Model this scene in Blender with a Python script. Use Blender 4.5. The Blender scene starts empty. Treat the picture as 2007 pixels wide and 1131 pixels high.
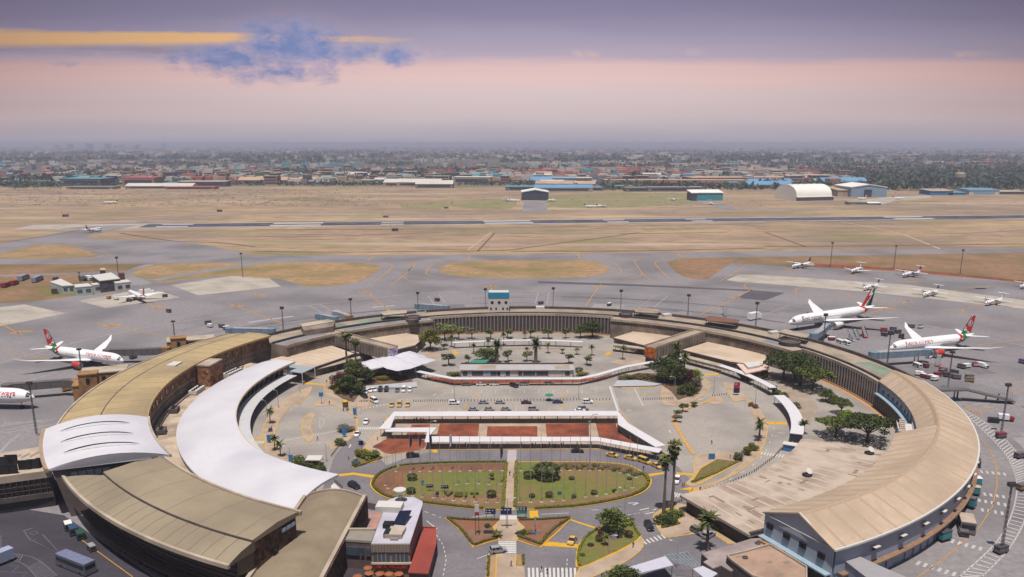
import bpy,math,random
from math import sin,cos,tan,atan,atan2,pi,radians,hypot,sqrt
from mathutils import Vector,Matrix
from mathutils.geometry import tessellate_polygon
S=bpy.context.scene
COL=S.collection
rnd=random.Random(7)
# camera model
F,HOR,V0,HC=1620.0,280.0,690.0,106.0
PITCH=atan((V0-HOR)/F)
RC=(8.8,324.0)
CROP={0:(0,0,1),1:(0,560,3.77),2:(0,800,3.416),3:(400,560,3.77),4:(400,800,3.416),5:(800,560,3.77),6:(800,800,3.416),7:(1200,560,3.77),8:(1200,800,3.416),9:(1550,560,3.77),10:(1550,800,3.418),11:(0,280,3.534),12:(500,280,3.534),13:(1000,280,3.534),14:(1500,280,3.534),15:(720,900,6.653),16:(1000,900,6.653),17:(640,960,6.6125),18:(1300,980,7.488),19:(460,700,6.285),20:(640,720,6.285),21:(1200,700,6.285),22:(0,980,7.488)}
def P(k,x,y,z=0.0):
 """where a sight line of the survey picture meets height z"""
 a=CROP[k]
 u,v=a[0]+x/a[2]-1003.5,a[1]+y/a[2]-V0
 d=F*cos(PITCH)-v*sin(PITCH)
 t=(HC-z)/(F*sin(PITCH)+v*cos(PITCH))
 return Vector((u*t,d*t,z))
def PP(k,pts,z=0.0):
 return[P(k,x,y,z)for x,y in pts]
def R(r,th,z=0.0):
 return Vector((RC[0]+r*cos(radians(th)),RC[1]+r*sin(radians(th)),z))
cd=bpy.data.cameras.new('camera')
cam=bpy.data.objects.new('camera',cd)
COL.objects.link(cam)
cam.location=(0,0,HC)
cam.rotation_euler=(pi/2-PITCH,0,0)
cd.sensor_width=36
cd.lens=36*F/2007
cd.shift_y=-(565.5-V0)/2007*-1 if False else(V0-565.5)/2007
cd.clip_start,cd.clip_end=1,120000
S.camera=cam
# materials
def srgb(r,g,b):
 f=lambda x:(x/255/12.92)if x<=10 else((x/255+.055)/1.055)**2.4
 return(f(r),f(g),f(b))
def ph(r,g,b,k=.66):
 return tuple(x*k for x in srgb(r,g,b))
MATS={}
def nd(t,ty,**kw):
 n=t.nodes.new(ty)
 for k,v in kw.items():
  setattr(n,k,v)
 return n
def mat(name,c,rough=.8,var=.12,scale=.3,metal=0.0,c2=None,big=None,bump=0.0,spec=.3,obj=False,detail=6,stretch=None,emis=None,alpha=None):
 """base colour broken up by a small noise, and optionally by a second larger noise towards c2"""
 if name in MATS:
  return MATS[name]
 m=bpy.data.materials.new(name)
 m.use_nodes=True
 t=m.node_tree
 b=t.nodes['Principled BSDF']
 b.inputs['Roughness'].default_value=rough
 b.inputs['Metallic'].default_value=metal
 b.inputs['Specular IOR Level'].default_value=spec
 L=t.links.new
 if obj:
  co=nd(t,'ShaderNodeTexCoord').outputs['Object']
 else:
  co=nd(t,'ShaderNodeNewGeometry').outputs['Position']
 if stretch:
  mp=nd(t,'ShaderNodeMapping')
  mp.inputs['Scale'].default_value=stretch
  L(co,mp.inputs[0])
  co=mp.outputs[0]
 n1=nd(t,'ShaderNodeTexNoise')
 n1.inputs['Scale'].default_value=scale
 n1.inputs['Detail'].default_value=detail
 n1.inputs['Roughness'].default_value=.65
 L(co,n1.inputs['Vector'])
 r=nd(t,'ShaderNodeValToRGB')
 r.color_ramp.elements[0].position,r.color_ramp.elements[1].position=.3,.7
 r.color_ramp.elements[0].color=[max(0,x*(1-var))for x in c[:3]]+[1]
 r.color_ramp.elements[1].color=[min(1,x*(1+var))for x in c[:3]]+[1]
 L(n1.outputs['Fac'],r.inputs[0])
 out=r.outputs[0]
 if c2:
  n2=nd(t,'ShaderNodeTexNoise')
  n2.inputs['Scale'].default_value=big or scale*.15
  n2.inputs['Detail'].default_value=4
  L(co,n2.inputs['Vector'])
  r2=nd(t,'ShaderNodeValToRGB')
  r2.color_ramp.elements[0].position,r2.color_ramp.elements[1].position=.42,.66
  L(n2.outputs['Fac'],r2.inputs[0])
  mx=nd(t,'ShaderNodeMix',data_type='RGBA')
  L(r2.outputs[0],mx.inputs[0])
  L(out,mx.inputs[6])
  mx.inputs[7].default_value=list(c2[:3])+[1]
  out=mx.outputs[2]
 L(out,b.inputs['Base Color'])
 if bump:
  bp=nd(t,'ShaderNodeBump')
  bp.inputs['Strength'].default_value=bump
  L(n1.outputs['Fac'],bp.inputs['Height'])
  L(bp.outputs[0],b.inputs['Normal'])
 MATS[name]=m
 return m
def stripes(name,c,dark,kind='ring',period=2.0,width=.06,rough=.6,var=.08,scale=.4,c2=None,big=None,metal=0.0):
 """sheet roofing and panelling: joints round the ring centre ('ring' = radial joints by angle, 'x','y','z' = by axis)"""
 m=mat(name,c,rough,var,scale,metal,c2,big)
 t=m.node_tree
 L=t.links.new
 b=t.nodes['Principled BSDF']
 src=b.inputs['Base Color'].links[0].from_socket
 g=nd(t,'ShaderNodeNewGeometry')
 sp=nd(t,'ShaderNodeSeparateXYZ')
 L(g.outputs['Position'],sp.inputs[0])
 def M(op,a,bb=None):
  n=nd(t,'ShaderNodeMath',operation=op)
  for i,x in enumerate((a,bb)):
   if x is None:
    continue
   if isinstance(x,(int,float)):
    n.inputs[i].default_value=x
   else:
    L(x,n.inputs[i])
  return n.outputs[0]
 if kind=='ring':
  v=M('MULTIPLY',M('ARCTAN2',M('SUBTRACT',sp.outputs[1],RC[1]),M('SUBTRACT',sp.outputs[0],RC[0])),180/pi)
 else:
  v=sp.outputs['xyz'.index(kind)]
 fr=M('FRACT',M('DIVIDE',M('ADD',v,1000.0),period))
 k=M('LESS_THAN',fr,width)
 mx=nd(t,'ShaderNodeMix',data_type='RGBA')
 L(k,mx.inputs[0])
 L(src,mx.inputs[6])
 mx.inputs[7].default_value=list(dark)+[1]
 L(mx.outputs[2],b.inputs['Base Color'])
 return m
def glassy(name,c,rough=.12):
 m=mat(name,c,rough,.3,.5,spec=.6)
 return m
# mesh builder
class MB:
 def __init__(s):
  s.v,s.f,s.mi,s.m=[],[],[],0
 def face(s,pts):
  b=len(s.v)
  s.v+=[tuple(p)for p in pts]
  s.f.append(tuple(range(b,b+len(pts))))
  s.mi.append(s.m)
  return s
 def mesh(s,vs,fs):
  b=len(s.v)
  s.v+=[tuple(p)for p in vs]
  for f in fs:
   s.f.append(tuple(i+b for i in f))
   s.mi.append(s.m)
  return s
 def box(s,c,d,rz=0.0,taper=1.0):
  """box with centre of its bottom face at c, size d"""
  cs,sn=cos(rz),sin(rz)
  vs=[]
  for z,k in((0,1),(d[2],taper)):
   for x,y in((-1,-1),(1,-1),(1,1),(-1,1)):
    X,Y=x*d[0]/2*k,y*d[1]/2*k
    vs.append((c[0]+X*cs-Y*sn,c[1]+X*sn+Y*cs,c[2]+z))
  return s.mesh(vs,[(3,2,1,0),(4,5,6,7),(0,1,5,4),(1,2,6,5),(2,3,7,6),(3,0,4,7)])
 def prism(s,pts,z0,z1=None,top=True,bottom=True):
  n=len(pts)
  a=0
  for i in range(n):
   p,q=pts[i],pts[(i+1)%n]
   a+=p[0]*q[1]-q[0]*p[1]
  if a<0:
   pts=pts[::-1]
  t=[(p[0],p[1],(p[2]if z1 is None else z1))for p in pts]
  bt=[(p[0],p[1],z0)for p in pts]
  fs=[(i,(i+1)%n,n+(i+1)%n,n+i)for i in range(n)]
  if top:
   fs.append(tuple(range(n,2*n)))
  if bottom:
   fs.append(tuple(range(n-1,-1,-1)))
  return s.mesh(bt+t,fs)
 def tube(s,a,b,r0,r1=None,n=8,caps=True):
  a,b=Vector(a),Vector(b)
  r1=r0 if r1 is None else r1
  d=(b-a).normalized()
  u=d.orthogonal().normalized()
  w=d.cross(u)
  vs=[]
  for c,r in((a,r0),(b,r1)):
   for i in range(n):
    an=2*pi*i/n
    vs.append(c+u*(r*cos(an))+w*(r*sin(an)))
  fs=[(i,(i+1)%n,n+(i+1)%n,n+i)for i in range(n)]
  if caps:
   fs+=[tuple(range(n-1,-1,-1)),tuple(range(n,2*n))]
  return s.mesh(vs,fs)
 def path(s,pts,r,n=6):
  for a,b in zip(pts[:-1],pts[1:]):
   s.tube(a,b,r,n=n)
  return s
 def lathe(s,prof,c=(0,0,0),n=16,axis='z'):
  vs,fs=[],[]
  for r,z in prof:
   for i in range(n):
    an=2*pi*i/n
    p=(r*cos(an),r*sin(an),z)if axis=='z' else(z,r*cos(an),r*sin(an))
    vs.append((p[0]+c[0],p[1]+c[1],p[2]+c[2]))
  for k in range(len(prof)-1):
   for i in range(n):
    fs.append((k*n+i,k*n+(i+1)%n,(k+1)*n+(i+1)%n,(k+1)*n+i))
  fs+=[tuple(range(n-1,-1,-1)),tuple(range((len(prof)-1)*n,len(prof)*n))]
  return s.mesh(vs,fs)
 def sweep(s,prof,th0,th1,n=None,caps=True,closed=True,rofs=None):
  """radial profile [(r, z)] swept round the ring centre from th0 to th1 degrees"""
  n=n or max(2,int(abs(th1-th0)/1.5))
  m=len(prof)
  vs,fs=[],[]
  for i in range(n+1):
   th=th0+(th1-th0)*i/n
   for r,z in prof:
    vs.append(R(r,th,z))
  for i in range(n):
   for j in range(m if closed else m-1):
    k=(j+1)%m
    fs.append((i*m+j,i*m+k,(i+1)*m+k,(i+1)*m+j))
  if caps and closed:
   fs+=[tuple(range(m)),tuple(range(n*m+m-1,n*m-1,-1))]
  return s.mesh(vs,fs)
 def line(s,pts,w,z=None,closed=False):
  """flat strip of width w along a polyline"""
  p=[Vector(q)for q in pts]
  if closed:
   p=p+[p[0]]
  n=len(p)
  vs=[]
  for i in range(n):
   a=p[i-1]if i else(p[-2]if closed else p[i])
   b=p[i+1]if i<n-1 else(p[1]if closed else p[i])
   d=Vector((b.x-a.x,b.y-a.y,0))
   d=d.normalized()if d.length else Vector((1,0,0))
   nn=Vector((-d.y,d.x,0))*(w/2)
   zz=p[i].z if z is None else z
   vs+=[(p[i].x+nn.x,p[i].y+nn.y,zz),(p[i].x-nn.x,p[i].y-nn.y,zz)]
  return s.mesh(vs,[(2*i,2*i+1,2*i+3,2*i+2)for i in range(n-1)])
 def dashes(s,pts,w,on,off,z=None):
  p=[Vector(q)for q in pts]
  c=0.0
  for a,b in zip(p[:-1],p[1:]):
   L=(b-a).length
   d=(b-a)/L if L else a*0
   x=-c
   while x<L:
    x0,x1=max(0,x),min(L,x+on)
    if x1-x0>.05:
     s.line([a+d*x0,a+d*x1],w,z)
    x+=on+off
   c=(c+L)%(on+off)
  return s
 def wall(s,pts,z0,z1,t,closed=False):
  """upright wall of thickness t along a polyline"""
  p=[Vector(q)for q in pts]
  if closed:
   p=p+[p[0]]
  for a,b in zip(p[:-1],p[1:]):
   d=Vector((b.x-a.x,b.y-a.y,0))
   if d.length<1e-4:
    continue
   nn=Vector((-d.y,d.x,0)).normalized()*(t/2)
   q=[a+nn,a-nn,b-nn,b+nn]
   s.prism([(v.x,v.y)for v in q],z0,z1)
  return s
 def build(s,name,mats,parent=None,smooth=False,loc=None):
  me=bpy.data.meshes.new(name)
  me.from_pydata(s.v,[],s.f)
  if not isinstance(mats,(list,tuple)):
   mats=[mats]
  for m in mats:
   me.materials.append(m)
  me.polygons.foreach_set('material_index',s.mi)
  if smooth:
   me.polygons.foreach_set('use_smooth',[True]*len(s.f))
  me.update()
  o=bpy.data.objects.new(name,me)
  COL.objects.link(o)
  if parent is not None:
   o.parent=parent
  if loc is not None:
   o.location=loc
  return o
def tag(o,label=None,cat=None,group=None,kind=None):
 for k,v in(('label',label),('category',cat),('group',group),('kind',kind)):
  if v:
   o[k]=v
 return o
def thing(name,label,cat,loc=(0,0,0),rz=0.0,group=None):
 o=bpy.data.objects.new(name,None)
 o.empty_display_size=.5
 COL.objects.link(o)
 o.location=loc
 o.rotation_euler=(0,0,rz)
 return tag(o,label,cat,group)
KIDS={}
def copy_tree(o,parent=None):
 c=o.copy()
 COL.objects.link(c)
 c.parent=parent
 for ch in list(o.children):
  copy_tree(ch,c)
 return c
def smooth(pts,n=5,closed=True):
 """Catmull-Rom through the points"""
 p=[Vector(q)for q in pts]
 m=len(p)
 out=[]
 for i in range(m if closed else m-1):
  if closed:
   a,b,c,d=p[i-1],p[i],p[(i+1)%m],p[(i+2)%m]
  else:
   a,b,c,d=p[max(0,i-1)],p[i],p[i+1],p[min(m-1,i+2)]
  for j in range(n):
   t=j/n
   out.append(.5*((2*b)+(c-a)*t+(2*a-5*b+4*c-d)*t*t+(3*b-a-3*c+d)*t**3))
 if not closed:
  out.append(p[-1])
 return out
def arc(r,t0,t1,z=0.0,n=None):
 n=n or max(2,int(abs(t1-t0)/2))
 return[R(r,t0+(t1-t0)*i/n,z)for i in range(n+1)]
def sheet(name,pts,z,m,kind='structure'):
 o=MB().face([(p[0],p[1],z)for p in pts]).build(name,m)
 if o.data.polygons[0].normal.z<0:
  o.data.flip_normals()
 return tag(o,kind=kind)
# sky, sun, air
W=bpy.data.worlds.new('World')
S.world=W
W.use_nodes=True
t=W.node_tree
t.nodes.clear()
L=t.links.new
out=nd(t,'ShaderNodeOutputWorld')
bg=nd(t,'ShaderNodeBackground')
L(bg.outputs[0],out.inputs[0])
SUN_EL,SUN_AZ=73.0,174.0
sky=nd(t,'ShaderNodeTexSky',sky_type='NISHITA',sun_disc=False)
sky.sun_elevation=radians(SUN_EL)
sky.sun_rotation=radians(-SUN_AZ)
sky.dust_density=3.0
tc=nd(t,'ShaderNodeTexCoord')
sp=nd(t,'ShaderNodeSeparateXYZ')
L(tc.outputs['Generated'],sp.inputs[0])
def wm(op,a,b=None,c=None,clamp=False):
 n=nd(t,'ShaderNodeMath',operation=op)
 n.use_clamp=clamp
 for i,x in enumerate((a,b,c)):
  if x is None:
   continue
  if isinstance(x,(int,float)):
   n.inputs[i].default_value=x
  else:
   L(x,n.inputs[i])
 return n.outputs[0]
def mixc(f,a,b):
 n=nd(t,'ShaderNodeMix',data_type='RGBA')
 for i,x in((0,f),(6,a),(7,b)):
  if isinstance(x,tuple):
   n.inputs[i].default_value=x+(1,)
  elif isinstance(x,(int,float)):
   n.inputs[i].default_value=x
  else:
   L(x,n.inputs[i])
 return n.outputs[2]
def noise(vec,scale,detail=5,rough=.6):
 n=nd(t,'ShaderNodeTexNoise')
 n.inputs['Scale'].default_value=scale
 n.inputs['Detail'].default_value=detail
 n.inputs['Roughness'].default_value=rough
 L(vec,n.inputs['Vector'])
 return n.outputs['Fac']
def bump01(x,c,w):
 return wm('SUBTRACT',1.0,wm('ABSOLUTE',wm('DIVIDE',wm('SUBTRACT',x,c),w)),clamp=True)
el=wm('MULTIPLY',wm('ARCSINE',sp.outputs[2]),180/pi)
elp=wm('MULTIPLY',wm('ARCTAN2',sp.outputs[2],wm('MAXIMUM',wm('ABSOLUTE',sp.outputs[1]),.02)),180/pi)
az=wm('MULTIPLY',wm('ARCTAN2',sp.outputs[0],sp.outputs[1]),180/pi)
cv=nd(t,'ShaderNodeCombineXYZ')
L(wm('MULTIPLY',az,.12),cv.inputs[0])
L(elp,cv.inputs[1])
n_low=noise(cv.outputs[0],.8,4,.5)
cv2=nd(t,'ShaderNodeCombineXYZ')
L(wm('MULTIPLY',az,.55),cv2.inputs[0])
L(elp,cv2.inputs[1])
n_cloud=noise(cv2.outputs[0],.55,8,.62)
n_fine=noise(cv2.outputs[0],1.6,6,.6)
elw=wm('ADD',elp,wm('MULTIPLY',wm('SUBTRACT',n_low,.5),.9))
ramp=nd(t,'ShaderNodeValToRGB')
cr=ramp.color_ramp
stops=[(-2,(158,156,170)),(.0,(163,159,173)),(.9,(180,171,180)),(1.6,(198,183,187)),(3.0,(210,191,193)),(4.1,(222,192,189)),(4.9,(219,186,185)),(5.5,(180,166,182)),(6.6,(162,154,176)),(8.0,(140,133,160)),(9.6,(124,119,148)),(12,(116,118,154))]
while len(cr.elements)<len(stops):
 cr.elements.new(.5)
for e,(x,c)in zip(cr.elements,stops):
 e.position=(x+2)/14
 e.color=srgb(*c)+(1,)
L(wm('DIVIDE',wm('ADD',elw,2.0),14.0),ramp.inputs[0])
c=ramp.outputs[0]
# warm breaks in the cloud deck, low on the left and thin on the right
left=wm('MULTIPLY',wm('SUBTRACT',-11.0,az),.09,clamp=True)
yb=bump01(wm('ADD',wm('ADD',elp,wm('MULTIPLY',wm('SUBTRACT',n_fine,.5),.25)),wm('MULTIPLY',wm('SUBTRACT',n_low,.5),1.0)),6.55,wm('ADD',.12,wm('MULTIPLY',wm('ADD',az,5.0),-.022)))
yb=wm('MULTIPLY',wm('MULTIPLY',wm('MULTIPLY',yb,wm('ADD',.35,n_cloud)),2.2,clamp=True),wm('MULTIPLY',wm('SUBTRACT',-6.0,az),.14,clamp=True))
c=mixc(wm('MULTIPLY',yb,.85),c,srgb(240,188,120))
c=mixc(wm('MULTIPLY',wm('MULTIPLY',bump01(elw,5.9,.5),left),wm('MULTIPLY',wm('SUBTRACT',n_low,.42),6.0,clamp=True)),c,srgb(140,128,146))
wis=wm('MULTIPLY',bump01(elw,5.55,.4),wm('MULTIPLY',wm('SUBTRACT',n_cloud,.56),8.0,clamp=True))
c=mixc(wm('MULTIPLY',wis,.6),c,srgb(226,186,176))
# the torn blue cloud, upper left
wx=nd(t,'ShaderNodeCombineXYZ')
L(wm('ADD',wm('MULTIPLY',az,.62),wm('MULTIPLY',wm('SUBTRACT',n_fine,.5),1.1)),wx.inputs[0])
L(wm('ADD',elp,wm('MULTIPLY',wm('SUBTRACT',n_cloud,.5),1.2)),wx.inputs[1])
n_w=noise(wx.outputs[0],1.15,9,.68)
blob=None
for a0,e0,rx,re_,am in((-14.2,6.2,5.4,2.6,1.0),(-18.0,5.25,5.6,1.5,.95),(-15.0,4.5,7,1.3,.75),(-10.5,5.6,4.2,1.3,.7),(-7.5,5.5,2.2,1.3,.8),(-27,5.0,3.5,.7,.35)):
 q=wm('SQRT',wm('ADD',wm('POWER',wm('DIVIDE',wm('SUBTRACT',az,a0),rx),2.0),wm('POWER',wm('DIVIDE',wm('SUBTRACT',elp,e0),re_),2.0)))
 q=wm('MULTIPLY',wm('SUBTRACT',1.0,q,clamp=True),am)
 blob=q if blob is None else wm('MAXIMUM',blob,q)
cl=wm('ADD',wm('MULTIPLY',blob,1.75),wm('MULTIPLY',wm('SUBTRACT',n_w,.5),2.4))
cl=wm('MULTIPLY',wm('SUBTRACT',cl,.36),1.1,clamp=True)
cl=wm('MULTIPLY',cl,wm('MULTIPLY',blob,3.2,clamp=True))
cl=wm('POWER',cl,1.15)
halo=wm('MULTIPLY',wm('MULTIPLY',blob,2.0,clamp=True),.12)
c=mixc(halo,c,srgb(216,186,188))
c=mixc(wm('MULTIPLY',cl,.95),c,mixc(wm('MULTIPLY',wm('SUBTRACT',n_fine,.4),4.0,clamp=True),srgb(116,134,182),srgb(150,152,190)))
# vignette painted into the sky colour, darker to both sides
side=wm('POWER',wm('DIVIDE',wm('ABSOLUTE',az),31.0),2.2)
side=wm('MULTIPLY',side,wm('MULTIPLY',wm('ADD',.33,wm('MULTIPLY',elp,.02)),wm('ADD',.25,wm('MULTIPLY',elp,.3),clamp=True)),clamp=True)
c=mixc(side,c,mixc(wm('MULTIPLY',wm('SUBTRACT',5.6,elp),1.2,clamp=True),srgb(84,76,92),srgb(112,70,72)))
lo=wm('MULTIPLY',wm('SUBTRACT',el,10.0),.1,clamp=True)
nsk=nd(t,'ShaderNodeMix',data_type='RGBA',blend_type='MULTIPLY')
nsk.inputs[0].default_value=1
L(sky.outputs[0],nsk.inputs[6])
nsk.inputs[7].default_value=(.06,.06,.06,1)
c=mixc(lo,c,nsk.outputs[2])
L(c,bg.inputs[0])
bg.inputs[1].default_value=1.0
sd=bpy.data.lights.new('sun','SUN')
sd.energy=5.0
sd.angle=radians(.6)
sd.color=(1,.95,.88)
so=bpy.data.objects.new('sun',sd)
COL.objects.link(so)
d=Vector((-sin(radians(SUN_AZ))*cos(radians(SUN_EL)),cos(radians(SUN_AZ))*cos(radians(SUN_EL)),sin(radians(SUN_EL))))
so.rotation_euler=d.to_track_quat('Z','Y').to_euler()
hz=MB().box((0,12000,-1),(60000,60000,HC+8)).build('haze',[])
tag(hz,kind='stuff')
hm=bpy.data.materials.new('haze_air')
hm.use_nodes=True
ht=hm.node_tree
ht.nodes.clear()
ho=nd(ht,'ShaderNodeOutputMaterial')
hv=nd(ht,'ShaderNodeVolumePrincipled')
hv.inputs['Color'].default_value=(.60,.62,.79,1)
hv.inputs['Density'].default_value=1.1e-4
ht.links.new(hv.outputs[0],ho.inputs['Volume'])
hz.data.materials.append(hm)
v=S.view_settings
v.view_transform,v.look,v.exposure,v.gamma='Standard','None',0.08,1.0
S.cycles.use_denoising=True
S.cycles.max_bounces=6
S.cycles.diffuse_bounces=2
S.cycles.glossy_bounces=2
S.cycles.volume_bounces=0
S.cycles.transparent_max_bounces=6
# ground
GRASS=mat('dry_grass',ph(172,146,120),.95,.28,.03,c2=ph(144,124,106),big=.0035,detail=10)
gt=GRASS.node_tree
b=gt.nodes['Principled BSDF']
src=b.inputs['Base Color'].links[0].from_socket
geo=nd(gt,'ShaderNodeNewGeometry')
def patch(src,col,scale,lo,hi,stretch=(1,2.5,1),amt=1.0,sel=None):
 mp=nd(gt,'ShaderNodeMapping')
 mp.inputs['Scale'].default_value=stretch
 mp.inputs['Location'].default_value=(scale*900,37*scale,0)
 gt.links.new(geo.outputs['Position'],mp.inputs[0])
 n=nd(gt,'ShaderNodeTexNoise')
 n.inputs['Scale'].default_value=scale
 n.inputs['Detail'].default_value=7
 gt.links.new(mp.outputs[0],n.inputs['Vector'])
 mr=nd(gt,'ShaderNodeMapRange')
 mr.inputs[1].default_value,mr.inputs[2].default_value=lo,hi
 mr.inputs[4].default_value=amt
 gt.links.new(n.outputs['Fac'],mr.inputs[0])
 mx=nd(gt,'ShaderNodeMix',data_type='RGBA')
 gt.links.new(mr.outputs[0],mx.inputs[0])
 gt.links.new(src,mx.inputs[6])
 mx.inputs[7].default_value=col+(1,)
 return mx.outputs[2]
src=patch(src,ph(198,168,126),.0045,.5,.66,amt=.75)
src=patch(src,ph(136,134,80),.006,.55,.68,amt=.75)
src=patch(src,ph(112,86,72),.011,.57,.7,(1,5,1),.65)
src=patch(src,ph(108,88,74),.06,.52,.7,(1,4,1),.55)
src=patch(src,ph(206,184,166),.0025,.56,.7,(1,7,1),.6)
# town ground beyond the fence
spx=nd(gt,'ShaderNodeSeparateXYZ')
gt.links.new(geo.outputs['Position'],spx.inputs[0])
mr=nd(gt,'ShaderNodeMapRange')
mr.inputs[1].default_value,mr.inputs[2].default_value=2080,2200
gt.links.new(spx.outputs[1],mr.inputs[0])
nt=nd(gt,'ShaderNodeTexNoise')
nt.inputs['Scale'].default_value=.012
nt.inputs['Detail'].default_value=10
nt.inputs['Roughness'].default_value=.8
gt.links.new(geo.outputs['Position'],nt.inputs['Vector'])
rt=nd(gt,'ShaderNodeValToRGB')
e=rt.color_ramp.elements
e[0].position,e[0].color=.36,ph(44,58,46)+(1,)
e[1].position,e[1].color=.62,ph(140,124,112)+(1,)
e2=rt.color_ramp.elements.new(.5)
e2.color=ph(88,88,74)+(1,)
gt.links.new(nt.outputs['Fac'],rt.inputs[0])
mx=nd(gt,'ShaderNodeMix',data_type='RGBA')
gt.links.new(mr.outputs[0],mx.inputs[0])
gt.links.new(src,mx.inputs[6])
gt.links.new(rt.outputs[0],mx.inputs[7])
gt.links.new(mx.outputs[2],b.inputs['Base Color'])
g=MB()
g.face([(-60000,-3000,0),(60000,-3000,0),(60000,80000,0),(-60000,80000,0)])
tag(g.build('ground',GRASS),kind='structure')
APR=mat('apron_asphalt',ph(146,140,142),.85,.22,.5,c2=ph(124,119,122),big=.02,detail=12)
TAXI=mat('taxi_asphalt',ph(152,147,147),.85,.16,.2,c2=ph(130,125,128),big=.012,detail=8)
CONC=mat('pale_concrete',ph(190,180,168),.85,.08,.25,c2=ph(168,158,148),big=.06)
LAND=mat('landside_asphalt',ph(172,163,155),.85,.18,.8,c2=ph(150,142,137),big=.05,detail=12)
ROADM=mat('road_asphalt',ph(130,124,128),.85,.18,.8,c2=ph(114,109,114),big=.06,detail=9)
YEL=mat('yellow_paint',ph(224,172,40),.7,.18,1.5)
YELD=mat('apron_yellow',ph(206,150,62),.7,.2,.8)
WHT=mat('white_paint',ph(214,210,206),.7,.12,1.2)
PAVE=mat('beige_paving',ph(190,168,148),.85,.12,.8,c2=ph(168,146,128),big=.15)
SOIL=mat('red_soil',ph(150,82,56),.95,.3,.35,c2=ph(112,60,44),big=.12,detail=9,bump=.3)
LAWN=mat('green_lawn',ph(112,118,54),.95,.22,.5,c2=ph(136,112,74),big=.045,detail=9,bump=.3)
VERGE=mat('verge_grass',ph(170,138,102),.95,.32,.15,c2=ph(136,122,78),big=.022,detail=10)
HEDGE=mat('hedge_leaf',ph(98,102,40),.9,.5,3.0,bump=.5)
FLAGST=mat('dark_patch',ph(92,88,96),.85,.08,.4)
apron=PP(0,[(-900,520),(-120,484),(0,480),(57,467),(113,456),(167,449),(232,450),(195,457.5),(172,463),(168,466),(190,470),(340,472.5),(410,481),(500,501.5),(1000,499),(1500,493.6),(2007,486),(2900,474)])+[Vector((900,500,0)),Vector((700,-200,0)),Vector((-700,-200,0)),Vector((-900,300,0))]
sheet('apron',apron,.02,APR)
# runway
a,b2=P(0,250,443),P(0,2007,424.6)
dr=(b2-a).normalized()
nr=Vector((-dr.y,dr.x,0))
m=MB()
m.face([a-dr*130+nr*31,a-dr*130-nr*31,b2+dr*1500-nr*31,b2+dr*1500+nr*31])
o=tag(m.build('runway_shoulder',CONC),kind='structure')
o.location.z=.03
m=MB()
m.face([a+dr*20+nr*23,a+dr*20-nr*23,b2+dr*1500-nr*23,b2+dr*1500+nr*23])
o=tag(m.build('runway',mat('runway_asphalt',ph(84,86,104),.8,.1,.05,c2=ph(70,72,90),big=.01)),kind='structure')
o.location.z=.06
m=MB()
for d0,ln in((40,40),(185,66),(330,30),(470,66),(640,30),(760,30),(1060,60)):
 for s in(-1,1):
  c0=a+dr*d0+nr*(14*s)
  m.line([c0,c0+dr*ln],11 if ln>40 else 8,.09)
for i in range(40):
 c0=a+dr*(120+i*50)
 m.line([c0,c0+dr*28],1.0,.09)
tag(m.build('runway_marking',WHT),kind='structure')
sheet('runway_link',PP(11,[(400,592),(590,598),(700,612),(800,604),(960,570),(760,572)]),.045,TAXI)
# thin road and apron roads beyond the runway
m=MB()
m.line(PP(11,[(860,560),(1200,525),(1500,500),(1767,492)])+PP(12,[(400,490),(1767,484)])+PP(13,[(400,478),(1000,470),(1767,462)])+PP(14,[(600,450),(1792,432)]),14,.03)
m.line(PP(13,[(175,480),(168,402)]),40,.04)
m.line(PP(13,[(1560,466),(1440,430),(1340,404),(1160,398)]),22,.04)
tag(m.build('airfield_road',TAXI),kind='structure')
sheet('hangar_apron',PP(14,[(560,405),(880,372),(1140,365),(1160,378),(900,400),(800,430),(580,432)]),.035,CONC)
# grass islands
trk=mat('burnt_track',ph(112,90,78),.95,.3,.1)
trp=mat('pale_track',ph(200,172,150),.95,.2,.1)
for k_,pts_,w_,m_ in((13,[(0,742),(250,708),(500,675),(890,622)],4,trk),(13,[(0,752),(900,748),(1767,728)],5,trk),(12,[(0,752),(600,757),(1200,752),(1767,745)],5,trk),(12,[(0,645),(250,652),(700,640),(1300,620)],4,trk),(12,[(1540,752),(1660,625)],2,trk),(12,[(1470,745),(1640,615)],1.5,trp),(14,[(0,620),(280,720)],3,trk),(14,[(0,720),(900,712),(1792,700)],5,trk),(14,[(520,545),(900,620),(1210,735)],2.5,trp),(14,[(1000,635),(1500,622),(1792,605)],3,trk),(11,[(0,690),(300,650),(560,602)],4,trk),(11,[(830,625),(1200,680),(1500,690),(1767,720)],4,trk),(11,[(0,545),(700,530),(1400,480)],3,trp),(12,[(0,432),(280,382),(1000,378),(1767,372)],4,trk),(13,[(0,628),(700,632),(1500,618)],4,trk),(14,[(0,545),(700,540),(1792,520)],6,trk),(12,[(0,545),(1767,542)],5,trk),(12,[(0,600),(900,600),(1767,590)],5,trk),(13,[(0,585),(900,575),(1767,560)],5,trk),(14,[(330,830),(900,842),(1340,880),(1792,935)],6,trk)):
 tag(MB().line(smooth(PP(k_,pts_),4,False),w_,.045).build('dirt_track',m_),kind='structure')
for k_,pts_ in((12,[(1020,430),(1330,395),(1380,400),(1290,455),(1080,460)]),(12,[(1400,400),(1767,390),(1767,455),(1400,445)]),(13,[(260,360),(1250,350),(1250,420),(900,440),(390,450),(260,420)]),(13,[(950,595),(1400,585),(1420,598),(970,606)]),(14,[(1500,820),(1792,790),(1792,830),(1560,840)])):
 sheet('green_flush',smooth(PP(k_,pts_),4),.03,mat('greenish_grass',ph(140,136,92),.95,.3,.05,c2=ph(158,140,106),big=.012,detail=10))
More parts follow.
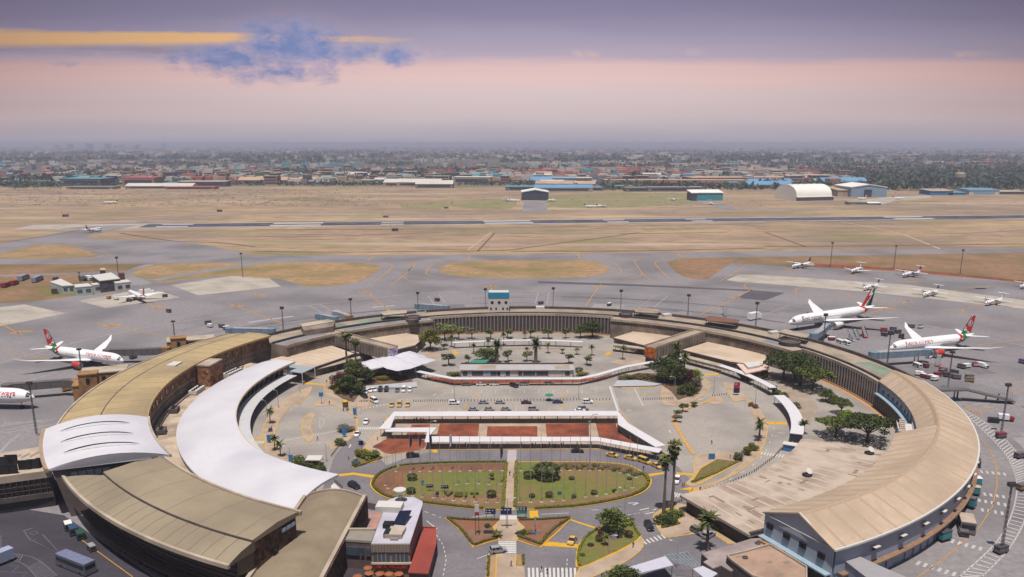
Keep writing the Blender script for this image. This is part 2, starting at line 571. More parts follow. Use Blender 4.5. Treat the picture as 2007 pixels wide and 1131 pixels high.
def island(name,pts,mt,h=.05,kerb=None,kw=.5):
 o=MB().prism([(p.x,p.y)for p in pts],0,h).build(name,mt)
 tag(o,kind='structure')
 if kerb:
  k=MB().line([(p.x,p.y,h+.012)for p in pts],kw,closed=True).build('kerb',kerb)
  tag(k,kind='structure')
 return o
V2=mat('verge_brown',ph(152,118,90),.95,.3,.15,c2=ph(120,104,66),big=.02,detail=10)
island('grass_verge',smooth(PP(11,[(-60,775),(0,765),(120,738),(250,710),(350,704),(450,706),(560,735),(640,763),(680,782),(600,793),(300,803),(0,802),(-60,800)]),3),VERGE)
island('grass_verge',PP(11,[(-900,860),(0,842),(700,838),(1030,838),(960,865),(880,893),(905,985),(820,1012),(620,1045),(420,1075),(200,1100),(0,1112),(-900,1180)]),V2)
island('grass_verge',smooth(PP(11,[(905,905),(960,880),(1040,850),(1200,835),(1640,832),(1600,855),(1350,895),(1100,935),(1040,945),(960,930)]),3),VERGE)
island('grass_verge',smooth(PP(11,[(1062,962),(1320,917),(1560,872),(1767,838)])+PP(12,[(300,826),(600,829),(750,834),(850,850),(872,868),(800,922),(700,965),(600,985),(430,997),(330,990),(250,965),(160,942),(0,935)])+PP(11,[(1600,921),(1300,945),(1150,970)]),3),VERGE)
island('grass_verge',smooth(PP(12,[(1270,882),(1295,855),(1400,828),(1767,813)])+PP(13,[(250,810),(500,814),(620,832),(670,857),(685,885),(650,905),(500,930),(250,938),(0,937)])+PP(12,[(1500,930),(1330,912)]),3),VERGE)
island('grass_verge',PP(13,[(1085,825),(1180,802),(1450,794)])+PP(14,[(0,790),(900,775),(1792,760),(3000,745),(3000,1085),(1792,980),(1600,948),(1340,930),(900,890),(450,867),(0,847)])+PP(13,[(1530,833),(1470,872),(1370,942),(1310,948),(1200,926),(1140,890),(1100,850)]),V2)
sheet('red_soil_bank',PP(14,[(330,838),(600,850),(900,868),(1340,908),(1792,955),(3000,1050),(3000,1070),(1792,968),(1340,924),(900,884),(600,872),(340,858)]),.08,SOIL)
# paler concrete stands
for pts in(PP(1,[(-400,220),(0,160),(180,138),(490,205),(0,300),(-400,380)]),PP(1,[(580,112),(960,42),(1180,40),(1335,88),(780,165)]),PP(0,[(335,559),(453,541),(500,543),(527,545),(551,561.6),(388,579)]),PP(14,[(-270,950),(-180,912),(0,916),(1000,985),(1792,1090),(2600,1200),(2600,1270),(1792,1150),(700,1032),(0,975),(-200,962)])):
 sheet('concrete_stand',pts,.045,CONC)
PALE=mat('pale_asphalt',ph(166,159,158),.85,.12,.4,c2=ph(142,136,137),big=.05,detail=9)
o=MB().sweep([(158,.04),(186,.04)],40,147,closed=False).build('stand_apron',PALE)
if o.data.polygons[0].normal.z<0:
 o.data.flip_normals()
tag(o,kind='structure')
for pts in(PP(0,[(1053,551),(1250,557.5),(1474,568),(1474,571),(1250,561),(1056,555)]),PP(0,[(1474,569),(1539,574),(1499,589),(1439,584)])):
 sheet('resurfaced_strip',pts,.05,FLAGST)
# rubber streaks, patched bays and joints on the apron
ra=random.Random(5)
for i in range(26):
 r0,t0=ra.uniform(176,262),ra.uniform(30,150)
 w_,sp_=ra.choice((.5,.7,1.2,3.0)),ra.uniform(8,34)
 o=MB().line([R(r0+(ra.random()-.5)*1.0,t0+sp_*j/14,.048+i*.0004)for j in range(15)],w_).build('tyre_streak',mat('rubber_streak',ph(112,107,112),.85,.35,.12,detail=8))
 tag(o,kind='structure')
for i in range(30):
 r0,t0,dr_,dt_=ra.uniform(165,235),ra.choice((ra.uniform(20,160),ra.uniform(-60,20))),ra.uniform(5,16),ra.uniform(2,7)
 o=MB().sweep([(r0,.046+i*.0002),(r0+dr_,.046+i*.0002)],t0,t0+dt_,closed=False).build('repair_patch',[mat('patch_light',ph(160,153,153),.85,.15,.3),mat('patch_dark',ph(122,117,121),.85,.15,.3)][i%2])
 if o.data.polygons[0].normal.z<0:
  o.data.flip_normals()
 tag(o,kind='structure')
# terminal ring
CON=mat('weathered_concrete',ph(158,142,128),.9,.2,.6,c2=ph(112,98,90),big=.12,detail=9,bump=.1)
COND=mat('dark_concrete',ph(104,94,92),.9,.18,.8,c2=ph(84,76,76),big=.2)
CONL=mat('light_concrete',ph(196,180,162),.9,.1,.5,c2=ph(166,150,134),big=.1,detail=9)
FELT=mat('roof_felt',ph(178,160,142),.92,.1,.4,c2=ph(146,130,118),big=.08,detail=9)
FELTG=mat('green_felt',ph(142,156,136),.92,.1,.4,c2=ph(126,134,122),big=.1)
FELTS=mat('grey_felt',ph(150,146,148),.92,.08,.4,c2=ph(128,124,128),big=.1)
DARK=mat('dark_opening',(.012,.012,.015),.5,.3,.5)
GLASS=glassy('tinted_glass',(.02,.022,.028))
WIN=glassy('window_glass',(.05,.065,.085))
WROOF=mat('white_membrane',ph(228,225,232,.64),.5,.05,.4,c2=ph(216,213,222,.62),big=.05)
WPAINT=mat('white_painted',ph(224,218,214,.64),.6,.05,.5)
BROOF=stripes('brown_sheet_roof',ph(192,168,126),ph(134,118,92),'ring',3.0,.045,.7,.12,.6,c2=ph(166,146,114),big=.05)
BROOF2=stripes('brown_sheet_roof_front',ph(162,147,124),ph(118,106,92),'ring',1.5,.06,.7,.06,.5,c2=ph(146,132,112),big=.05)
BROOF3=stripes('brown_sheet_roof_wide',ph(166,150,126),ph(126,113,97),'ring',4.6,.02,.7,.06,.5,c2=ph(148,134,113),big=.05)
TROOF=mat('tan_sheet_roof',ph(210,186,162,.62),.7,.12,.6,c2=ph(190,167,145,.62),big=.05,detail=10)
TRIB=mat('tan_rib_shading',ph(184,158,134),.7,.05,.5)  # ribs darker than the roof, painting in soft shading along each bay
WSTEEL=stripes('blue_white_cladding',ph(168,176,196),ph(150,160,182),'ring',.35,.2,.5,.05,.5)
BLUEL=mat('pale_blue_cladding',ph(164,186,202),.5,.08,.5)
def rub(name,a,b2,sc):
 m=mat(name,a,.95,.3,1.2,bump=.4)
 tt=m.node_tree
 vo=nd(tt,'ShaderNodeTexVoronoi')
 vo.inputs['Scale'].default_value=sc
 g=nd(tt,'ShaderNodeNewGeometry')
 tt.links.new(g.outputs['Position'],vo.inputs['Vector'])
 mx=nd(tt,'ShaderNodeMix',data_type='RGBA')
 sv=nd(tt,'ShaderNodeSeparateColor')
 tt.links.new(vo.outputs['Color'],sv.inputs[0])
 tt.links.new(sv.outputs[0],mx.inputs[0])
 bs=tt.nodes['Principled BSDF']
 tt.links.new(bs.inputs['Base Color'].links[0].from_socket,mx.inputs[6])
 mx.inputs[7].default_value=b2+(1,)
 tt.links.new(mx.outputs[2],bs.inputs['Base Color'])
 return m
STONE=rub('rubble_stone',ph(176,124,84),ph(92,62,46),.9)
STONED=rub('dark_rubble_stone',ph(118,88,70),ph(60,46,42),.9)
def ringbox(b,r0,r1,t0,t1,z0,z1):
 return b.sweep([(r0,z0),(r1,z0),(r1,z1),(r0,z1)],t0,t1)
def radial_box(b,r,th,z,dr,dt,dz):
 p=R(r,th,z)
 return b.box(p,(dr,dt,dz),radians(th))
# back of the ring: long concrete pier building
pier=thing('terminal_building','long curved concrete pier closing the far side of the ring, finned inner wall','terminal building',R(150,90,0))
def pb(b,name,m,parent=None,smooth=False):
 o=b.build(name,m,smooth=smooth)
 p=parent or pier
 o.parent=p
 q=p
 off=Vector((0,0,0))
 rz=0
 while q is not None:
  off=off+Vector(q.location)
  q=q.parent
 o.location=-off if True else 0
 return o
b=MB()
for t0,t1,ri in((.6,24,141.6),(24,70,134.6),(70,113,141.6),(113,151.2,134.6)):
 ringbox(b,ri,158,t0,t1,0,10.4)
pb(b,'wall',CON)
b=MB()
for t0,t1,ri,m in((.6,24,142.2,0),(24,70,135.2,0),(70,113,142.2,0),(113,151.2,135.2,0)):
 ringbox(b,ri,157.6,t0,t1,10.41,10.6)
pb(b,'roof',FELT)
for t0,t1 in((3,13),(118,128),(131,138)):
 pb(MB().sweep([(148,10.64),(156.5,10.64)],t0,t1,closed=False),'roof_covering',FELTG)
for t0,t1 in((139,151),(113.5,134),(28,33)):
 pb(MB().sweep([(136,10.65),(143,10.65)],t0,t1,closed=False),'roof_covering',FELTS)
b=MB()
ringbox(b,157.6,158.6,.6,151.2,9.6,12)
pb(b,'outer_parapet',COND)
b=MB()
for t0,t1,ri in((.6,24,141),(24,70,134),(70,113,141),(113,151.2,134)):
 ringbox(b,ri,ri+.8,t0,t1,9.9,11.2)
pb(b,'inner_parapet',CONL)
b=MB()
ringbox(b,143.6,144.4,.6,151.2,10.6,11.5)
pb(b,'middle_parapet',COND)
for t0,t1 in((24,70),(113,151.2)):
 pb(ringbox(MB(),143,143.5,t0,t1,10.6,11.0),'gutter',DARK)
for t0,t1 in((.6,23.8),(70.3,112.7)):
 b=MB()
 n=int((t1-t0)/.82)
 for i in range(n+1):
  radial_box(b,141.15,t0+(t1-t0)*i/n,.6,.95,.55,9.25)
 pb(b,'fin_screen',mat('fin_concrete',ph(150,138,130),.9,.15,.8))
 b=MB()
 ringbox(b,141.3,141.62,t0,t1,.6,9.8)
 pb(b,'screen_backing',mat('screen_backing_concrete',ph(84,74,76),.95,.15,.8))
for t0,t1 in((.6,24),(70,113)):
 pb(ringbox(MB(),140.4,141.6,t0,t1,0,.55),'plinth',mat('ochre_plinth',ph(196,150,108),.9,.15,.5))
for t0,t1 in((24.6,45.5),(50.5,69.5),(113.5,134),(139,150.8)):
 n=int((t1-t0)*2.34/1.25)
 for i in range(n):
  th=t0+(t1-t0)*(i+.5)/n
  if rnd.random()<.1:
   continue
  b=MB()
  radial_box(b,134.58,th,8.2,.1,.75,.6)
  pb(b,'slot_window',DARK)
# fascia joints on the wings
for t0,t1 in((24.6,45.5),(50.5,69.5),(113.5,134),(139,150.8)):
 n=int((t1-t0)/2.1)
 for i in range(n+1):
  pb(radial_box(MB(),134.5,t0+(t1-t0)*i/n,0,.3,.35,9.9),'pilaster',CON)
def roof_canopy(pts,z,mt,legs=True):
 b=MB()
 b.prism([(p.x,p.y)for p in pts],z,z+.35)
 o=pb(b,'roof_canopy',mt)
 if legs:
  c=sum(pts,Vector())/len(pts)
  for p in pts:
   q=p+(c-p)*.12
   w=MB().tube((q.x,q.y,10.6),(q.x,q.y,z),.18,n=6).build('post',COND)
   w.parent=o
 return o
z=14.0
roof_canopy(PP(3,[(1298,205),(1350,187),(1502,184),(1495,205),(1330,222)],z),z,CONL)
b=MB().prism([(p.x,p.y)for p in PP(3,[(712,288),(915,250),(968,262),(955,300),(740,330)],13.6)],10.6,13.5)
pb(b,'roof_house',CON)
b=MB().prism([(p.x,p.y)for p in PP(3,[(706,286),(915,250),(972,264),(730,306)],13.6)],13.52,13.8)
pb(b,'roof_house_top',CONL)
roof_canopy(PP(7,[(155,175),(205,165),(352,182),(335,208),(170,196)],z),z,FELT)
roof_canopy(PP(7,[(682,240),(720,226),(942,256),(920,280),(700,262)],z),z,mat('rust_canopy',ph(128,92,78),.9,.2,.5))
roof_canopy(PP(7,[(1225,345),(1275,326),(1460,365),(1440,388),(1390,382)],z),z,CONL)
for k,x,y,r in((7,1312,408,5.2),(7,100,205,4.0),(5,1600,205,4.0),(3,1545,225,4.2),(5,30,245,3.6)):
 if k==5 and x==1600:
  continue
 p=P(k,x,y,12.5)
 b=MB().lathe([(r*.96,10.6),(r,12.4),(r,12.5),(r*.85,12.5),(r*.85,12.0)],(p.x,p.y,0),20)
 pb(b,'water_tank',COND)
for i,(k,x,y)in enumerate(((5,975,160),(5,95,195),(3,1605,195),(7,1195,345),(7,400,215))):
 p=P(k,x,y,11.5)
 pb(MB().box((p.x,p.y,10.6),(5,3.6,1.5),.1*i),'plant_box',WPAINT)
# rooftop control box, white with turquoise top
tb=thing('rooftop_cabin','white rooftop cabin with turquoise band and round windows on the far side of the ring','cabin',P(5,670,185,10.6))
b=MB().box((0,0,0),(12,7,8.2))
b.build('wall',WPAINT,tb)
MB().box((0,0,8.2),(12.4,7.4,3.1)).build('band',mat('turquoise_band',ph(40,150,190),.5,.1,.4),tb)
MB().box((0,0,11.3),(11.6,6.6,.3)).build('roof',WPAINT,tb)
for x in(-3.8,.3,4.2):
 MB().lathe([(.9,0),(.9,.12)],(0,0,0),14,'x').build('window',GLASS,tb,loc=(x,-3.5,5.6)).rotation_euler=(0,0,-pi/2)
for x in(-4.5,-1.5,2.5,5):
 MB().box((x,-3.52,1.2),(1.0,.1,1.4)).build('window',GLASS,tb)
# radiating bridges and low pavilions
for th,r0,r1,lab,mural in((136.7,91,141.2,'enclosed concrete footbridge from the left wing, purple mural on its end',0),(48.0,87,141.2,'enclosed concrete footbridge from the right wing, orange poster on its end',1)):
 g=thing('footbridge',lab,'footbridge',R(r0,th,0),radians(th))
 n=r1-r0
 MB().box((n/2,0,4.6),(n,6.4,5.4)).build('wall',CON,g)
 MB().box((n/2,0,10.01),(n,5.6,.15)).build('roof',FELT,g)
 for s in(-1,1):
  MB().box((n/2,3.0*s,10.0),(n,.4,.9)).build('parapet',CONL,g)
  b=MB()
  for i in range(20):
   b.box((1.5+i*n/20,3.23*s,4.6),(.35,.1,5.2))
  b.build('rib',COND,g)
 MB().box((-.08,0,4.8),(.1,6.0,5.0)).build('poster',[mat('purple_mural',ph(214,206,220),.7,.5,.6,c2=ph(110,70,150),big=.9),mat('orange_poster',ph(216,120,30),.6,.5,.7,c2=ph(120,40,20),big=.8)][mural],g)
 MB().box((1.5,0,0),(2.2,5.6,4.6)).build('pier',COND,g)
 MB().box((22,0,0),(3,5.6,4.6)).build('pier',COND,g)
PAV=mat('pavilion_roof',ph(218,196,174),.9,.08,.3,c2=ph(192,170,150),big=.06,detail=9)
def pavilion(name,label,k,pts,z=5.0,rm=PAV,wm_=CON,patchk=()):
 p=PP(k,pts,z)
 c=sum(p,Vector())/len(p)
 c.z=0
 g=thing(name,label,'pavilion',c)
 q=[(v.x-c.x,v.y-c.y)for v in p]
 inn=[(x*.965,y*.965)for x,y in q]
 MB().prism(inn,0,z-.9).build('wall',wm_,g)
 MB().prism(q,z-.9,z-.15).build('fascia',COND,g)
 MB().prism([(x*.985,y*.985)for x,y in q],z-.14,z).build('roof',rm,g)
 n=len(q)
 b=MB()
 a0,a1,b0,b1=Vector(q[0]),Vector(q[1]),Vector(q[-2 if n>4 else-1]),Vector(q[2])
 for i in range(1,9):
  f=i/9
  s,e=a0.lerp(a1,f),b0.lerp(b1,f)
  s,e=s.lerp(e,.04),s.lerp(e,.94)
  b.line([(s.x,s.y,z+.02),(e.x,e.y,z+.02)],.5)
 b.build('roof_beam',mat('roof_beam_felt',ph(196,170,142),.9,.1,.4),g)
 return g,q,c
for lab,k,pts in(('flat roofed sandy pavilion left of the purple mural footbridge',3,[(480,545),(920,432),(1113,500),(812,603),(625,585)]),('flat roofed sandy pavilion behind the white tensile canopy',3,[(1165,392),(1490,350),(1640,372),(1560,440),(1380,480)]),('flat roofed sandy pavilion left of the orange poster footbridge',7,[(475,372),(160,335),(5,383),(258,445),(300,440)]),('flat roofed sandy pavilion right of the orange poster footbridge',7,[(515,472),(722,408),(1160,500),(1110,590),(870,560)])):
 g,q,c=pavilion('pavilion',lab,k,pts)
for k,pts,lab in((3,[(800,600),(1150,520),(1160,536),(830,618)],'sandy eave canopy along the left pavilion kerb'),(3,[(1365,478),(1560,445),(1575,455),(1380,492)],'sandy eave canopy behind the tensile roof'),(7,[(5,425),(250,455),(250,470),(5,440)],'pale eave canopy left of the orange poster'),(7,[(500,500),(820,580),(800,596),(500,520)],'pale eave canopy along the right pavilion kerb')):
 p=PP(k,pts,3.6)
 c=sum(p,Vector())/4
 c.z=0
 g=thing('eave_canopy',lab,'canopy',c)
 MB().prism([(v.x-c.x,v.y-c.y)for v in p],3.3,3.6).build('roof',CONL,g)
 a,e=p[3]-c,p[2]-c
 for i in range(6):
  s=a.lerp(e,(i+.5)/6)
  MB().tube((s.x,s.y,0),(s.x,s.y,3.3),.12,n=6).build('post',COND,g)
# small pavilion with a pitched pink white roof beside the big trees
p=PP(7,[(920,570),(1150,540),(1160,605),(985,640)],5.0)
c=sum(p,Vector())/4
c.z=0
g=thing('kiosk_building','small pavilion with pale pinkish roof beside the big dark trees','kiosk',c)
q=[(v.x-c.x,v.y-c.y)for v in p]
MB().prism([(x*.93,y*.93)for x,y in q],0,4).build('wall',STONED,g)
MB().prism(q,4,4.5).build('roof',mat('pinkish_roof',ph(228,200,186),.8,.1,.4),g)
MB().prism([(x*.5-1,y*.5)for x,y in q],4.5,5.6).build('roof_light',WPAINT,g)
# left side, stone and brown sheet roofs
lb=thing('terminal_wing','brown sheet roofed stone wing on the far left of the ring','terminal wing',R(158,178,0))
def par(o_name,b,m,parent,smooth=False):
 return pb(b,o_name,m,parent,smooth)
T0,T1=151.3,202.5
par('wall',ringbox(MB(),145.6,172.0,T0,T1,0,11.8),CON,lb)
par('stone_band',ringbox(MB(),145.2,147,T0+.2,T1,9.2,14.0),STONE,lb)
par('outer_wall',ringbox(MB(),171.8,172.4,T0,T1,0,11.9),STONE,lb)
par('outer_roof',MB().sweep([(173.2,12.4),(173.2,12.0),(159,12.0),(159,14.0),(166,13.5)],T0,T1),BROOF,lb)
par('inner_roof',MB().sweep([(159.6,14.0),(159.6,14.7),(152,15.1),(146,15.0),(144.6,14.6),(144.6,14.0)],T0,T1),BROOF,lb)
par('gutter',MB().sweep([(173.9,12.0),(173.9,12.75),(173.2,12.75),(173.2,12.0)],T0,T1),CONL,lb)
par('eave',ringbox(MB(),144.3,144.62,T0,T1,13.9,14.75),mat('ochre_eave',ph(196,160,110),.8,.1,.5),lb)
par('step_shadow',ringbox(MB(),159.62,160.0,T0,T1,13.9,14.75),COND,lb)  # dark strip paints in the shadow line of the roof step
for i in range(17):
 th=155+i*2.75
 if 168<th<173.5:
  continue
 b=MB()
 radial_box(b,145.1,th,10.2,.3,1.5,2.0)
 par('window',b,WIN,lb)
for i in range(52):
 th=152.5+i*.95
 if 169<th<173.5:
  continue
 b=MB()
 radial_box(b,145.5,th,7.0,.3,.8,.55)
 par('slot_window',b,DARK,lb)
b=MB()
radial_box(b,142.5,171.2,0,8,11,13.6)
par('stair_tower',b,STONE,lb)
b=MB()
radial_box(b,142.5,171.2,13.6,8.4,11.4,.6)
par('stair_tower_roof',b,CONL,lb)
b=MB()
radial_box(b,152,175,15.0,4,6.5,.7)
par('roof_light',b,WPAINT,lb)
# pale lower roof deck with chillers between the wing and the white roof
deck=thing('roof_deck','pale dusty lower roof deck between the stone wing and the big white roof','roof deck',R(140,180,0))
par('deck_wall',ringbox(MB(),132.5,145.1,157,221,0,4.4),CON,deck)
par('deck_top',MB().sweep([(132.6,4.43),(145.05,4.43)],157,221,closed=False),mat('dusty_deck',ph(206,186,164),.9,.14,.5,c2=ph(160,140,124),big=.15,detail=9),deck)
par('pipe_run',ringbox(MB(),142.6,143.0,160,204,4.43,4.9),COND,deck)
ac0=None
for k,x,y,nf,lab in((1,1720,640,5,'long white rooftop chiller unit, farthest along the lower roof deck'),(1,1455,770,4,'white rooftop chiller unit beside the stone stair tower'),(1,1285,915,2,'dark rooftop chiller pair on the deck below the stone wing'),(2,1080,150,2,'rooftop chiller beside the corner of the white slotted roof')):
 p=P(k,x,y,5.5)
 th=math.degrees(atan2(p.y-RC[1],p.x-RC[0]))
 g=thing('rooftop_chiller',lab,'chiller',(p.x,p.y,4.43),radians(th+90))
 n=nf*2.2
 MB().box((0,0,.35),(n,3.4,1.5)).build('casing',WPAINT if nf>2 else COND,g)
 for s in(-1,1):
  MB().box((0,1.3*s,0),(n,.3,.34)).build('skid',COND,g)
 for i in range(nf):
  MB().lathe([(.85,1.85),(.85,2.05),(.7,2.05),(.7,1.9)],(-n/2+1.1+i*2.2,0,0),12).build('fan',DARK,g)
  MB().box((-n/2+1.1+i*2.2,-1.73,.6),(1.3,.06,1.0)).build('louvre',DARK,g)
# white slotted roof block
wb=thing('terminal_wing','white slotted curved roof block at the left edge of the ring','terminal wing',R(160,210,0))
A0,A1=203.2,218.6
prof=[(144.4+(175-144.4)*i/10,15.6+2.6*(1-((i-5)/5)**2))for i in range(11)]
par('roof',MB().sweep(prof+[(175,15.0),(144.4,15.0)],A0,A1,12),WROOF,wb)
par('wall',MB().sweep([(145.4,0),(171,0),(173.5,12),(174.2,15.0),(145.4,15.0)],A0+.3,A1-.3,12),mat('bronze_cladding',ph(112,98,96),.4,.15,.5),wb)
par('gutter',MB().sweep([(175.02,14.6),(176.0,14.9),(176.0,15.9),(175.02,15.7)],A0-.1,A1+.1,12),mat('ochre_gutter',ph(176,150,126),.8,.15,.5),wb)
par('inner_gutter',MB().sweep([(143.7,14.9),(144.38,14.9),(144.38,15.8),(143.7,15.8)],A0-.1,A1+.1,12),CONL,wb)
for th in(206.6,210.9,215.0):
 pr=[(150+20*i/10,15.66+2.6*(1-(((150+20*i/10)-159.7)/15.3)**2)+.02)for i in range(11)]
 vs,fs=[],[]
 for i,(r,z)in enumerate(pr):
  w=.62*sin(pi*i/10)**.5 if 0<i<10 else.05
  vs+=[R(r,th-w,z),R(r,th+w,z)]
 for i in range(10):
  fs.append((2*i,2*i+1,2*i+3,2*i+2))
 sl=par('roof_slot',MB().mesh(vs,fs),GLASS,wb)
 hood=[]
 vs=[]
 for i,(r,z)in enumerate(pr):
  w=.62*sin(pi*i/10)**.5 if 0<i<10 else.05
  vs+=[R(r,th+w+.02,z),R(r,th+w+.02,z+.7*sin(pi*i/10)),R(r,th+w+.18,z)]
 fs=[]
 for i in range(10):
  a=3*i
  fs+=[(a,a+1,a+4,a+3),(a+1,a+2,a+5,a+4)]
 par('slot_hood',MB().mesh(vs,fs),WROOF,wb)
b=MB()
th=A1-.28
for i in range(5):
 b=MB()
 p,q=R(160+i*2.0,th,9),R(161.7+i*2.0,th,9)
 dd=Vector((-sin(radians(th)),cos(radians(th)),0))*.15
 b.prism([(p+dd).to_tuple()[:2],(q+dd).to_tuple()[:2],(q-dd*.2).to_tuple()[:2],(p-dd*.2).to_tuple()[:2]],12.2,13.8)
 par('window',b,WIN,wb)
# brown front wing
fb=thing('terminal_wing','dark glazed wing with brown sheet roof, nearest at the lower left','terminal wing',R(158,232,0))
B0,B1=218.9,245.0
BRZ=mat('bronze_glass_wall',ph(64,50,48),.25,.4,.6,spec=.5)
par('wall',MB().sweep([(148.5,0),(166.6,0),(168.8,13.2),(148.5,13.2)],B0,B1-.4),BRZ,fb)
par('outer_roof',MB().sweep([(171.6,14.0),(171.6,13.4),(163,13.4),(163,16.0),(167.5,15.3)],B0-.2,B1),BROOF2,fb)
par('inner_roof',MB().sweep([(163.6,15.6),(163.6,16.4),(155,17.2),(148,16.7),(147,16.3),(147,15.6)],B0+2.0,B1),BROOF3,fb)
par('gutter',MB().sweep([(172.4,13.3),(172.4,14.3),(171.6,14.3),(171.6,13.3)],B0-.2,B1+.15),CONL,fb)
par('inner_gutter',ringbox(MB(),146.3,147,B0+2.0,B1+.15,15.4,16.6),CONL,fb)
par('step_shadow',ringbox(MB(),163.62,163.85,B0+2.2,B1,15.5,16.42),COND,fb)  # painted shadow line between the outer and inner roof
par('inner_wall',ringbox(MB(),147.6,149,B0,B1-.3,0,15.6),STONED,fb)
for r0,r1,z0 in((147.8,163.2,15.6),(163.2,168.3,13.4)):
 p,q=R(r0,B1-.3,0),R(r1,B1-.3,0)
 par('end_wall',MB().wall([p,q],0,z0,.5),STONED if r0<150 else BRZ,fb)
for i in range(3):
 b=MB().wall([R(148.6+i*1.7,B1-.1,0),R(149.9+i*1.7,B1-.1,0)],13.6,14.5,.5)
 par('clerestory_window',b,BLUEL,fb)
par('end_panel',MB().wall([R(164,B1-.08,0),R(168,B1-.08,0)],1.0,5.5,.5),mat('ochre_panel',ph(140,100,50),.6,.2,.5),fb)
b=MB().wall([R(155.5,B1-.05,0),R(156.8,B1-.05,0)],8,10.5,.5)
par('window',b,DARK,fb)
for zz in(4.2,5.6,7.0,8.4,9.8,11.2,12.6):
 rr=166.6+2.2*zz/13.2
 par('transom',ringbox(MB(),rr-.05,rr+.22,B0,B1-.35,zz,zz+.16),mat('bronze_bar',ph(92,76,68),.5,.1,.5),fb)
for i in range(27):
 th=B0+.3+i*.98
 par('mullion',MB().prism([R(166.75,th,0).to_tuple()[:2],R(167.2,th,0).to_tuple()[:2],R(167.2,th+.06,0).to_tuple()[:2],R(166.75,th+.06,0).to_tuple()[:2]],0,4.0),mat('bronze_bar',(0,0,0)),fb)
par('canopy_edge',ringbox(MB(),166.9,169.6,B0,B1-.3,3.9,4.2),mat('bronze_bar',(0,0,0)),fb)
def reth(o,f):
 for v_ in o.data.vertices:
  w=Vector(v_.co)+o.location+Vector(o.parent.location)
  x,y=w.x-RC[0],w.y-RC[1]
  r,th=hypot(x,y),math.degrees(atan2(y,x))%360
  th=f(r,th)
  n=R(r,th,w.z)-o.location-Vector(o.parent.location)
  v_.co=n
for o in wb.children:
 reth(o,lambda r,th:th+((th-A0)/(A1-A0))*(1.0-3.4*(r-144)/31))
for o in fb.children:
 if o.name.startswith(('outer_roof','gutter')):
  reth(o,lambda r,th:th+max(0,1-(th-B0)/14)*(3.0-4.0*(r-163)/8.6))
# great white curved roof
wr=thing('arrivals_hall','big smooth white curved roof hall bordering the left of the forecourt','arrivals hall',R(125,200,0))
W0,W1=159.0,237.6
n=40
vs,fs=[],[]
K=8
for i in range(n+1):
 f=i/n
 th=W0+(W1-W0)*f
 ro=136.2-(0 if f<.8 else(f-.8)/.2*5.0)
 ri=116.0-(0 if f<.75 else(f-.75)/.25*3.6)
 zi=9.0+(0 if f<.7 else(f-.7)/.3*1.6)
 for j in range(K+1):
  g=j/K
  vs.append(R(ro+(ri-ro)*g,th,6.2+(zi-6.2)*(g**.8)+1.1*sin(pi*g)))
m=len(vs)
vs+=[(p[0],p[1],p[2]-.7)for p in vs]
for i in range(n):
 for j in range(K):
  a=i*(K+1)+j
  fs+=[(a,a+1,a+K+2,a+K+1),(m+a,m+a+K+1,m+a+K+2,m+a+1)]
 a,c_=i*(K+1),i*(K+1)+K
 fs+=[(a,a+K+1,m+a+K+1,m+a),(c_,m+c_,m+c_+K+1,c_+K+1)]
for i0 in(0,n):
 for j in range(K):
  a=i0*(K+1)+j
  fs.append((a,m+a,m+a+1,a+1))
o=par('roof',MB().mesh(vs,fs),WROOF,wr,smooth=False)
par('eave_trim',MB().sweep([(115.6,8.3),(116.0,8.3),(116.0,9.05),(115.6,9.05)],W0,217.5),mat('cream_trim',ph(214,196,170),.7,.05,.5),wr)
par('glass_front',ringbox(MB(),121,121.3,W0+1,W1-1.4,0,8.4),GLASS,wr)
par('lower_wall',ringbox(MB(),120.8,121.35,W0+1,W1-1.2,0,1.2),CON,wr)
par('back_wall',ringbox(MB(),131.9,132.3,W0,W1-2,0,6.0),CON,wr)
for i in range(36):
 th=W0+2+i*(W1-W0-4)/35
 b=MB()
 b.tube(R(120.5,th,0),R(117.5,th,8.6),.14,n=6)
 par('raking_strut',b,WPAINT,wr)
par('end_glass',MB().wall([R(115,W1-.7,0),R(131,W1-.7,0)],0,6.6,.3),GLASS,wr)
for i in range(9):
 r=114.8+i*2.0
 par('end_mullion',MB().wall([R(r,W1-.6,0),R(r+.2,W1-.6,0)],0,6.6,.35),WPAINT,wr)
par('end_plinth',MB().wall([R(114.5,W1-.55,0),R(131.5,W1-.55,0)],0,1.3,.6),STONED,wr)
# right side, tan gable roof
tr=thing('terminal_wing','tan ridged roof wing with pale blue walls curving down the right side','terminal wing',R(147,-30,0))
M1=-26.6
for t0,t1,ri,zi in((.5,M1,141.2,11.5),(M1,-64.6,134.6,11.0)):
 par('inner_roof',MB().sweep([(147,16.0),(ri,zi),(ri,zi-.3),(147,15.6)],t0,t1),TROOF,tr)
par('outer_roof',MB().sweep([(147.02,16.0),(147.02,15.6),(159.2,11.3),(159.2,11.6)],.5,-64.6),TROOF,tr)
par('ridge_cap',MB().sweep([(146.2,15.44),(147,16.1),(147.8,15.78)],.5,-64.6,closed=False),TRIB,tr)
for i in range(28):
 th=.2-i*2.35
 if th<-64.4:
  break
 ri,zi=(141.2,11.5)if th>M1 else(134.6,11.0)
 for p,q in((R(ri,th,zi),R(147,th,16.0)),(R(147.1,th,16.0),R(159.2,th,11.6))):
  b=MB()
  d_=Vector((-sin(radians(th)),cos(radians(th)),0))*.45
  up=Vector((0,0,.24))
  b.mesh([p-d_,p+d_,p+up,q-d_,q+d_,q+up],[(0,1,4,3),(1,2,5,4),(2,0,3,5)])
  par('roof_rib',b,TRIB,tr)
par('eave_gutter',MB().sweep([(159.2,11.2),(159.7,11.2),(159.7,11.7),(159.2,11.7)],.5,-64.6),WPAINT,tr)
par('wall',ringbox(MB(),142.2,158.2,.4,M1,0,11.2),BLUEL,tr)
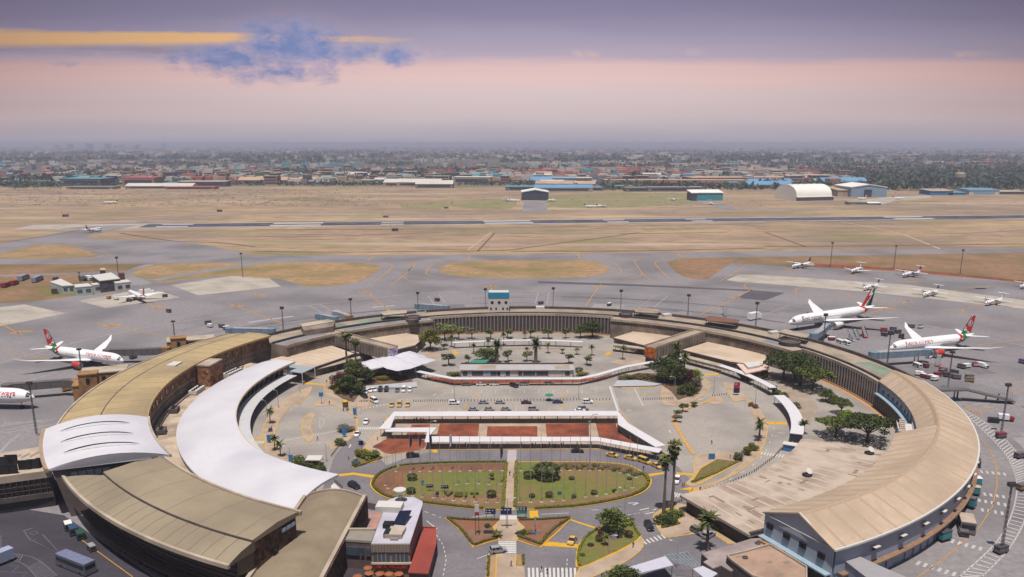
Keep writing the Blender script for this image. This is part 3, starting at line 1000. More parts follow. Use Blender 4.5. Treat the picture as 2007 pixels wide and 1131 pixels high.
par('wall',ringbox(MB(),136,158.2,M1,-64,0,10.7),BLUEL,tr)
par('outer_cladding',ringbox(MB(),158.22,158.5,.5,-64,4.4,11.25),WSTEEL,tr)
par('string_course',ringbox(MB(),158.4,160.0,-18,-63.5,4.0,4.4),mat('rusty_ledge',ph(150,118,96),.8,.2,.5),tr)
par('inner_cladding',ringbox(MB(),141.9,142.18,.5,-15,6.6,11.2),WSTEEL,tr)
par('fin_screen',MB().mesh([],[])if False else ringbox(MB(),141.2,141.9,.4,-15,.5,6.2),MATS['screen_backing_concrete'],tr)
b=MB()
for i in range(20):
 radial_box(b,141.0,-.2-i*.76,.5,.5,.5,5.6)
par('fin_screen',b,MATS['fin_concrete'],tr)
par('ledge',ringbox(MB(),139.8,142.0,.3,-15.3,6.2,6.6),BLUEL,tr)
for i in range(7):
 b=MB()
 radial_box(b,141.85,-1.2-i*2.0,9.0,.3,1.2,.7)
 par('window',b,WPAINT,tr)
 b=MB()
 radial_box(b,141.85,-1.2-i*2.0,7.4,.3,1.1,1.1)
 par('window',b,DARK,tr)
for i in range(12):
 th=-14-i*4.1
 b=MB()
 radial_box(b,158.55,th,7.2,.3,1.9,1.3)
 f=par('window',b,WPAINT,tr)
 for s in(-.17,.17):
  w=MB()
  radial_box(w,158.62,th+s,7.35,.3,.8,1.0)
  par('pane',w,DARK,f)
 b=MB()
 radial_box(b,159.2,th,8.7,1.4,2.2,.12)
 par('window_hood',b,WPAINT,tr)
for i in range(30):
 th=-17.5-i*1.55
 if i%7==3:
  continue
 b=MB()
 radial_box(b,158.3,th,.3,.5,2.6,3.4)
 par('loading_door',b,[WSTEEL,BLUEL,mat('teal_door',ph(70,150,160),.5,.1,.5)][(i*5)%3 if i%4==0 else 0],tr)
# gable end
e_in,e_rd,e_out=R(134.9,-64.2,0),R(147,-64.2,0),R(158.3,-64.2,0)
b=MB()
nrm=Vector((sin(radians(-64.2)),-cos(radians(-64.2)),0))*-.3
g0=[e_in+Vector((0,0,0)),e_out,e_out+Vector((0,0,11.3)),e_rd+Vector((0,0,15.7)),e_in+Vector((0,0,10.7))]
b.mesh([p for p in g0]+[p-nrm for p in g0],[(0,1,2,3,4),(9,8,7,6,5)]+[(i,5+i,5+(i+1)%5,(i+1)%5)for i in range(5)])
par('gable_wall',b,mat('blue_white_gable',ph(186,194,208),.5,.06,.5),tr)
d_=(e_out-e_in).normalized()
o_=Vector((d_.y,-d_.x,0))
for f in(.1,.36,.6,.86):
 for s in(-.55,.55):
  c_=e_in.lerp(e_out,f)+d_*s
  par('window',MB().prism([((c_+d_*x+o_*y).x,(c_+d_*x+o_*y).y)for x,y in((-.48,.2),(.48,.2),(.48,.8),(-.48,.8))],7.2,8.6),DARK,tr)
par('gable_ledge',MB().prism([((p+o_*y).x,(p+o_*y).y)for p,y in((e_in,.35),(e_out,.35),(e_out,2.2),(e_in,2.2))],4.2,4.6),BLUEL,tr)
par('gable_base',MB().prism([((p+o_*y).x,(p+o_*y).y)for p,y in((e_in,.32),(e_out,.32),(e_out,.8),(e_in,.8))],0,4.2),COND,tr)
b=MB()
a_,c_=g0[4]+o_*.75,g0[3]+o_*.75
for p,q in((g0[4],g0[3]),(g0[3],g0[2])):
 par('barge_board',MB().tube(p+o_*.62+Vector((0,0,.25)),q+o_*.62+Vector((0,0,.25)),.22,n=4),WPAINT,tr)
par('gable_rail',MB().tube(g0[4]+o_*.7,g0[2]+o_*.7,.12,n=4),WPAINT,tr)
# white escape stair at the inner corner
st=thing('escape_stair','white zigzag escape stair against the inner wall of the tan roofed wing','stair',R(138.2,-21,0),radians(-21))
for i in range(5):
 MB().box((0,0,1.0+i*2.0),(5.2,9.5,.3)).build('landing',WPAINT,st)
 b=MB()
 for s in range(2):
  b.box((-2.5+5*s,0,1.3+i*2),(.15,9.5,.7))
 b.build('balustrade',WPAINT,st)
 b=MB()
 for s in range(6):
  b.box((-1+(i%2)*2,-3.6+s*1.3,1.3+i*2.0+s*.3),(1.8,1.2,.3))
 b.build('flight',CONL,st)
for x in(-2.4,2.4):
 for y in(-4.5,4.5):
  MB().tube((x,y,0),(x,y,10),.16,n=6).build('post',COND,st)
# flat dusty roof hall inside the right wing
fr=thing('departures_hall','wide flat dusty concrete roof hall inside the lower right of the ring','departures hall',R(118,-45,0))
FROOF=mat('dusty_flat_roof',ph(198,180,165),.92,.10,.35,c2=ph(164,144,130),big=.12,detail=10)
FR=[R(105.4,-67.2),]+arc(105.3,-66,-28)+[R(108,-27.4),R(126.6,-27.4)]+arc(134.4,-28,-66)+[R(134.4,-66.2)]
fro=[(p.x,p.y)for p in FR]
cx_,cy_=sum(p[0]for p in fro)/len(fro),sum(p[1]for p in fro)/len(fro)
par('roof_slab',MB().prism(fro,4.2,5.0),FROOF,fr)
par('wall',MB().prism([(p.x,p.y)for p in[R(107,-66.4)]+arc(107,-65.5,-29)+arc(133.8,-28.6,-65.6)],0,4.2),COND,fr)
par('edge_upstand',MB().sweep([(133.7,5.0),(134.5,5.0),(134.5,5.5),(133.7,5.5)],-28,-66),COND,fr)
b=MB()
for i in range(17):
 th=-29.5-i*2.2
 b.line([R(106.5,th,5.02),R(133,th,5.02)],.8)
par('roof_beam',b,mat('roof_beam_dust',ph(202,183,165),.92,.1,.4),fr)
b=MB()
rr_=random.Random(3)
for i in range(26):
 r,th=rr_.uniform(108,132),-29-rr_.random()*35
 p=R(r,th,5.035+i*.0005)
 an=radians(th+rr_.choice((0,0,90)))
 ln,w=rr_.uniform(1,5),rr_.uniform(.5,1.2)
 d2=Vector((cos(an),sin(an),0))
 par('felt_patch',MB().line([p-d2*ln/2,p+d2*ln/2],w),mat('felt_patch_grey',ph(148,130,116),.92,.15,.5),fr)
for k,x,y in((8,1305,452),(10,525,305)):
 p=P(k,x,y,5.0)
 g=thing('roof_vent','dark roof vent with tilted white dish on the dusty flat roof, '+('middle' if k==8 else 'near the acacia trees'),'vent',(p.x,p.y,5.0))
 MB().lathe([(1.5,0),(1.6,.5),(.7,.9),(.3,1.0)],(0,0,0),12).build('base',DARK,g)
 b=MB().lathe([(.1,0),(.7,.15),(1.1,.45)],(0,0,0),12)
 o=b.build('dish',WPAINT,g,loc=(.4,.3,1.3))
 o.rotation_euler=(.7,.4,0)
 MB().tube((0,0,.9),(.4,.3,1.4),.08,n=5).build('arm',COND,g)
b=MB()
for r,th,ln in((118,-58.6,8),(119.5,-57,3)):
 pass
# slot along the inner foot of the right wing between the trees and the roof
# forecourt surfaces
def ksheet(name,k,pts,z,m,sm=0):
 p=PP(k,pts)
 if sm:
  p=smooth(p,sm)
 return sheet(name,p,z,m)
sheet('forecourt',arc(141,0,360),.03,LAND)
road=PP(0,[(640,1300),(600,1030),(640,940),(655,895),(690,850),(720,870),(757,912),(800,896),(860,882),(1000,872),(1160,872),(1290,888),(1330,916),(1352,940),(1350,972),(1395,1000),(1490,1060),(1400,1131),(1400,1300)])
sheet('forecourt_road',road,.036,ROADM)
sheet('service_yard',PP(0,[(-300,985),(0,990),(125,1010),(300,1131),(400,1220),(-400,1220)]),.036,mat('yard_asphalt',ph(72,67,78),.85,.15,.5,c2=ph(60,56,66),big=.06))  # yard asphalt colour darkened to paint in the corner vignette
def paved(k,pts,sm=0,m=None,h=.12,kerb=YEL,kw=.26,name='pavement'):
 p=PP(k,pts)
 if sm:
  p=smooth(p,sm)
 return island(name,p,m or PAVE,h,kerb,kw)
# left strip with small palms, and its lower plaza
paved(19,[(940,365),(925,440),(860,520),(800,585),(720,580),(610,690),(540,800),(505,900),(500,1010),(520,1131),(600,1230),(760,1250),(830,1320),(960,1420),(1100,1500),(850,1480),(560,1330),(400,1180),(370,1020),(340,940),(380,800),(480,640),(640,510),(800,420)],4)
paved(19,[(920,690),(985,715),(950,790),(935,880),(965,990),(920,1048),(860,1000),(830,900),(840,780)],5)
paved(19,[(985,610),(1010,560),(1060,530),(1140,520),(1250,600),(1160,590),(1080,605)],3)
paved(19,[(1190,1085),(1230,1040),(1290,1040),(1400,980),(1470,900),(1500,830),(1490,760),(1440,700),(1370,670),(1250,610),(1150,540),(1160,530),(1260,590),(1380,645),(1460,690),(1510,760),(1515,850),(1440,985),(1370,1050),(1280,1110),(1190,1131)],3,h=.1)
# tree bed on the left
paved(19,[(1100,380),(1110,440),(1160,490),(1260,530),(1380,580),(1500,620),(1640,610),(1640,380),(1560,360),(1300,250),(1150,300)],3)
LB=[(95,250),(80,290),(140,350),(220,395),(325,430),(450,262),(640,225),(830,200),(1060,185),(1060,170),(960,110),(700,80),(300,40),(160,120)]
BEDS=mat('bed_soil',ph(122,88,66),.95,.35,.5,c2=ph(98,92,58),big=.2,bump=.3)
island('planting_bed',PP(20,LB),BEDS,.35,None)
tag(MB().line([(p.x,p.y,.42)for p in PP(20,LB[:6])],.5).build('kerb',COND),kind='structure')
# pale ramp slab below the tensile roof and its twin on the right
sheet('ramp_slab',PP(20,[(450,265),(470,240),(1080,188),(1110,190),(1120,250),(1020,258)]),.42,mat('bluish_concrete',ph(184,186,194),.8,.08,.4))
sheet('ramp_slab',PP(21,[(60,300),(300,290),(610,340),(520,362),(0,372)]),.42,MATS['bluish_concrete'])
# tree bed on the right
paved(21,[(1100,260),(1190,310),(1205,370),(1150,450),(1000,540),(850,590),(720,600),(620,560),(620,380),(800,250)],3)
RB=[(740,435),(815,530),(950,480),(1080,410),(1105,370),(1080,300),(1040,250),(700,215),(330,200),(120,250),(150,290),(330,280),(600,335)]
island('planting_bed',PP(21,RB),BEDS,.35,None)
tag(MB().line([(p.x,p.y,.42)for p in PP(21,RB[:6])],.5).build('kerb',COND),kind='structure')
# right loop: thin yellow divider and pavements
tag(MB().line([(p.x,p.y,.16)for p in smooth(PP(21,[(1000,1200),(870,1000),(800,870),(765,790),(780,720),(860,670),(960,620),(1080,580),(1180,545),(1250,495)]),4,False)],1.5).build('kerb_strip',mat('sandy_divider',ph(206,160,96),.9,.25,.8)),kind='structure')
paved(21,[(1250,492),(1310,485),(1360,545),(1290,585),(1160,555)],2)
paved(7,[(825,725),(850,720),(905,760),(960,800),(1040,870),(1110,950),(1145,1040),(1135,1131),(1090,1240),(1000,1330),(880,1410),(700,1490),(600,1540),(560,1570),(600,1500),(790,1440),(960,1320),(1060,1180),(1090,1060),(1050,960),(990,850),(905,858),(870,810)],3)
paved(8,[(495,505),(545,450),(550,350),(600,310),(700,300),(840,310),(850,360),(700,450),(560,520)],3)
paved(8,[(275,740),(290,705),(360,660),(450,640),(560,680),(640,735),(600,800),(530,830),(385,870),(320,830)],3)
paved(8,[(385,872),(530,832),(545,812),(700,830),(830,910),(790,912),(690,850),(540,845)],0)
# oval lawn
OV=[(726.4,949.3),(736.6,931.7),(766,917),(800,911),(880,907),(993,906),(1011,906),(1151,906),(1224.5,911),(1256.7,924.4),(1275.7,940.5),(1268,959.5),(1233,975.6),(1151,991.7),(1049,999),(946,999),(829,987),(763,977),(736.6,964)]
ov=smooth(PP(0,OV),4)
island('oval_lawn',ov,LAWN,.15,YEL,.42)
cxo=sum((p for p in ov),Vector())/len(ov)
ov2=[cxo+(p-cxo)*.965 for p in ov]
sheet('bare_bed',smooth(PP(15,[(90,300),(200,200),(400,130),(560,90),(1760,60),(1760,160),(560,190),(520,300),(430,400),(350,470),(200,440)]),3),.165,mat('brown_bed',ph(140,98,72),.95,.25,.4,c2=ph(112,80,58),big=.1))
sheet('bare_bed',smooth(PP(15,[(740,560),(740,480),(1000,480),(1300,500),(1500,480),(1770,450),(1760,620),(1200,600)]),3),.165,mat('tan_bed',ph(142,112,82),.95,.2,.4,c2=ph(118,92,64),big=.1))
sheet('bare_bed',smooth(PP(16,[(600,60),(1050,50),(1500,90),(1740,190),(1620,190),(1300,150),(650,140)]),3),.165,MATS['brown_bed'])
sheet('bare_bed',smooth(PP(16,[(90,560),(600,540),(1200,490),(1700,370),(1600,440),(1300,520),(500,600),(100,610)]),3),.165,MATS['tan_bed'])
sheet('footpath',PP(6,[(662,362),(724,362),(712,690),(640,690)]),.19,PAVE)
sheet('footpath',PP(6,[(666,280),(726,280),(724,362),(662,362)]),.05,mat('pale_crossing',ph(186,176,176),.85,.08,.5))
paved(6,[(606,748),(730,748),(772,800),(728,850),(725,893),(600,893),(606,850),(568,800)],0,kerb=None,name='footpath')
paved(6,[(592,978),(724,978),(724,1060),(776,1062),(790,1200),(585,1200)],0,kerb=None,name='footpath')
paved(6,[(530,1000),(592,980),(584,1200),(520,1200)],0,m=VERGE)
paved(6,[(722,984),(778,990),(778,1060),(718,1060)],0,m=VERGE)
# triangle beds below the oval
TB=mat('triangle_bed',ph(134,104,84),.95,.2,.4,c2=ph(150,92,64),big=.12)
tl=PP(6,[(246,738),(330,800),(395,870),(437,936),(520,905),(604,882),(610,850),(570,800),(612,750),(400,742)])
trr=PP(6,[(728,752),(900,748),(1092,738),(1000,830),(882,936),(800,910),(728,885),(735,850),(775,800)])
island('flower_bed',tl,TB,.14,YEL,.45)
island('flower_bed',trr,TB,.14,YEL,.45)
ri=smooth(PP(6,[(1285,800),(1380,750),(1490,745),(1520,800),(1556,862),(1480,920),(1350,985),(1150,1070),(1128,1010),(1150,905),(1215,850)]),3)
island('corner_lawn',ri,LAWN,.14,YEL,.45)
paved(6,[(1560,862),(1572,930),(1500,1000),(1400,1060),(1300,1105),(1140,1160),(1146,1075),(1350,990),(1480,925)],2)
island('flower_bed',PP(4,[(998,400),(1010,330),(1045,280),(1080,270),(1195,330),(1140,360)]),mat('scrub_bed',ph(124,104,66),.95,.3,.6,c2=ph(108,108,54),big=.25),.14,YEL,.5)
island('flower_bed',PP(8,[(528,500),(590,405),(700,342),(846,360),(700,440),(560,505)]),mat('scrub_bed',ph(124,104,66),.95,.3,.6,c2=ph(108,108,54),big=.25),.16,YEL,.4)
island('flower_bed',PP(8,[(296,745),(320,700),(400,665),(480,700),(440,740),(452,775),(330,806)]),LAWN,.16,YEL,.5)
# paving round the white walkways, red earth beds
paved(6,[(-190,150),(-140,60),(-20,20),(1430,22),(1480,100),(1700,262),(1700,310),(1400,284),(1220,276),(60,280),(-60,305),(-180,335),(-330,345),(-300,270),(-250,200)],0)
for pts,nm in(([(212,108),(476,106),(468,195),(188,196)],0),([(532,124),(864,122),(866,196),(524,198)],0),([(920,106),(1208,104),(1212,192),(928,194)],0),([(1256,102),(1386,100),(1402,140),(1440,180),(1540,232),(1480,250),(1300,222),(1276,192)],0),([(26,112),(146,110),(142,130),(14,132)],0),([(-4,156),(118,154),(108,184),(-14,186)],0),([(200,214),(470,214),(468,226),(190,226)],0),([(1300,196),(1400,205),(1440,225),(1310,215)],0)):
 island('earth_bed',PP(6,pts),SOIL,.15 if pts[0][0]!=1300 else.17,None)
island('earth_bed',smooth(PP(20,[(565,985),(660,930),(750,888),(1000,888),(1205,900),(1200,1000),(1000,1040),(820,1070),(720,1060),(640,1010)]),3),SOIL,.15,None)
island('earth_bed',PP(5,[(130,672),(330,688),(620,692),(1250,694),(1400,680),(1500,650),(1500,660),(1380,700),(1250,716),(600,722),(330,728),(150,690)]),SOIL,.12,None)
# inner far arc pavements
for r0,r1,t0,t1,m_ in((96.2,97.4,58,122,PAVE),(103.5,105,56,124,PAVE),(139.2,140.8,65,118,PAVE)):
 o=MB().sweep([(r0,.1),(r1,.1)],t0,t1,closed=False).build('pavement',m_)
 if o.data.polygons[0].normal.z<0:
  o.data.flip_normals()
 tag(o,kind='structure')
ksheet('footpath',5,[(1480,560),(1600,540),(1850,520),(1880,545),(1600,590)],.05,PAVE)
ksheet('footpath',3,[(1560,500),(1720,490),(1760,500),(1600,545)],.05,PAVE)
ksheet('dusty_yard',9,[(-90,640),(100,760),(200,900),(160,1010),(-20,960),(-80,820)],.045,mat('dusty_tarmac',ph(160,144,130),.9,.12,.6,c2=ph(180,160,140),big=.15))
o=MB().sweep([(138.4,.07),(140.6,.07)],-10,22,closed=False).build('pavement',mat('ochre_plinth',(0,0,0)))
o.data.flip_normals()if o.data.polygons[0].normal.z<0 else None
tag(o,kind='structure')
# painted marks on the forecourt
Z=.062
m=MB()
for k,y,x0,x1 in((5,795,325,1390),):
 m.line([P(k,x0,y),P(k,x1,y-4)],.18,Z)
 for i in range(11):
  x=x0+(x1-x0)*i/10
  m.line([P(k,x,y),P(k,x+3,y-24)],.18,Z)
for y,x0,x1 in((766,350,410),(766,815,860),(825,800,850),(826,350,400),(895,800,850),(762,1340,1400),(915,50,90),(906,1430,1480)):
 m.line([P(5,x0,y),P(5,x1,y)],.25,Z)
m.line([P(5,218,926),P(5,470,924)],.16,Z)
for i in range(12):
 x=218+i*82
 m.line([P(5,x,932),P(5,x+8,908)],.16,Z)
m.line([P(5,1490,745),P(5,1550,925)],.9,Z)
m.line([P(5,1505,745),P(5,1566,925)],.2,Z)
m.line(PP(5,[(1585,920),(1650,924),(1640,918)]),.3,Z)
m.line(PP(5,[(185,815),(200,800),(215,800)]),.4,Z)
m.line(PP(5,[(240,815),(280,795),(325,790)]),.2,Z)
m.line(PP(5,[(1670,755),(1735,890)]),.35,Z)
m.line(PP(21,[(130,655),(240,655)]),.35,Z)
m.line(PP(21,[(700,900),(722,935)]),.5,Z)
m.line(PP(21,[(1060,530),(1120,510)]),.5,Z)
for i in range(10):
 for(k,a,b_,c_,d_)in((20,(385,750),(640,750),(18,-38),1.0),):
  x=a[0]+(b_[0]-a[0])*i/9
  m.line([P(k,x,768),P(k,x+16,735)],.55,Z)
for i in range(9):
 x,y=400+i*43,520-i*8
 m.line([P(20,x,y+6),P(20,x+12,y-8)],.5,Z)
for i in range(9):
 x=228+i*18
 m.line([P(19,x,1068),P(19,x+5,1035)],.32,Z)
for i in range(34):
 f=i/33
 x,y=580+f*720,1030-f*130
 m.line([P(19,x,y+12),P(19,x+22,y-12)],.16,Z)
for dy in(-16,14):
 m.line(PP(19,[(580,1030+dy),(1300,900+dy)]),.1,Z)
for i in range(6):
 y=722+i*5.5
 m.line([P(6,614,y),P(6,730,y)],.55,Z)
for i in range(7):
 y=896+i*12
 m.line([P(6,604,y),P(6,724,y)],.8,Z)
for i in range(12):
 x=808+i*28
 m.line([P(6,x,1070),P(6,x+2,1140)],.6,Z)
for i in range(7):
 f=i/6
 x,y=218+f*150,900-f*48
 m.line([P(8,x-14,y-22+8),P(8,x+12,y+16-4)],.55,Z)
for i in range(6):
 f=i/5
 x,y=410+f*82,580+f*15
 m.line([P(8,x+12,y-14),P(8,x-6,y+12)],.5,Z)
for i in range(9):
 f=i/8
 x,y=1000+f*160,302+f*24
 m.line([P(8,x+8,y-8),P(8,x-6,y+8)],.5,Z)
for k,pts in((6,[(460,1010),(590,960)]),(6,[(890,712),(1075,703)]),(6,[(1230,684),(1275,680)]),(6,[(430,732),(560,716)])):
 m.line(PP(k,pts),.25,Z)
m.dashes(PP(6,[(190,850),(235,920),(255,1010),(232,1131)]),.22,1.2,1.2,Z)
m.dashes(PP(6,[(110,692),(220,735)]),.25,1.5,1.5,Z)
m.dashes(PP(6,[(1065,1010),(1062,1075)]),.2,1.2,1.0,Z)
m.dashes(PP(8,[(-40,700),(110,716),(250,690),(400,640)]),.22,1.5,1.5,Z)
m.dashes(PP(16,[(1480,735),(1700,700),(1990,640)]),.22,1.6,1.6,Z)
for pts in([(1690,665),(1810,640)],[(1760,715),(1885,690)],[(1540,575),(1680,570)],[(1600,600),(1680,570)]):
 m.line(PP(16,pts),.45,Z)
m.line(PP(4,[(1490,755),(1560,810)]),.3,Z)
m.line(PP(20,[(300,950),(280,990)]),.5,Z)
m.dashes(smooth(PP(8,[(690,530),(830,455),(980,350),(1060,220),(1100,60)]),3,False),.25,2.2,6,Z)
for x,y in((1130,170),(1160,200),(1080,190),(1110,165),(660,515),(690,525)):
 m.line(PP(8,[(x,y),(x+30,y-4)]),.25,Z)
for x,y,dx,dy in((100,205,10,20),(240,160,0,30),(330,240,10,26),(380,170,8,24)):
 pass
m.line(smooth(PP(19,[(1050,745),(1095,770),(1100,810),(1075,850),(1050,880)]),3,False),.14,Z)
m.line(PP(19,[(1050,745),(1048,880)]),.12,Z)
# forecourt text strip and no-parking letters are left as short worn dashes
tag(m.build('road_marking',WHT),kind='structure')
m=MB()
for pts in([(862,451),(872,440),(1140,452),(1152,462)],):
 pass
m.face([(p.x,p.y,Z)for p in PP(4,[(875,445),(1000,432),(1145,452),(1130,468),(1000,447),(885,460)])])
m.face([(p.x,p.y,Z)for p in PP(8,[(205,455),(250,440),(340,430),(350,440),(240,460)])])
m.face([(p.x,p.y,Z)for p in PP(8,[(430,430),(545,440),(540,452),(430,444)])])
m.face([(p.x,p.y,Z+.07)for p in PP(8,[(445,548),(520,530),(608,572),(590,580),(500,550)])])
m.face([(p.x,p.y,Z)for p in PP(16,[(248,675),(360,670),(372,790),(258,795)])])
m.face([(p.x,p.y,Z)for p in PP(16,[(440,1110),(470,1075),(930,1120),(920,1160),(430,1131)])])
m.face([(p.x,p.y,Z)for p in PP(16,[(790,785),(1150,900),(1140,920),(780,800)])])
m.face([(p.x,p.y,Z)for p in PP(19,[(190,1000),(360,985),(375,1000),(200,1020)])])
m.face([(p.x,p.y,Z)for p in PP(19,[(830,330),(860,305),(1135,340),(1130,352)])])
m.face([(p.x,p.y,Z)for p in PP(19,[(250,1075),(370,1060),(380,1072),(270,1085)])])
m.face([(p.x,p.y,Z+.08)for p in PP(20,[(300,765),(330,735),(375,735),(345,775)])])
m.face([(p.x,p.y,Z)for p in PP(7,[(650,668),(660,660),(785,645),(782,660)])])
m.face([(p.x,p.y,Z)for p in PP(7,[(1145,1012),(1148,1006),(1290,1010),(1290,1028),(1148,1024)])])
m.face([(p.x,p.y,Z+.08)for p in PP(8,[(958,300),(970,292),(995,292),(985,306)])])
m.face([(p.x,p.y,Z+.08)for p in PP(20,[(1300,1020),(1360,1020),(1370,1055),(1310,1055)])])
m.face([(p.x,p.y,Z)for p in PP(5,[(1440,515),(1480,488),(1515,486),(1475,520)])])
m.face([(p.x,p.y,Z)for p in PP(5,[(318,475),(352,475),(374,512),(345,516)])])
for k,pts,w in((5,[(60,880),(180,886),(270,868)],.3),(5,[(0,756),(300,760)],.25),(5,[(1510,755),(1850,745)],.5),(5,[(580,862),(720,866)],.4),(5,[(1340,865),(1500,862)],.4),(3,[(1150,900),(1230,880),(1225,868)],.5),(8,[(380,870),(540,825)],.5),(8,[(690,850),(785,912)],.5),(19,[(985,240),(1180,295)],.5),(19,[(1000,240),(1390,110)],.6),(3,[(1640,540),(1720,520)],.3),(5,[(150,540),(260,522)],.3),(7,[(0,480),(240,500)],.5),(7,[(560,570),(790,640)],.8),(21,[(0,372),(270,385),(520,365)],.5),(22,[(1190,580),(1947,1131)],.18)):
 m.line(PP(k,pts),w,Z+.01)
for x,y in((505,815),(1150,815),(425,895),(1130,890)):
 m.line(PP(5,[(x-20,y),(x+20,y)]),.5,Z)
 m.line(PP(5,[(x-5,y+10),(x+5,y-16)]),.6,Z)
m.line(PP(21,[(390,470),(410,450)]),.8,Z)
tag(m.build('yellow_marking',YEL),kind='structure')
# hatched marks in the dark yard, lower left
m=MB()
m.line(PP(22,[(345,450),(445,590),(480,600),(890,795),(630,512),(480,605)]),.14,Z)
m.line(PP(22,[(345,450),(480,415)]),.3,Z)
for i in range(12):
 f=i/11
 m.line(PP(22,[(420+f*130,985+f*190),(590+f*260,905+f*200)]),.18,Z)
for i in range(5):
 m.line(PP(22,[(130+i*38,850+i*12),(190+i*36,790+i*4)]),.18,Z)
m.line(smooth(PP(22,[(140,785),(330,805),(560,880),(840,1110)]),3,False),.14,Z)
m.line(smooth(PP(22,[(150,870),(280,915),(400,980),(560,1170)]),3,False),.14,Z)
m.line(PP(22,[(140,965),(275,970),(180,1060)]),.12,Z)
m.line(PP(22,[(0,1055),(405,1070),(330,1131)]),.12,Z)
for i in range(9):
 m.line(PP(22,[(0,530+i*26),(28,536+i*26)]),.25,Z)
m.line(smooth(PP(22,[(440,490),(500,460),(560,485),(500,512)]),5),.12,Z,closed=True)
tag(m.build('yard_marking',mat('worn_white_paint',ph(132,128,138),.8,.2,1.0)),kind='structure')
# apron lines
m=MB()
AZ_=.075
def lead(k,pts,w=.5,box=None):
 m.line(PP(k,pts),w,AZ_)
 if box:
  for bx,by,ln in box:
   c_=P(k,bx,by)
   m.line([c_+Vector((-ln/2,0,0)),c_+Vector((ln/2,0,0))],2.2,AZ_)
def leadp(pts,w=.6):
 m.line(smooth(pts,4,False),w,AZ_)
lead(1,[(-200,180),(0,275),(130,350),(170,362)],.7,((110,350,6),(185,338,9)))
lead(1,[(720,272),(800,292),(960,325),(1190,368)],.7,((790,298,7),(850,290,8)))
lead(1,[(0,482),(200,515),(400,545)],.6)
lead(1,[(1075,120),(1150,165),(1185,178)],.7,((1200,158,9),(1150,165,6)))
lead(3,[(165,125),(240,152),(400,212),(580,280)],.7,((235,150,10),))
lead(3,[(300,32),(400,70),(462,88)],.6,((410,68,8),))
lead(3,[(1165,25),(1210,50),(1290,120),(1380,190)],.7,((1190,52,10),))
lead(5,[(608,-10),(618,30),(630,95)],.7,((614,8,12),))
lead(5,[(1425,-8),(1400,20),(1310,150)],.7,((1418,8,12),))
lead(7,[(1020,32),(920,88),(640,218)],.7,((905,90,9),))
lead(9,[(480,230),(570,210),(690,170),(775,148)],.7,((695,170,14),))
lead(9,[(1370,442),(1723,395)],.7)
lead(9,[(1600,775),(1723,770)],.6)
lead(9,[(0,45),(40,35),(90,2)],.5)
leadp(PP(9,[(40,20),(35,40),(60,60),(200,80),(440,65)]))
leadp(PP(9,[(950,85),(870,105),(835,125),(850,145),(960,175),(1180,185),(1420,150)]))
leadp(PP(9,[(1410,148),(1310,165),(1268,190),(1300,215),(1500,245),(1723,255)]))
leadp(PP(9,[(440,65),(430,75),(445,88),(600,115),(760,125),(900,100)]))
leadp(PP(9,[(1160,40),(1300,20),(1500,0)]))
for k,x,y in((14,150,892),(14,590,922),(14,1010,962),(14,1490,1010),(9,1400,22)):
 c_=P(k,x,y)
 m.line([c_-Vector((4,0,0)),c_+Vector((4,0,0))],4,AZ_)
 m.line([c_-Vector((12,4,0)),c_+Vector((12,4,0))],.5,AZ_)
lead(14,[(-270,905),(0,905),(150,892)],.4)
lead(13,[(1635,850),(1560,895),(1460,955)],.7)
lead(13,[(1667,965),(1630,980),(1620,990),(1640,1010)],.7)
for k,pts in((12,[(640,822),(780,822),(880,828),(935,845),(950,858),(900,910),(830,955),(760,972)]),(12,[(1767,812),(1450,820),(1300,832),(1220,850),(1185,895),(1200,915),(1300,935),(1500,948)]),(13,[(520,805),(640,820),(710,830),(755,865),(765,895),(720,915),(600,940)]),(13,[(1400,788),(1180,800),(1060,808),(1010,825),(1005,840),(1060,900),(1120,940),(1300,962)]),(12,[(1040,820),(1080,825),(1098,840),(1060,890),(1028,918),(980,960),(945,975)]),(12,[(1150,825),(1110,840),(1060,890)]),(12,[(1030,915),(1040,940),(1080,955),(1150,965)]),(13,[(730,800),(840,815),(865,830),(915,905),(960,940),(1010,955)]),(13,[(990,790),(900,800),(860,822)]),(13,[(915,908),(880,930),(780,950)]),(11,[(505,660),(540,650),(800,612),(1000,590)]),(11,[(480,705),(620,735),(755,770),(720,785),(500,805)])):
 leadp(PP(k,pts),.8)
for k,pts in((12,[(778,815),(822,785)]),(12,[(1470,812),(1490,780)]),(13,[(470,768),(482,805)]),(13,[(1155,765),(1195,795)])):
 lead(k,pts,1.2)
lead(13,[(760,950),(1100,985),(1767,1040)],.4)
lead(10,[(1200,130),(1280,210),(1340,290),(1378,400),(1382,520),(1350,660),(1270,790),(1130,920),(960,1060),(850,1131)],.25)
lead(9,[(1260,880),(1340,935),(1420,950)],.3)
for i in range(5):
 lead(9,[(1270+i*30,885+i*4),(1320+i*22,935+i*6)],.25)
lead(9,[(1425,902),(1500,900)],1.2)
for i in range(6):
 lead(9,[(1560+i*40,690),(1580+i*40,684)],.35)
tag(m.build('apron_line',YELD),kind='structure')
m=MB()
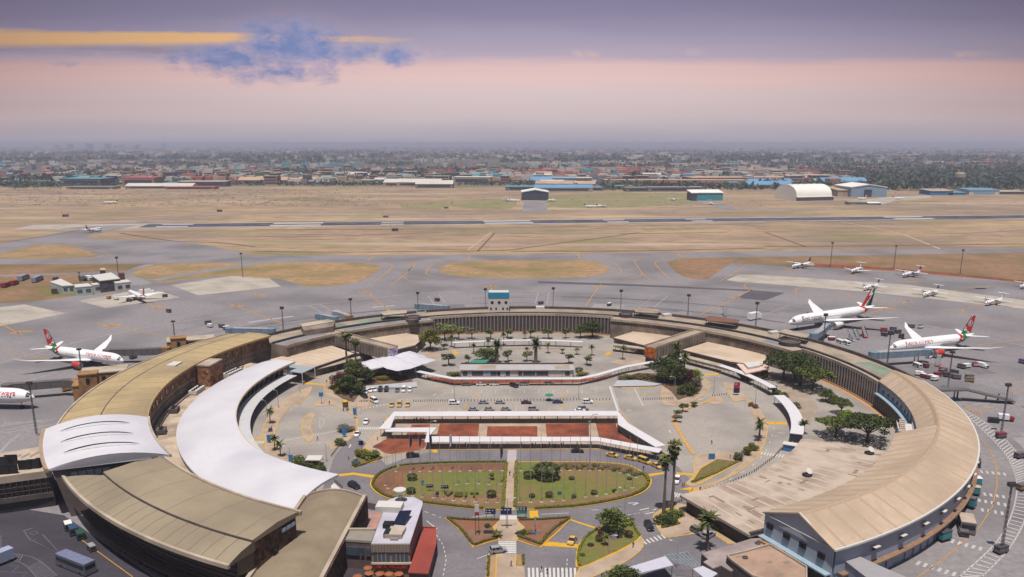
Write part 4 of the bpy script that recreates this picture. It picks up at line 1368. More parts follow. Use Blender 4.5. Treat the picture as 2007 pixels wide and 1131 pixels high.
# white stand limit lines
wl=smooth(PP(0,[(-60,730),(53,697),(150,671),(240,651),(345,632),(500,611),(650,594),(800,577),(900,571.5),(1050,570.5),(1200,575),(1350,582),(1500,595),(1600,605),(1760,627),(2007,678)]),4,False)
m.line(wl,.45,AZ_)
for k,pts in((3,[(770,145),(870,200)]),(3,[(850,135),(940,185)]),(3,[(1655,75),(1700,140)]),(3,[(1735,68),(1780,125)]),(5,[(962,48),(940,130)]),(5,[(1040,52),(1025,135)]),(5,[(1835,70),(1700,165)]),(7,[(325,70),(190,165)]),(7,[(410,75),(310,160)]),(7,[(1300,150),(1110,220)]),(1,[(120,740),(150,720),(420,640)]),(9,[(560,220),(1000,300),(1240,335)]),(9,[(1350,880),(1600,850),(1723,890)]),(1,[(0,1080),(180,1040),(400,985)]),(2,[(0,170),(200,140),(380,105)]),(2,[(0,325),(130,290),(280,262)])):
 m.line(PP(k,pts),.35,AZ_)
for k,pts in((3,[(330,272),(660,226)]),(3,[(1240,162),(1410,148)])):
 m.line(PP(k,pts),2.2,AZ_)
# hatched strip round the right wing
out_=[(1270,880),(1400,985),(1540,1105)]
ho_=smooth(PP(10,[(1140,0),(1250,60),(1390,165),(1500,280),(1580,400),(1600,520),(1590,680),(1520,850),(1420,990),(1280,1131)]),5,False)
hi_=smooth(PP(10,[(1120,0),(1220,90),(1350,210),(1450,330),(1500,440),(1515,540),(1490,680),(1420,840),(1310,970),(1130,1131)]),5,False)
m.line(ho_,.4,AZ_)
m.line(hi_,.4,AZ_)
def along(pl,f):
 x=f*(len(pl)-1)
 i=min(len(pl)-2,int(x))
 return pl[i].lerp(pl[i+1],x-i)
for i in range(64):
 f=i/63
 m.line([along(hi_,f),along(ho_,min(1,f+.012))],.55,AZ_)
for pts in([(1210,118),(1270,128)],[(1265,425),(1485,450)],[(1245,570),(1500,605)],[(1250,618),(1490,658)],[(1270,680),(1470,715)],[(1070,890),(1330,960)],[(840,1035),(1130,1125)]):
 a_,b_=P(10,*pts[0]),P(10,*pts[1])
 n=int((b_-a_).length/1.7)
 d_=(b_-a_).normalized()
 q_=Vector((-d_.y,d_.x,0))
 for i in range(n):
  c_=a_+d_*(i*1.7+.5)
  m.line([c_-q_*1.3,c_+q_*1.3],.75,AZ_)
# worn hatching on the left apron
for i in range(11):
 m.line(PP(1,[(0+i*28,1045-i*4),(50+i*30,1010-i*2)]),.3,AZ_)
for d0 in(0,12):
 m.line(PP(2,[(0,290+d0),(60,225+d0),(130,180+d0),(200,165+d0*.5)]),.25,AZ_)
m.line(PP(2,[(130,285),(160,300)]),.2,AZ_)
tag(m.build('stand_line',mat('worn_stand_paint',ph(196,190,190),.8,.2,.6)),kind='structure')
# white covered walkways
WCAN=mat('walkway_white',ph(226,222,226,.66),.6,.04,.4)
POST=mat('steel_post',ph(128,124,128),.5,.1,.8)
def walkway(name,label,pts,w,z,m=WCAN,step=5.0,screen=False,thick=.25,side=0,grp=None):
 c=sum(pts,Vector())/len(pts)
 c.z=0
 g=thing(name,label,'covered walkway',c,group=grp)
 p=[v-c for v in pts]
 n=len(p)
 Lp,Rp=[],[]
 for i in range(n):
  a,b_=p[max(0,i-1)],p[min(n-1,i+1)]
  d_=(b_-a)
  d_.z=0
  d_.normalize()
  if 0<i<n-1:
   d0,d1=(p[i]-p[i-1]).normalized(),(p[i+1]-p[i]).normalized()
   k=1/max(.35,sqrt(max(0,(1+d0.dot(d1))/2)))
  else:
   k=1
  q=Vector((-d_.y,d_.x,0))*(w/2*k)
  Lp.append(p[i]+q)
  Rp.append(p[i]-q)
 vs,fs=[],[]
 for i in range(n):
  for s,h in((Lp,0),(Lp,thick),(Rp,thick),(Rp,0)):
   vs.append((s[i].x,s[i].y,z+h))
 for i in range(n-1):
  for j in range(4):
   k=(j+1)%4
   fs.append((4*i+j,4*i+k,4*i+4+k,4*i+4+j))
 fs+=[(0,1,2,3),(4*n-1,4*n-2,4*n-3,4*n-4)]
 MB().mesh(vs,fs).build('roof',m,g)
 L_=0
 nxt=1.0
 for a,b_ in zip(p[:-1],p[1:]):
  d_=b_-a
  ln=d_.length
  d_=d_/ln
  q=Vector((-d_.y,d_.x,0))
  while nxt<L_+ln:
   c_=a+d_*(nxt-L_)
   for s in((-1,1)if not side else(side,)):
    e=c_+q*(w/2-.4)*s
    MB().tube((e.x,e.y,0),(e.x,e.y,z+.05),.09,n=5).build('post',POST,g)
   nxt+=step
  L_+=ln
 if screen:
  MB().wall([v for v in p],0,1.0,.08).build('railing',POST,g)
 return g
zc=3.3
walkway('covered_walkway','long white covered walkway behind the red earth beds, bent down at both ends',PP(6,[(-158,142),(-92,42),(1402,38),(1440,110),(1690,258)],zc),4.2,zc)
walkway('covered_walkway','white covered walkway in front of the red earth beds, stepped at its left end',PP(6,[(-150,143),(160,143),(125,206),(1270,205),(1690,284)],zc),4.0,zc-.3)
walkway('covered_walkway','white covered walkway bowed in front of the low blue and white office',[P(5,x,y,3.0)for x,y in((60,632),(200,662),(335,688),(800,688),(1262,688),(1400,660),(1600,602),(1800,566),(2070,530))],2.7,3.0)
walkway('covered_walkway','white covered walkway along the far arc, left of the tall palm',[P(5,x,y,3.0)for x,y in((330,422),(560,412),(760,406),(925,404))],2.6,3.0,step=8)
walkway('covered_walkway','white covered walkway along the far arc, right of the tall palm',[P(5,x,y,3.0)for x,y in((968,404),(1130,410),(1290,417))],2.6,3.0,step=8)
POLY=mat('ribbed_polycarbonate',ph(214,212,214),.4,.08,.6)
walkway('covered_walkway','translucent ribbed walkway roof curving beside the big white hall',arc(114.2,162,222),6.2,4.2,POLY,6)
walkway('covered_walkway','white covered walkway sloping down from the right pavilion',arc(105.2,31,9.5),3.4,3.6,step=6)
walkway('covered_walkway','broad white curved walkway roof beside the yellow speed hump',arc(102.8,3.5,-23.5),4.6,3.6,step=5)
g=thing('entrance_canopy','grey glass entrance canopy at the far tip of the big white hall','canopy',P(19,820,300))
c_=g.location
p=PP(19,[(650,170),(690,80),(985,125),(830,195)],5.6)
MB().prism([(v.x-c_.x,v.y-c_.y)for v in p],5.3,5.6).build('roof',mat('grey_glass_roof',ph(176,186,192),.3,.06,.4),g)
for v in p:
 MB().tube((v.x-c_.x,v.y-c_.y,0),(v.x-c_.x,v.y-c_.y,5.4),.2,n=6).build('post',WPAINT,g)
# tensile canopy
g=thing('tensile_canopy','white peaked tensile fabric canopy on white columns left of the kiosk','fabric canopy',P(3,1400,640))
c_=g.location
for k,(x,y,s)in enumerate(((1255,570,1),(1370,545,1.1),(1500,515,1.0),(1450,580,1.1),(1570,545,1.0))):
 q=P(3,x,y,6.2)
 vs=[]
 N_=8
 for j in range(7):
  f=j/6
  for i in range(N_*2):
   an=2*pi*i/(N_*2)+pi/4
   rr=(6.9*s)*f*(1/max(abs(cos(an-pi/4)),abs(sin(an-pi/4)))**.8)
   vs.append((q.x-c_.x+rr*cos(an),q.y-c_.y+rr*sin(an)*1.1,5.6+2.3*(1-f)**1.5+.3*abs(sin(2*(an-pi/4)))*f))
 n2=N_*2
 fs=[(j*n2+i,j*n2+(i+1)%n2,(j+1)*n2+(i+1)%n2,(j+1)*n2+i)for j in range(6)for i in range(n2)]
 MB().mesh(vs,fs).build('fabric_roof',WROOF,g)
for x,y in((1230,685),(1355,655),(1448,668),(1560,650),(1330,625),(1500,610)):
 q=P(3,x,y)-c_
 MB().box((q.x,q.y,0),(1.1,1.1,6.0),.3,.8).build('column',WPAINT,g)
# kiosk office in the middle
g=thing('office_building','low blue and white office with long flat roof behind the bowed walkway','office',P(5,805,676))
a_,b_=P(5,388,676),P(5,1222,676)
c_=g.location
Lx=b_.x-a_.x
D_=9.5
x0=a_.x-c_.x
MB().box((x0+Lx/2,D_/2,0),(Lx,D_,3.3)).build('wall',WPAINT,g)
MB().box((x0+Lx/2,D_/2-.2,3.3),(Lx+1,D_+.8,.4)).build('roof',mat('pale_felt',ph(186,182,182),.9,.08,.4),g)
MB().box((x0+Lx/2,D_+.1,3.7),(Lx+1,.4,.7)).build('parapet',COND,g)
MB().box((x0+12,D_/2,3.72),(9,6,.1)).build('roof_patch',CONL,g)
MB().box((x0+Lx-5,D_/2,3.72),(7,6,.1)).build('roof_patch',CONL,g)
for f0,f1,m_ in((.02,.06,WIN),(.1,.2,WIN),(.22,.255,BLUEL),(.265,.32,WIN),(.325,.35,DARK),(.4,.435,WIN),(.51,.545,WIN),(.555,.66,WIN),(.67,.775,WIN),(.925,.965,WIN)):
 MB().box((x0+Lx*(f0+f1)/2,-.05,.8),(Lx*(f1-f0),.1,2.0)).build('window',m_,g)
for f in(.005,.08,.21,.26,.36,.39,.55,.665,.78,.9,.995):
 MB().box((x0+Lx*f,-.12,0),(.4,.2,3.3)).build('pilaster',BLUEL,g)
g=thing('green_shade','small green shade roof behind the low white office','shade',P(5,510,575))
q=PP(5,[(440,572),(470,552),(600,545),(575,568)],3.2)
c_=g.location
MB().prism([(v.x-c_.x,v.y-c_.y)for v in q],3.0,3.2).build('roof',mat('green_shade',ph(50,150,120),.7,.15,.5),g)
for v in q:
 MB().tube((v.x-c_.x,v.y-c_.y,0),(v.x-c_.x,v.y-c_.y,3),.1,n=5).build('post',POST,g)
# front left: barrel roof, restaurant, bridge wing
g=thing('link_building','brown barrel roofed link building with stone sides at the bottom','link building',P(4,850,800))
c_=g.location
zt=8.0
A1_,A2_=P(17,95,105,zt),P(17,495,95,zt)
dv=P(17,0,960,zt)-P(17,275,500,zt)
dv=(P(17,-20,1080,zt)-P(17,495,95,zt))
dv.z=0
dl=dv.normalized()
LEN=62
wv=Vector((dl.y,-dl.x,0))
W_=17.0
if wv.x>0:
 wv=-wv
vs,fs=[],[]
K=10
for i in range(2):
 for j in range(K+1):
  f=j/K
  p=A2_+wv*(W_*f)+dl*(LEN*i)
  vs.append((p.x-c_.x,p.y-c_.y,zt-.3+2.2*(1-(2*f-1)**2)))
fs=[(j,j+1,K+2+j,K+1+j)for j in range(K)]
MB().mesh(vs,fs).build('roof',stripes('brown_barrel_roof',ph(156,140,117),ph(140,125,105),'y',.9,.14,.75,.06,.6,c2=ph(138,122,102),big=.1),g)
for s in(0,1):
 p=A2_+wv*(W_*s)-c_
 q=p+dl*LEN
 MB().wall([p+wv*(.4 if s else-.4),q+wv*(.4 if s else-.4)],0,zt+.3,.8).build('stone_wall',STONED,g)
 MB().wall([p,q],zt-.3,zt+.75,1.0).build('gutter',CONL,g)
vs=[(A2_+wv*(W_*j/K)-c_)for j in range(K+1)]
top=[(v.x,v.y,zt-.35+2.2*(1-(2*j/K-1)**2))for j,v in enumerate(vs)]
MB().face([(vs[0].x,vs[0].y,0)]+top+[(vs[-1].x,vs[-1].y,0)]).build('end_wall',STONED,g)
MB().path([Vector(t)+Vector((0,0,.35))for t in top],.35,4).build('end_trim',CONL,g)
# pale plinth terrace between hall and link building
q=PP(4,[(640,700),(850,590),(880,595),(680,900),(560,1090),(470,1131),(680,905)],2.5)
o=MB().prism([(v.x,v.y)for v in PP(4,[(660,690),(850,585),(930,600),(760,800),(560,1131),(430,1170),(680,905)],2.0)],0,2.0).build('terrace',mat('pale_terrace',ph(176,166,166),.85,.12,.6,c2=ph(150,138,136),big=.2))
tag(o,kind='structure')
o=MB().prism([(v.x,v.y)for v in PP(4,[(850,520),(870,500),(920,545),(980,555),(930,580),(850,585)],.4)],0,.4).build('fabric_slab',WPAINT)
o.name='paved_corner'
tag(o,kind='structure')
g=thing('restaurant','white flat roofed two storey restaurant with a red sign at bottom centre','restaurant',P(17,840,700))
c_=g.location
zr=9.5
rf=PP(17,[(800,130),(900,95),(1130,92),(1245,150),(1245,190),(1080,695),(580,695),(640,540),(740,270)],zr)
lp=[(v.x-c_.x,v.y-c_.y)for v in rf]
cc=Vector((sum(v[0]for v in lp)/len(lp),sum(v[1]for v in lp)/len(lp)))
MB().prism(lp,zr-.5,zr).build('roof',mat('white_flat_roof',ph(196,192,204,.72),.85,.06,.5,c2=ph(176,172,184,.72),big=.1),g)
MB().prism([(cc.x+(x-cc.x)*.975,cc.y+(y-cc.y)*.975)for x,y in lp],0,zr-.5).build('wall',mat('maroon_wall',ph(146,108,106),.8,.15,.6),g)
fl,frr=Vector(lp[6]+(0,)),Vector(lp[5]+(0,))
fd=(frr-fl).normalized()
fn=Vector((fd.y,-fd.x,0))
if fn.y>0:
 fn=-fn
fw=(frr-fl).length
def front(name,f0,f1,z0,z1,m_,out_=.15):
 a,b_=fl+fd*(fw*f0)+fn*out_/2,fl+fd*(fw*f1)+fn*out_/2
 return MB().wall([a,b_],z0,z1,out_).build(name,m_,g)
front('fascia',-.005,1.005,zr-2.2,zr-.02,mat('ribbed_fascia',ph(150,134,122),.8,.1,.8),.5)
for i in range(13):
 front('fascia_rib',.02+i*.08,.028+i*.08,zr-2.1,zr-.1,COND,.62)
front('front_wall',0,1,0,zr-2.2,mat('buff_wall',ph(150,126,104),.8,.1,.5),.2)
for f0 in(.05,.53):
 w_=front('window',f0,f0+.42,zr-4.9,zr-2.5,WIN,.3)
 for i in range(1,4):
  a=fl+fd*(fw*(f0+.42*i/4))+fn*.2
  b=MB().wall([a-fd*.06,a+fd*.06],zr-4.9,zr-2.5,.36).build('glazing_bar',CONL,w_)
front('ledge',-.01,1.03,zr-5.4,zr-5.0,CONL,.9)
front('sign_board',.01,1.0,zr-7.4,zr-5.5,mat('olive_sign',ph(120,106,62),.8,.1,.5),.4)
front('awning',.2,.35,zr-8.6,zr-8.0,mat('red_awning',ph(160,50,48),.7,.1,.5),1.5)
front('awning',.65,.82,zr-8.6,zr-8.0,mat('red_awning',(0,0,0)),1.5)
def lettering(name,txt,size,m_,parent,loc,rot,depth=.05,align='CENTER',bold=0.0):
 cu=bpy.data.curves.new('letters','FONT')
 cu.body=txt
 cu.size=size
 cu.extrude=depth
 cu.offset=bold
 cu.align_x=align
 cu.align_y='CENTER'
 to=bpy.data.objects.new('letters',cu)
 COL.objects.link(to)
 bpy.context.view_layer.update()
 me=bpy.data.meshes.new_from_object(to.evaluated_get(bpy.context.evaluated_depsgraph_get()))
 bpy.data.objects.remove(to)
 me.materials.clear()
 me.materials.append(m_)
 o=bpy.data.objects.new(name,me)
 COL.objects.link(o)
 o.parent=parent
 o.location=loc
 o.rotation_euler=rot
 return o
RED=mat('sign_red',ph(190,40,48),.6,.1,.5)
lettering('sign_lettering','JAVA HOUSE',1.5,RED,g,fl.lerp(frr,.5)+fn*.75+Vector((0,0,zr-6.0)),(pi/2,0,atan2(fd.y,fd.x)),.06,bold=.02)
for f in(.2,.8):
 front('sign_plate',f-.03,f+.03,zr-6.4,zr-5.6,WPAINT,.6)
# roof plant
for k,x,y,sx,sy,sz,m_ in((17,820,255,7,4,1.6,WPAINT),(17,770,480,1.2,2.2,1.2,DARK),(17,835,480,1.2,2.2,1.2,DARK),(17,880,600,4.4,3,1.2,CONL),(17,920,545,4,2.4,1.0,CONL),(17,790,595,1.4,3,1.3,DARK),(17,880,645,2,1.2,.4,FELTS)):
 p=P(k,x,y,zr)-c_
 MB().box((p.x,p.y,zr),(sx,sy,sz),-.08).build('roof_unit',m_,g)
p=P(17,985,400,zr)-c_
o=MB().box((0,0,0),(3.4,5.6,.25)).build('solar_panel',mat('panel_black',(.012,.014,.03),.2,.2,.5),g,loc=(p.x,p.y,zr+.8))
o.rotation_euler=(.25,-.15,-.25)
p=P(17,955,150,zr)-c_
MB().lathe([(.12,0),(.12,2.2),(1.0,2.4),(1.7,3.2),(1.75,3.6)],(p.x,p.y,zr),12).build('satellite_dish',WPAINT,g)
for s in range(3):
 MB().tube((p.x+1.4*cos(s*2.1),p.y+1.4*sin(s*2.1),zr),(p.x,p.y,zr+2.2),.08,n=5).build('dish_stay',POST,g)
# link to barrel building with ribbed roof
q=PP(17,[(215,640),(275,530),(640,530),(585,665)],8.2)
g2=thing('link_bridge','low ribbed pale roof link between barrel roof and restaurant','link bridge',q[0])
c2=g2.location
c2.z=0
lq=[(v.x-c2.x,v.y-c2.y)for v in q]
MB().prism(lq,7.6,8.2).build('roof',mat('ribbed_pale_roof',ph(170,160,148),.7,.06,.5),g2)
b=MB()
for i in range(20):
 f=(i+.5)/20
 a,e=Vector(lq[0]).lerp(Vector(lq[3]),f),Vector(lq[1]).lerp(Vector(lq[2]),f)
 b.line([(a.x,a.y,8.23),(e.x,e.y,8.23)],.18)
b.build('roof_rib',mat('rib_shade',ph(140,130,120),.7,.1,.5),g2)
MB().prism([(x*.97+.2,y*.97+.1)for x,y in lq],0,7.6).build('wall',mat('dusky_wall',ph(110,92,90),.8,.15,.5),g2)
MB().wall([Vector(lq[1]+(0,)),Vector(lq[2]+(0,))],8.2,8.9,.5).build('parapet',CONL,g2)
a,e=Vector(lq[0]+(0,)),Vector(lq[3]+(0,))
for f0,f1 in((.1,.55),(.6,.72),(.78,.95)):
 MB().wall([a.lerp(e,f0)+Vector((0,-.1,0)),a.lerp(e,f1)+Vector((0,-.1,0))],4.0,6.3,.4).build('window',WIN,g2)
# courtyard between
sheet('courtyard',PP(17,[(500,215),(740,265),(640,520),(300,500)]),.1,mat('pink_paving',ph(190,142,128),.85,.15,.5,c2=ph(130,126,136),big=.2))
tag(MB().wall(PP(17,[(500,240),(735,290)]),0,2.2,.4).build('courtyard_wall',mat('purple_grey_wall',ph(118,104,116),.85,.1,.5)),'purple grey courtyard wall between barrel roof and restaurant','wall')
# red canopy roof along the road
g=thing('awning_roof','long red canopy roof on the road side of the restaurant','canopy',P(17,1240,800))
c_=g.location
q=PP(17,[(1265,492),(1418,500),(1425,690),(1320,1085),(1055,1070),(1215,600)],4.2)
lq=[(v.x-c_.x,v.y-c_.y)for v in q]
MB().prism(lq,3.9,4.2).build('roof',mat('red_canopy_roof',ph(180,84,72,.55),.75,.12,.5,c2=ph(160,74,64,.55),big=.1),g)
MB().prism([(x*.93,y*.95)for x,y in lq],0,3.9).build('wall',mat('dusky_wall',(0,0,0)),g)
a,e=Vector(lq[0]+(0,)),Vector(lq[1]+(0,))
MB().wall([a,e],4.2,4.6,.3).build('upstand',mat('red_canopy_roof',(0,0,0)),g)
# terrace parasols
U=mat('orange_parasol',ph(176,108,70,.55),.8,.12,.6)
first=None
for i,(x,y,lab)in enumerate(((535,1010,'orange hexagonal parasol set farthest back beside the restaurant'),(552,1080,'orange hexagonal parasol just below the hindmost one'),(690,1085,'orange parasol below the restaurant sign, left end of the row'),(810,1088,'orange parasol in the middle of the row below the sign'),(935,1088,'orange parasol at the right end of the row below the sign'),(400,1120,'orange parasol at the lower left edge of the terrace'))):
 p=P(17,x,y,2.6)
 if first is None:
  g=thing('parasol',lab,'parasol',(p.x,p.y,0),.2,'terrace parasols')
  MB().lathe([(1.22,2.5),(1.25,2.62),(.06,3.1)],(0,0,0),6).build('canopy',U,g)
  MB().tube((0,0,0),(0,0,3.1),.05,n=6).build('pole',POST,g)
  MB().lathe([(.4,0),(.4,.12),(.1,.2)],(0,0,0),10).build('base',COND,g)
  first=g
 else:
  g=copy_tree(first)
  g.location=(p.x,p.y,0)
  g.rotation_euler.z=i*.5
  g['label']=lab
sheet('terrace_floor',PP(17,[(150,1131),(320,900),(590,880),(1060,1060),(1060,1300),(100,1300)]),.1,mat('dark_terrace',ph(70,62,70),.9,.2,.6))
# airside bridge wing on the far left, dark glazed with pale roof
g=thing('pier_building','dark glazed pier with pale dusty roof reaching the left edge','pier building',P(2,150,500))
c_=g.location
zz=11.0
ta,tb_=P(2,345,425,zz),P(2,-260,505,zz)
ra,rb=P(2,280,255,zz),P(2,-260,345,zz)
lq=[(v.x-c_.x,v.y-c_.y)for v in(ta,tb_,rb,ra)]
MB().prism(lq,0,zz-.6).build('wall',GLASS,g)
MB().prism(lq,4.0,4.4).build('floor_band',COND,g)
MB().prism([(x,y)for x,y in lq],zz-.6,zz).build('roof',FROOF,g)
a,e=Vector(lq[0]+(0,)),Vector(lq[1]+(0,))
MB().wall([a,e],zz-1.6,zz+.6,.7).build('parapet',CONL,g)
nn=Vector((0,-.4,0))
MB().wall([a+nn,e+nn],3.2,4.8,.5).build('spandrel',COND,g)
for i in range(16):
 p=a.lerp(e,i/15)+nn
 MB().wall([p,p+Vector((.15,0,0))],4.8,zz-1.6,.3).build('mullion',MATS['bronze_bar'],g)
for zq in(6.2,7.6):
 MB().wall([a+nn,e+nn],zq,zq+.12,.3).build('transom',MATS['bronze_bar'],g)
for i,(x,y)in enumerate(((250,395),(190,405),(130,412),(40,440),(40,375),(-20,445),(-20,390),(-80,450))):
 p=P(2,x,y,zz)-c_
 MB().prism([(p.x,p.y),(p.x+3.4,p.y+.6),(p.x+3.4,p.y+.2),(p.x,p.y-.4)],zz,zz+3.0).build('roof_screen',DARK,g)
for i in range(6):
 p,q=P(2,200-i*60,330+i*8,zz)-c_,P(2,260-i*60,300+i*8,zz)-c_
 MB().tube((p.x,p.y,zz+.4),(q.x,q.y,zz+.4),.15,n=5).build('roof_pipe',CONL,g)
# stone boarding gate blocks and small service towers outside the left wing
SB=mat('ochre_stone',ph(176,136,92),.95,.2,.9,c2=ph(140,104,72),big=.3,bump=.2)
for lab,base,pts in(('ochre stone gate block with tower between the two left aircraft',1,((655,690,7,6,12.5,0),(775,655,18,10,9.5,1),(635,745,9,8,7,2))),('ochre stone gate block with small tower beside the far left lamp mast',1,((1320,420,7,6,12.5,0),(1410,420,22,10,9.5,1)))):
 g=thing('gate_block',lab,'gate block',P(1,pts[1][0],pts[1][1]))
 c_=g.location
 for x,y,sx,sy,h,kd in pts:
  p=P(1,x,y,h*.8)-c_
  w=MB().box((p.x,p.y,0),(sx,sy,h),.35).build('tower' if kd==0 else 'wall',SB,g)
  MB().box((p.x,p.y,h),(sx+.6,sy+.6,.5),.35).build('roof',[SB,CONL,SB][kd],g)
  n=int(sx/5)
  for i in range(n):
   xx=(i-(n-1)/2)*4.6
   q=Vector((p.x+xx*cos(.35)+(sy/2)*sin(.35),p.y+xx*sin(.35)-(sy/2)*cos(.35),0))
   MB().box((q.x,q.y,h-3.4),(1.4,.5,2.0),.35).build('window',DARK,g)
# front right: concrete roofs, white canopy, steel frame
g=thing('service_building','stepped low concrete roof building in front of the blue gable','service building',P(18,800,850))
c_=g.location
def blk(name,pts,z0,z1,m_,up=None):
 q=PP(18,pts,z1)
 lq=[(v.x-c_.x,v.y-c_.y)for v in q]
 MB().prism([(x,y)for x,y in lq],z0,z1-.3).build('wall',COND,g)
 r_=MB().prism(lq,z1-.29,z1).build(name,m_,g)
 if up:
  b=MB()
  b.wall([Vector(v+(0,))for v in lq],z1,z1+up,.35,closed=True)
  b.build('parapet',CONL,g)
blk('roof',[(560,780),(860,700),(1290,565),(1420,560),(1520,650),(1230,745),(985,820),(925,850),(920,930),(1030,1030),(985,1040),(850,960),(730,1000),(590,905),(660,870)],0,4.6,mat('grey_pink_roof',ph(176,160,158),.9,.1,.5,c2=ph(150,136,134),big=.15))
blk('upper_roof',[(935,830),(1230,760),(1560,665),(1947,900),(2100,1000),(2100,1300),(1320,1131),(1010,900)],0,6.4,mat('tan_dusty_roof',ph(182,152,132),.92,.12,.4,c2=ph(156,128,112),big=.12,detail=9),.5)
for x,y in((1200,850),(1385,640)):
 p=P(18,x,y,6.4 if x<1300 else 4.6)-c_
 z_=6.4 if x<1300 else 4.6
 MB().lathe([(.75,z_),(.75,z_+.3),(.45,z_+.3),(.45,z_+.05)],(p.x,p.y,0),14).build('roof_vent',COND,g)
for x,y,a,b_ in((1560,910,1.6,1.0),(1815,915,1.8,1.2),(1100,830,1.6,.6),(1700,1100,2,1),(930,725,1.4,.7)):
 z_=6.4 if x>1000 else 4.6
 p=P(18,x,y,z_)-c_
 MB().box((p.x,p.y,z_+.01),(a,b_,.02),.5).build('roof_patch',mat('felt_patch_grey',(0,0,0)),g)
MB().wall([v-c_ for v in PP(18,[(1400,560),(1780,740)],5.5)],0,5.2,.8).build('side_wall',mat('ochre_stone',(0,0,0)),g)
g=thing('side_annex','grey low annex roof at the bottom right below the blue gable','annex',P(8,1560,1020))
c_=g.location
q=PP(8,[(1530,1000),(1600,965),(1780,1050),(1990,1140),(1960,1250),(1700,1131)],7.0)
lq=[(v.x-c_.x,v.y-c_.y)for v in q]
MB().prism(lq,6.7,7.0).build('roof',mat('grey_annex_roof',ph(166,162,166),.7,.06,.5),g)
MB().prism([(x*.98,y*.98)for x,y in lq],0,6.7).build('wall',WSTEEL,g)
for i in range(3):
 a,e=Vector(lq[0]+(0,)),Vector(lq[5]+(0,))
 p=a.lerp(e,.62+i*.1)+Vector((0,-.1,0))
 MB().wall([p,p+(e-a).normalized()*1.0],3.4,4.8,.4).build('window',DARK,g)
g=thing('bus_shelter','pale flat roof shelter over the pavement at bottom centre right','shelter',P(8,240,1090))
c_=g.location
q=PP(8,[(75,1075),(355,990),(410,1050),(160,1110),(120,1140)],4.0)
lq=[(v.x-c_.x,v.y-c_.y)for v in q]
MB().prism(lq,3.7,4.0).build('roof',mat('lilac_roof',ph(204,202,216),.7,.05,.5),g)
for x,y in lq:
 MB().tube((x*.95,y*.95,0),(x*.95,y*.95,3.7),.12,n=6).build('post',POST,g)
g=thing('pergola','bare steel pergola frame beside the lilac roofed shelter','pergola',P(8,450,1010))
c_=g.location
a,e,f_,h_=[v-c_ for v in PP(8,[(340,985),(500,960),(590,1060),(440,1035)],4.0)]
for i in range(7):
 s=i/6
 p,q=a.lerp(e,s),h_.lerp(f_,s)
 MB().tube((p.x,p.y,4),(q.x,q.y,4),.08,n=4).build('rafter',BLUEL,g)
 p,q=a.lerp(h_,s),e.lerp(f_,s)
 if i%3==0:
  MB().tube((p.x,p.y,3.85),(q.x,q.y,3.85),.1,n=4).build('beam',BLUEL,g)
for p in(a,e,f_,h_):
 MB().tube((p.x,p.y,0),(p.x,p.y,4),.1,n=5).build('post',BLUEL,g)
g=thing('low_canopy','small lilac roof canopy left of the tan dusty roof','canopy',P(8,620,1100))
c_=g.location
q=PP(8,[(540,1075),(605,1055),(705,1105),(670,1131),(620,1140)],3.8)
MB().prism([(v.x-c_.x,v.y-c_.y)for v in q],3.5,3.8).build('roof',mat('lilac_roof',(0,0,0)),g)
for v in q[:4]:
 MB().tube((v.x-c_.x,v.y-c_.y,0),(v.x-c_.x,v.y-c_.y,3.6),.1,n=5).build('post',POST,g)
# plants
def hgt(k,bx,by,ty,tx=None):
 B=P(k,bx,by)
 a=CROP[k]
 v=a[1]+ty/a[2]-V0
 return HC-(F*sin(PITCH)+v*cos(PITCH))*B.y/(F*cos(PITCH)-v*sin(PITCH))
LEAF={}
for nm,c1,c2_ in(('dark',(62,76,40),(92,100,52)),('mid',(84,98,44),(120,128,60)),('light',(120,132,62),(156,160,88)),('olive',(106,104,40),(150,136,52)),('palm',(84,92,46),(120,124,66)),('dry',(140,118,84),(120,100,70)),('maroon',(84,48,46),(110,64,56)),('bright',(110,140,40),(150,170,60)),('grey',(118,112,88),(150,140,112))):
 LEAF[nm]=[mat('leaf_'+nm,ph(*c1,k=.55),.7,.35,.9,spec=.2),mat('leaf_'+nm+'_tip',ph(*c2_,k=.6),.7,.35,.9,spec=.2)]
BARK=mat('bark',ph(112,98,84),.95,.3,2.0)
PBARK=mat('palm_bark',ph(122,108,94),.95,.3,3.0)
def leaf_quad(b,p,s,rg,up=.3):
 n=Vector((rg.gauss(0,1),rg.gauss(0,1),rg.gauss(0,1)+up)).normalized()
 u=n.orthogonal().normalized()
 w=n.cross(u)
 an=rg.random()*6.28
 u,w=u*cos(an)+w*sin(an),w*cos(an)-u*sin(an)
 b.face([p+u*s,p+w*s*.6,p-u*s*.9,p-w*s*.6])
def crown_mesh(rg,clumps,per,s):
 b=MB()
 for(x,y,z,r,rz)in clumps:
  for i in range(int(per*r*r)):
   d_=Vector((rg.gauss(0,1),rg.gauss(0,1),rg.gauss(0,1))).normalized()
   rad=rg.random()**.35
   p=Vector((x+d_.x*r*rad,y+d_.y*r*rad,z+d_.z*rz*rad))
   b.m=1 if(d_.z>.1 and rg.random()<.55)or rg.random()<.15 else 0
   leaf_quad(b,p,s*rg.uniform(.7,1.35),rg)
 return b
def limbs(b,rg,H,r0,targets,z0=.35):
 b.tube((0,0,0),(rg.uniform(-.1,.1),rg.uniform(-.1,.1),H*z0),r0,r0*.72,7)
 for t_ in targets:
  a=Vector((0,0,H*z0*.96))
  m_=a.lerp(Vector(t_),.55)+Vector((rg.uniform(-.2,.2),rg.uniform(-.2,.2),.1*H))
  b.tube(a,m_,r0*.55,r0*.32,5)
  b.tube(m_,t_,r0*.32,r0*.1,5)
PROTO={}
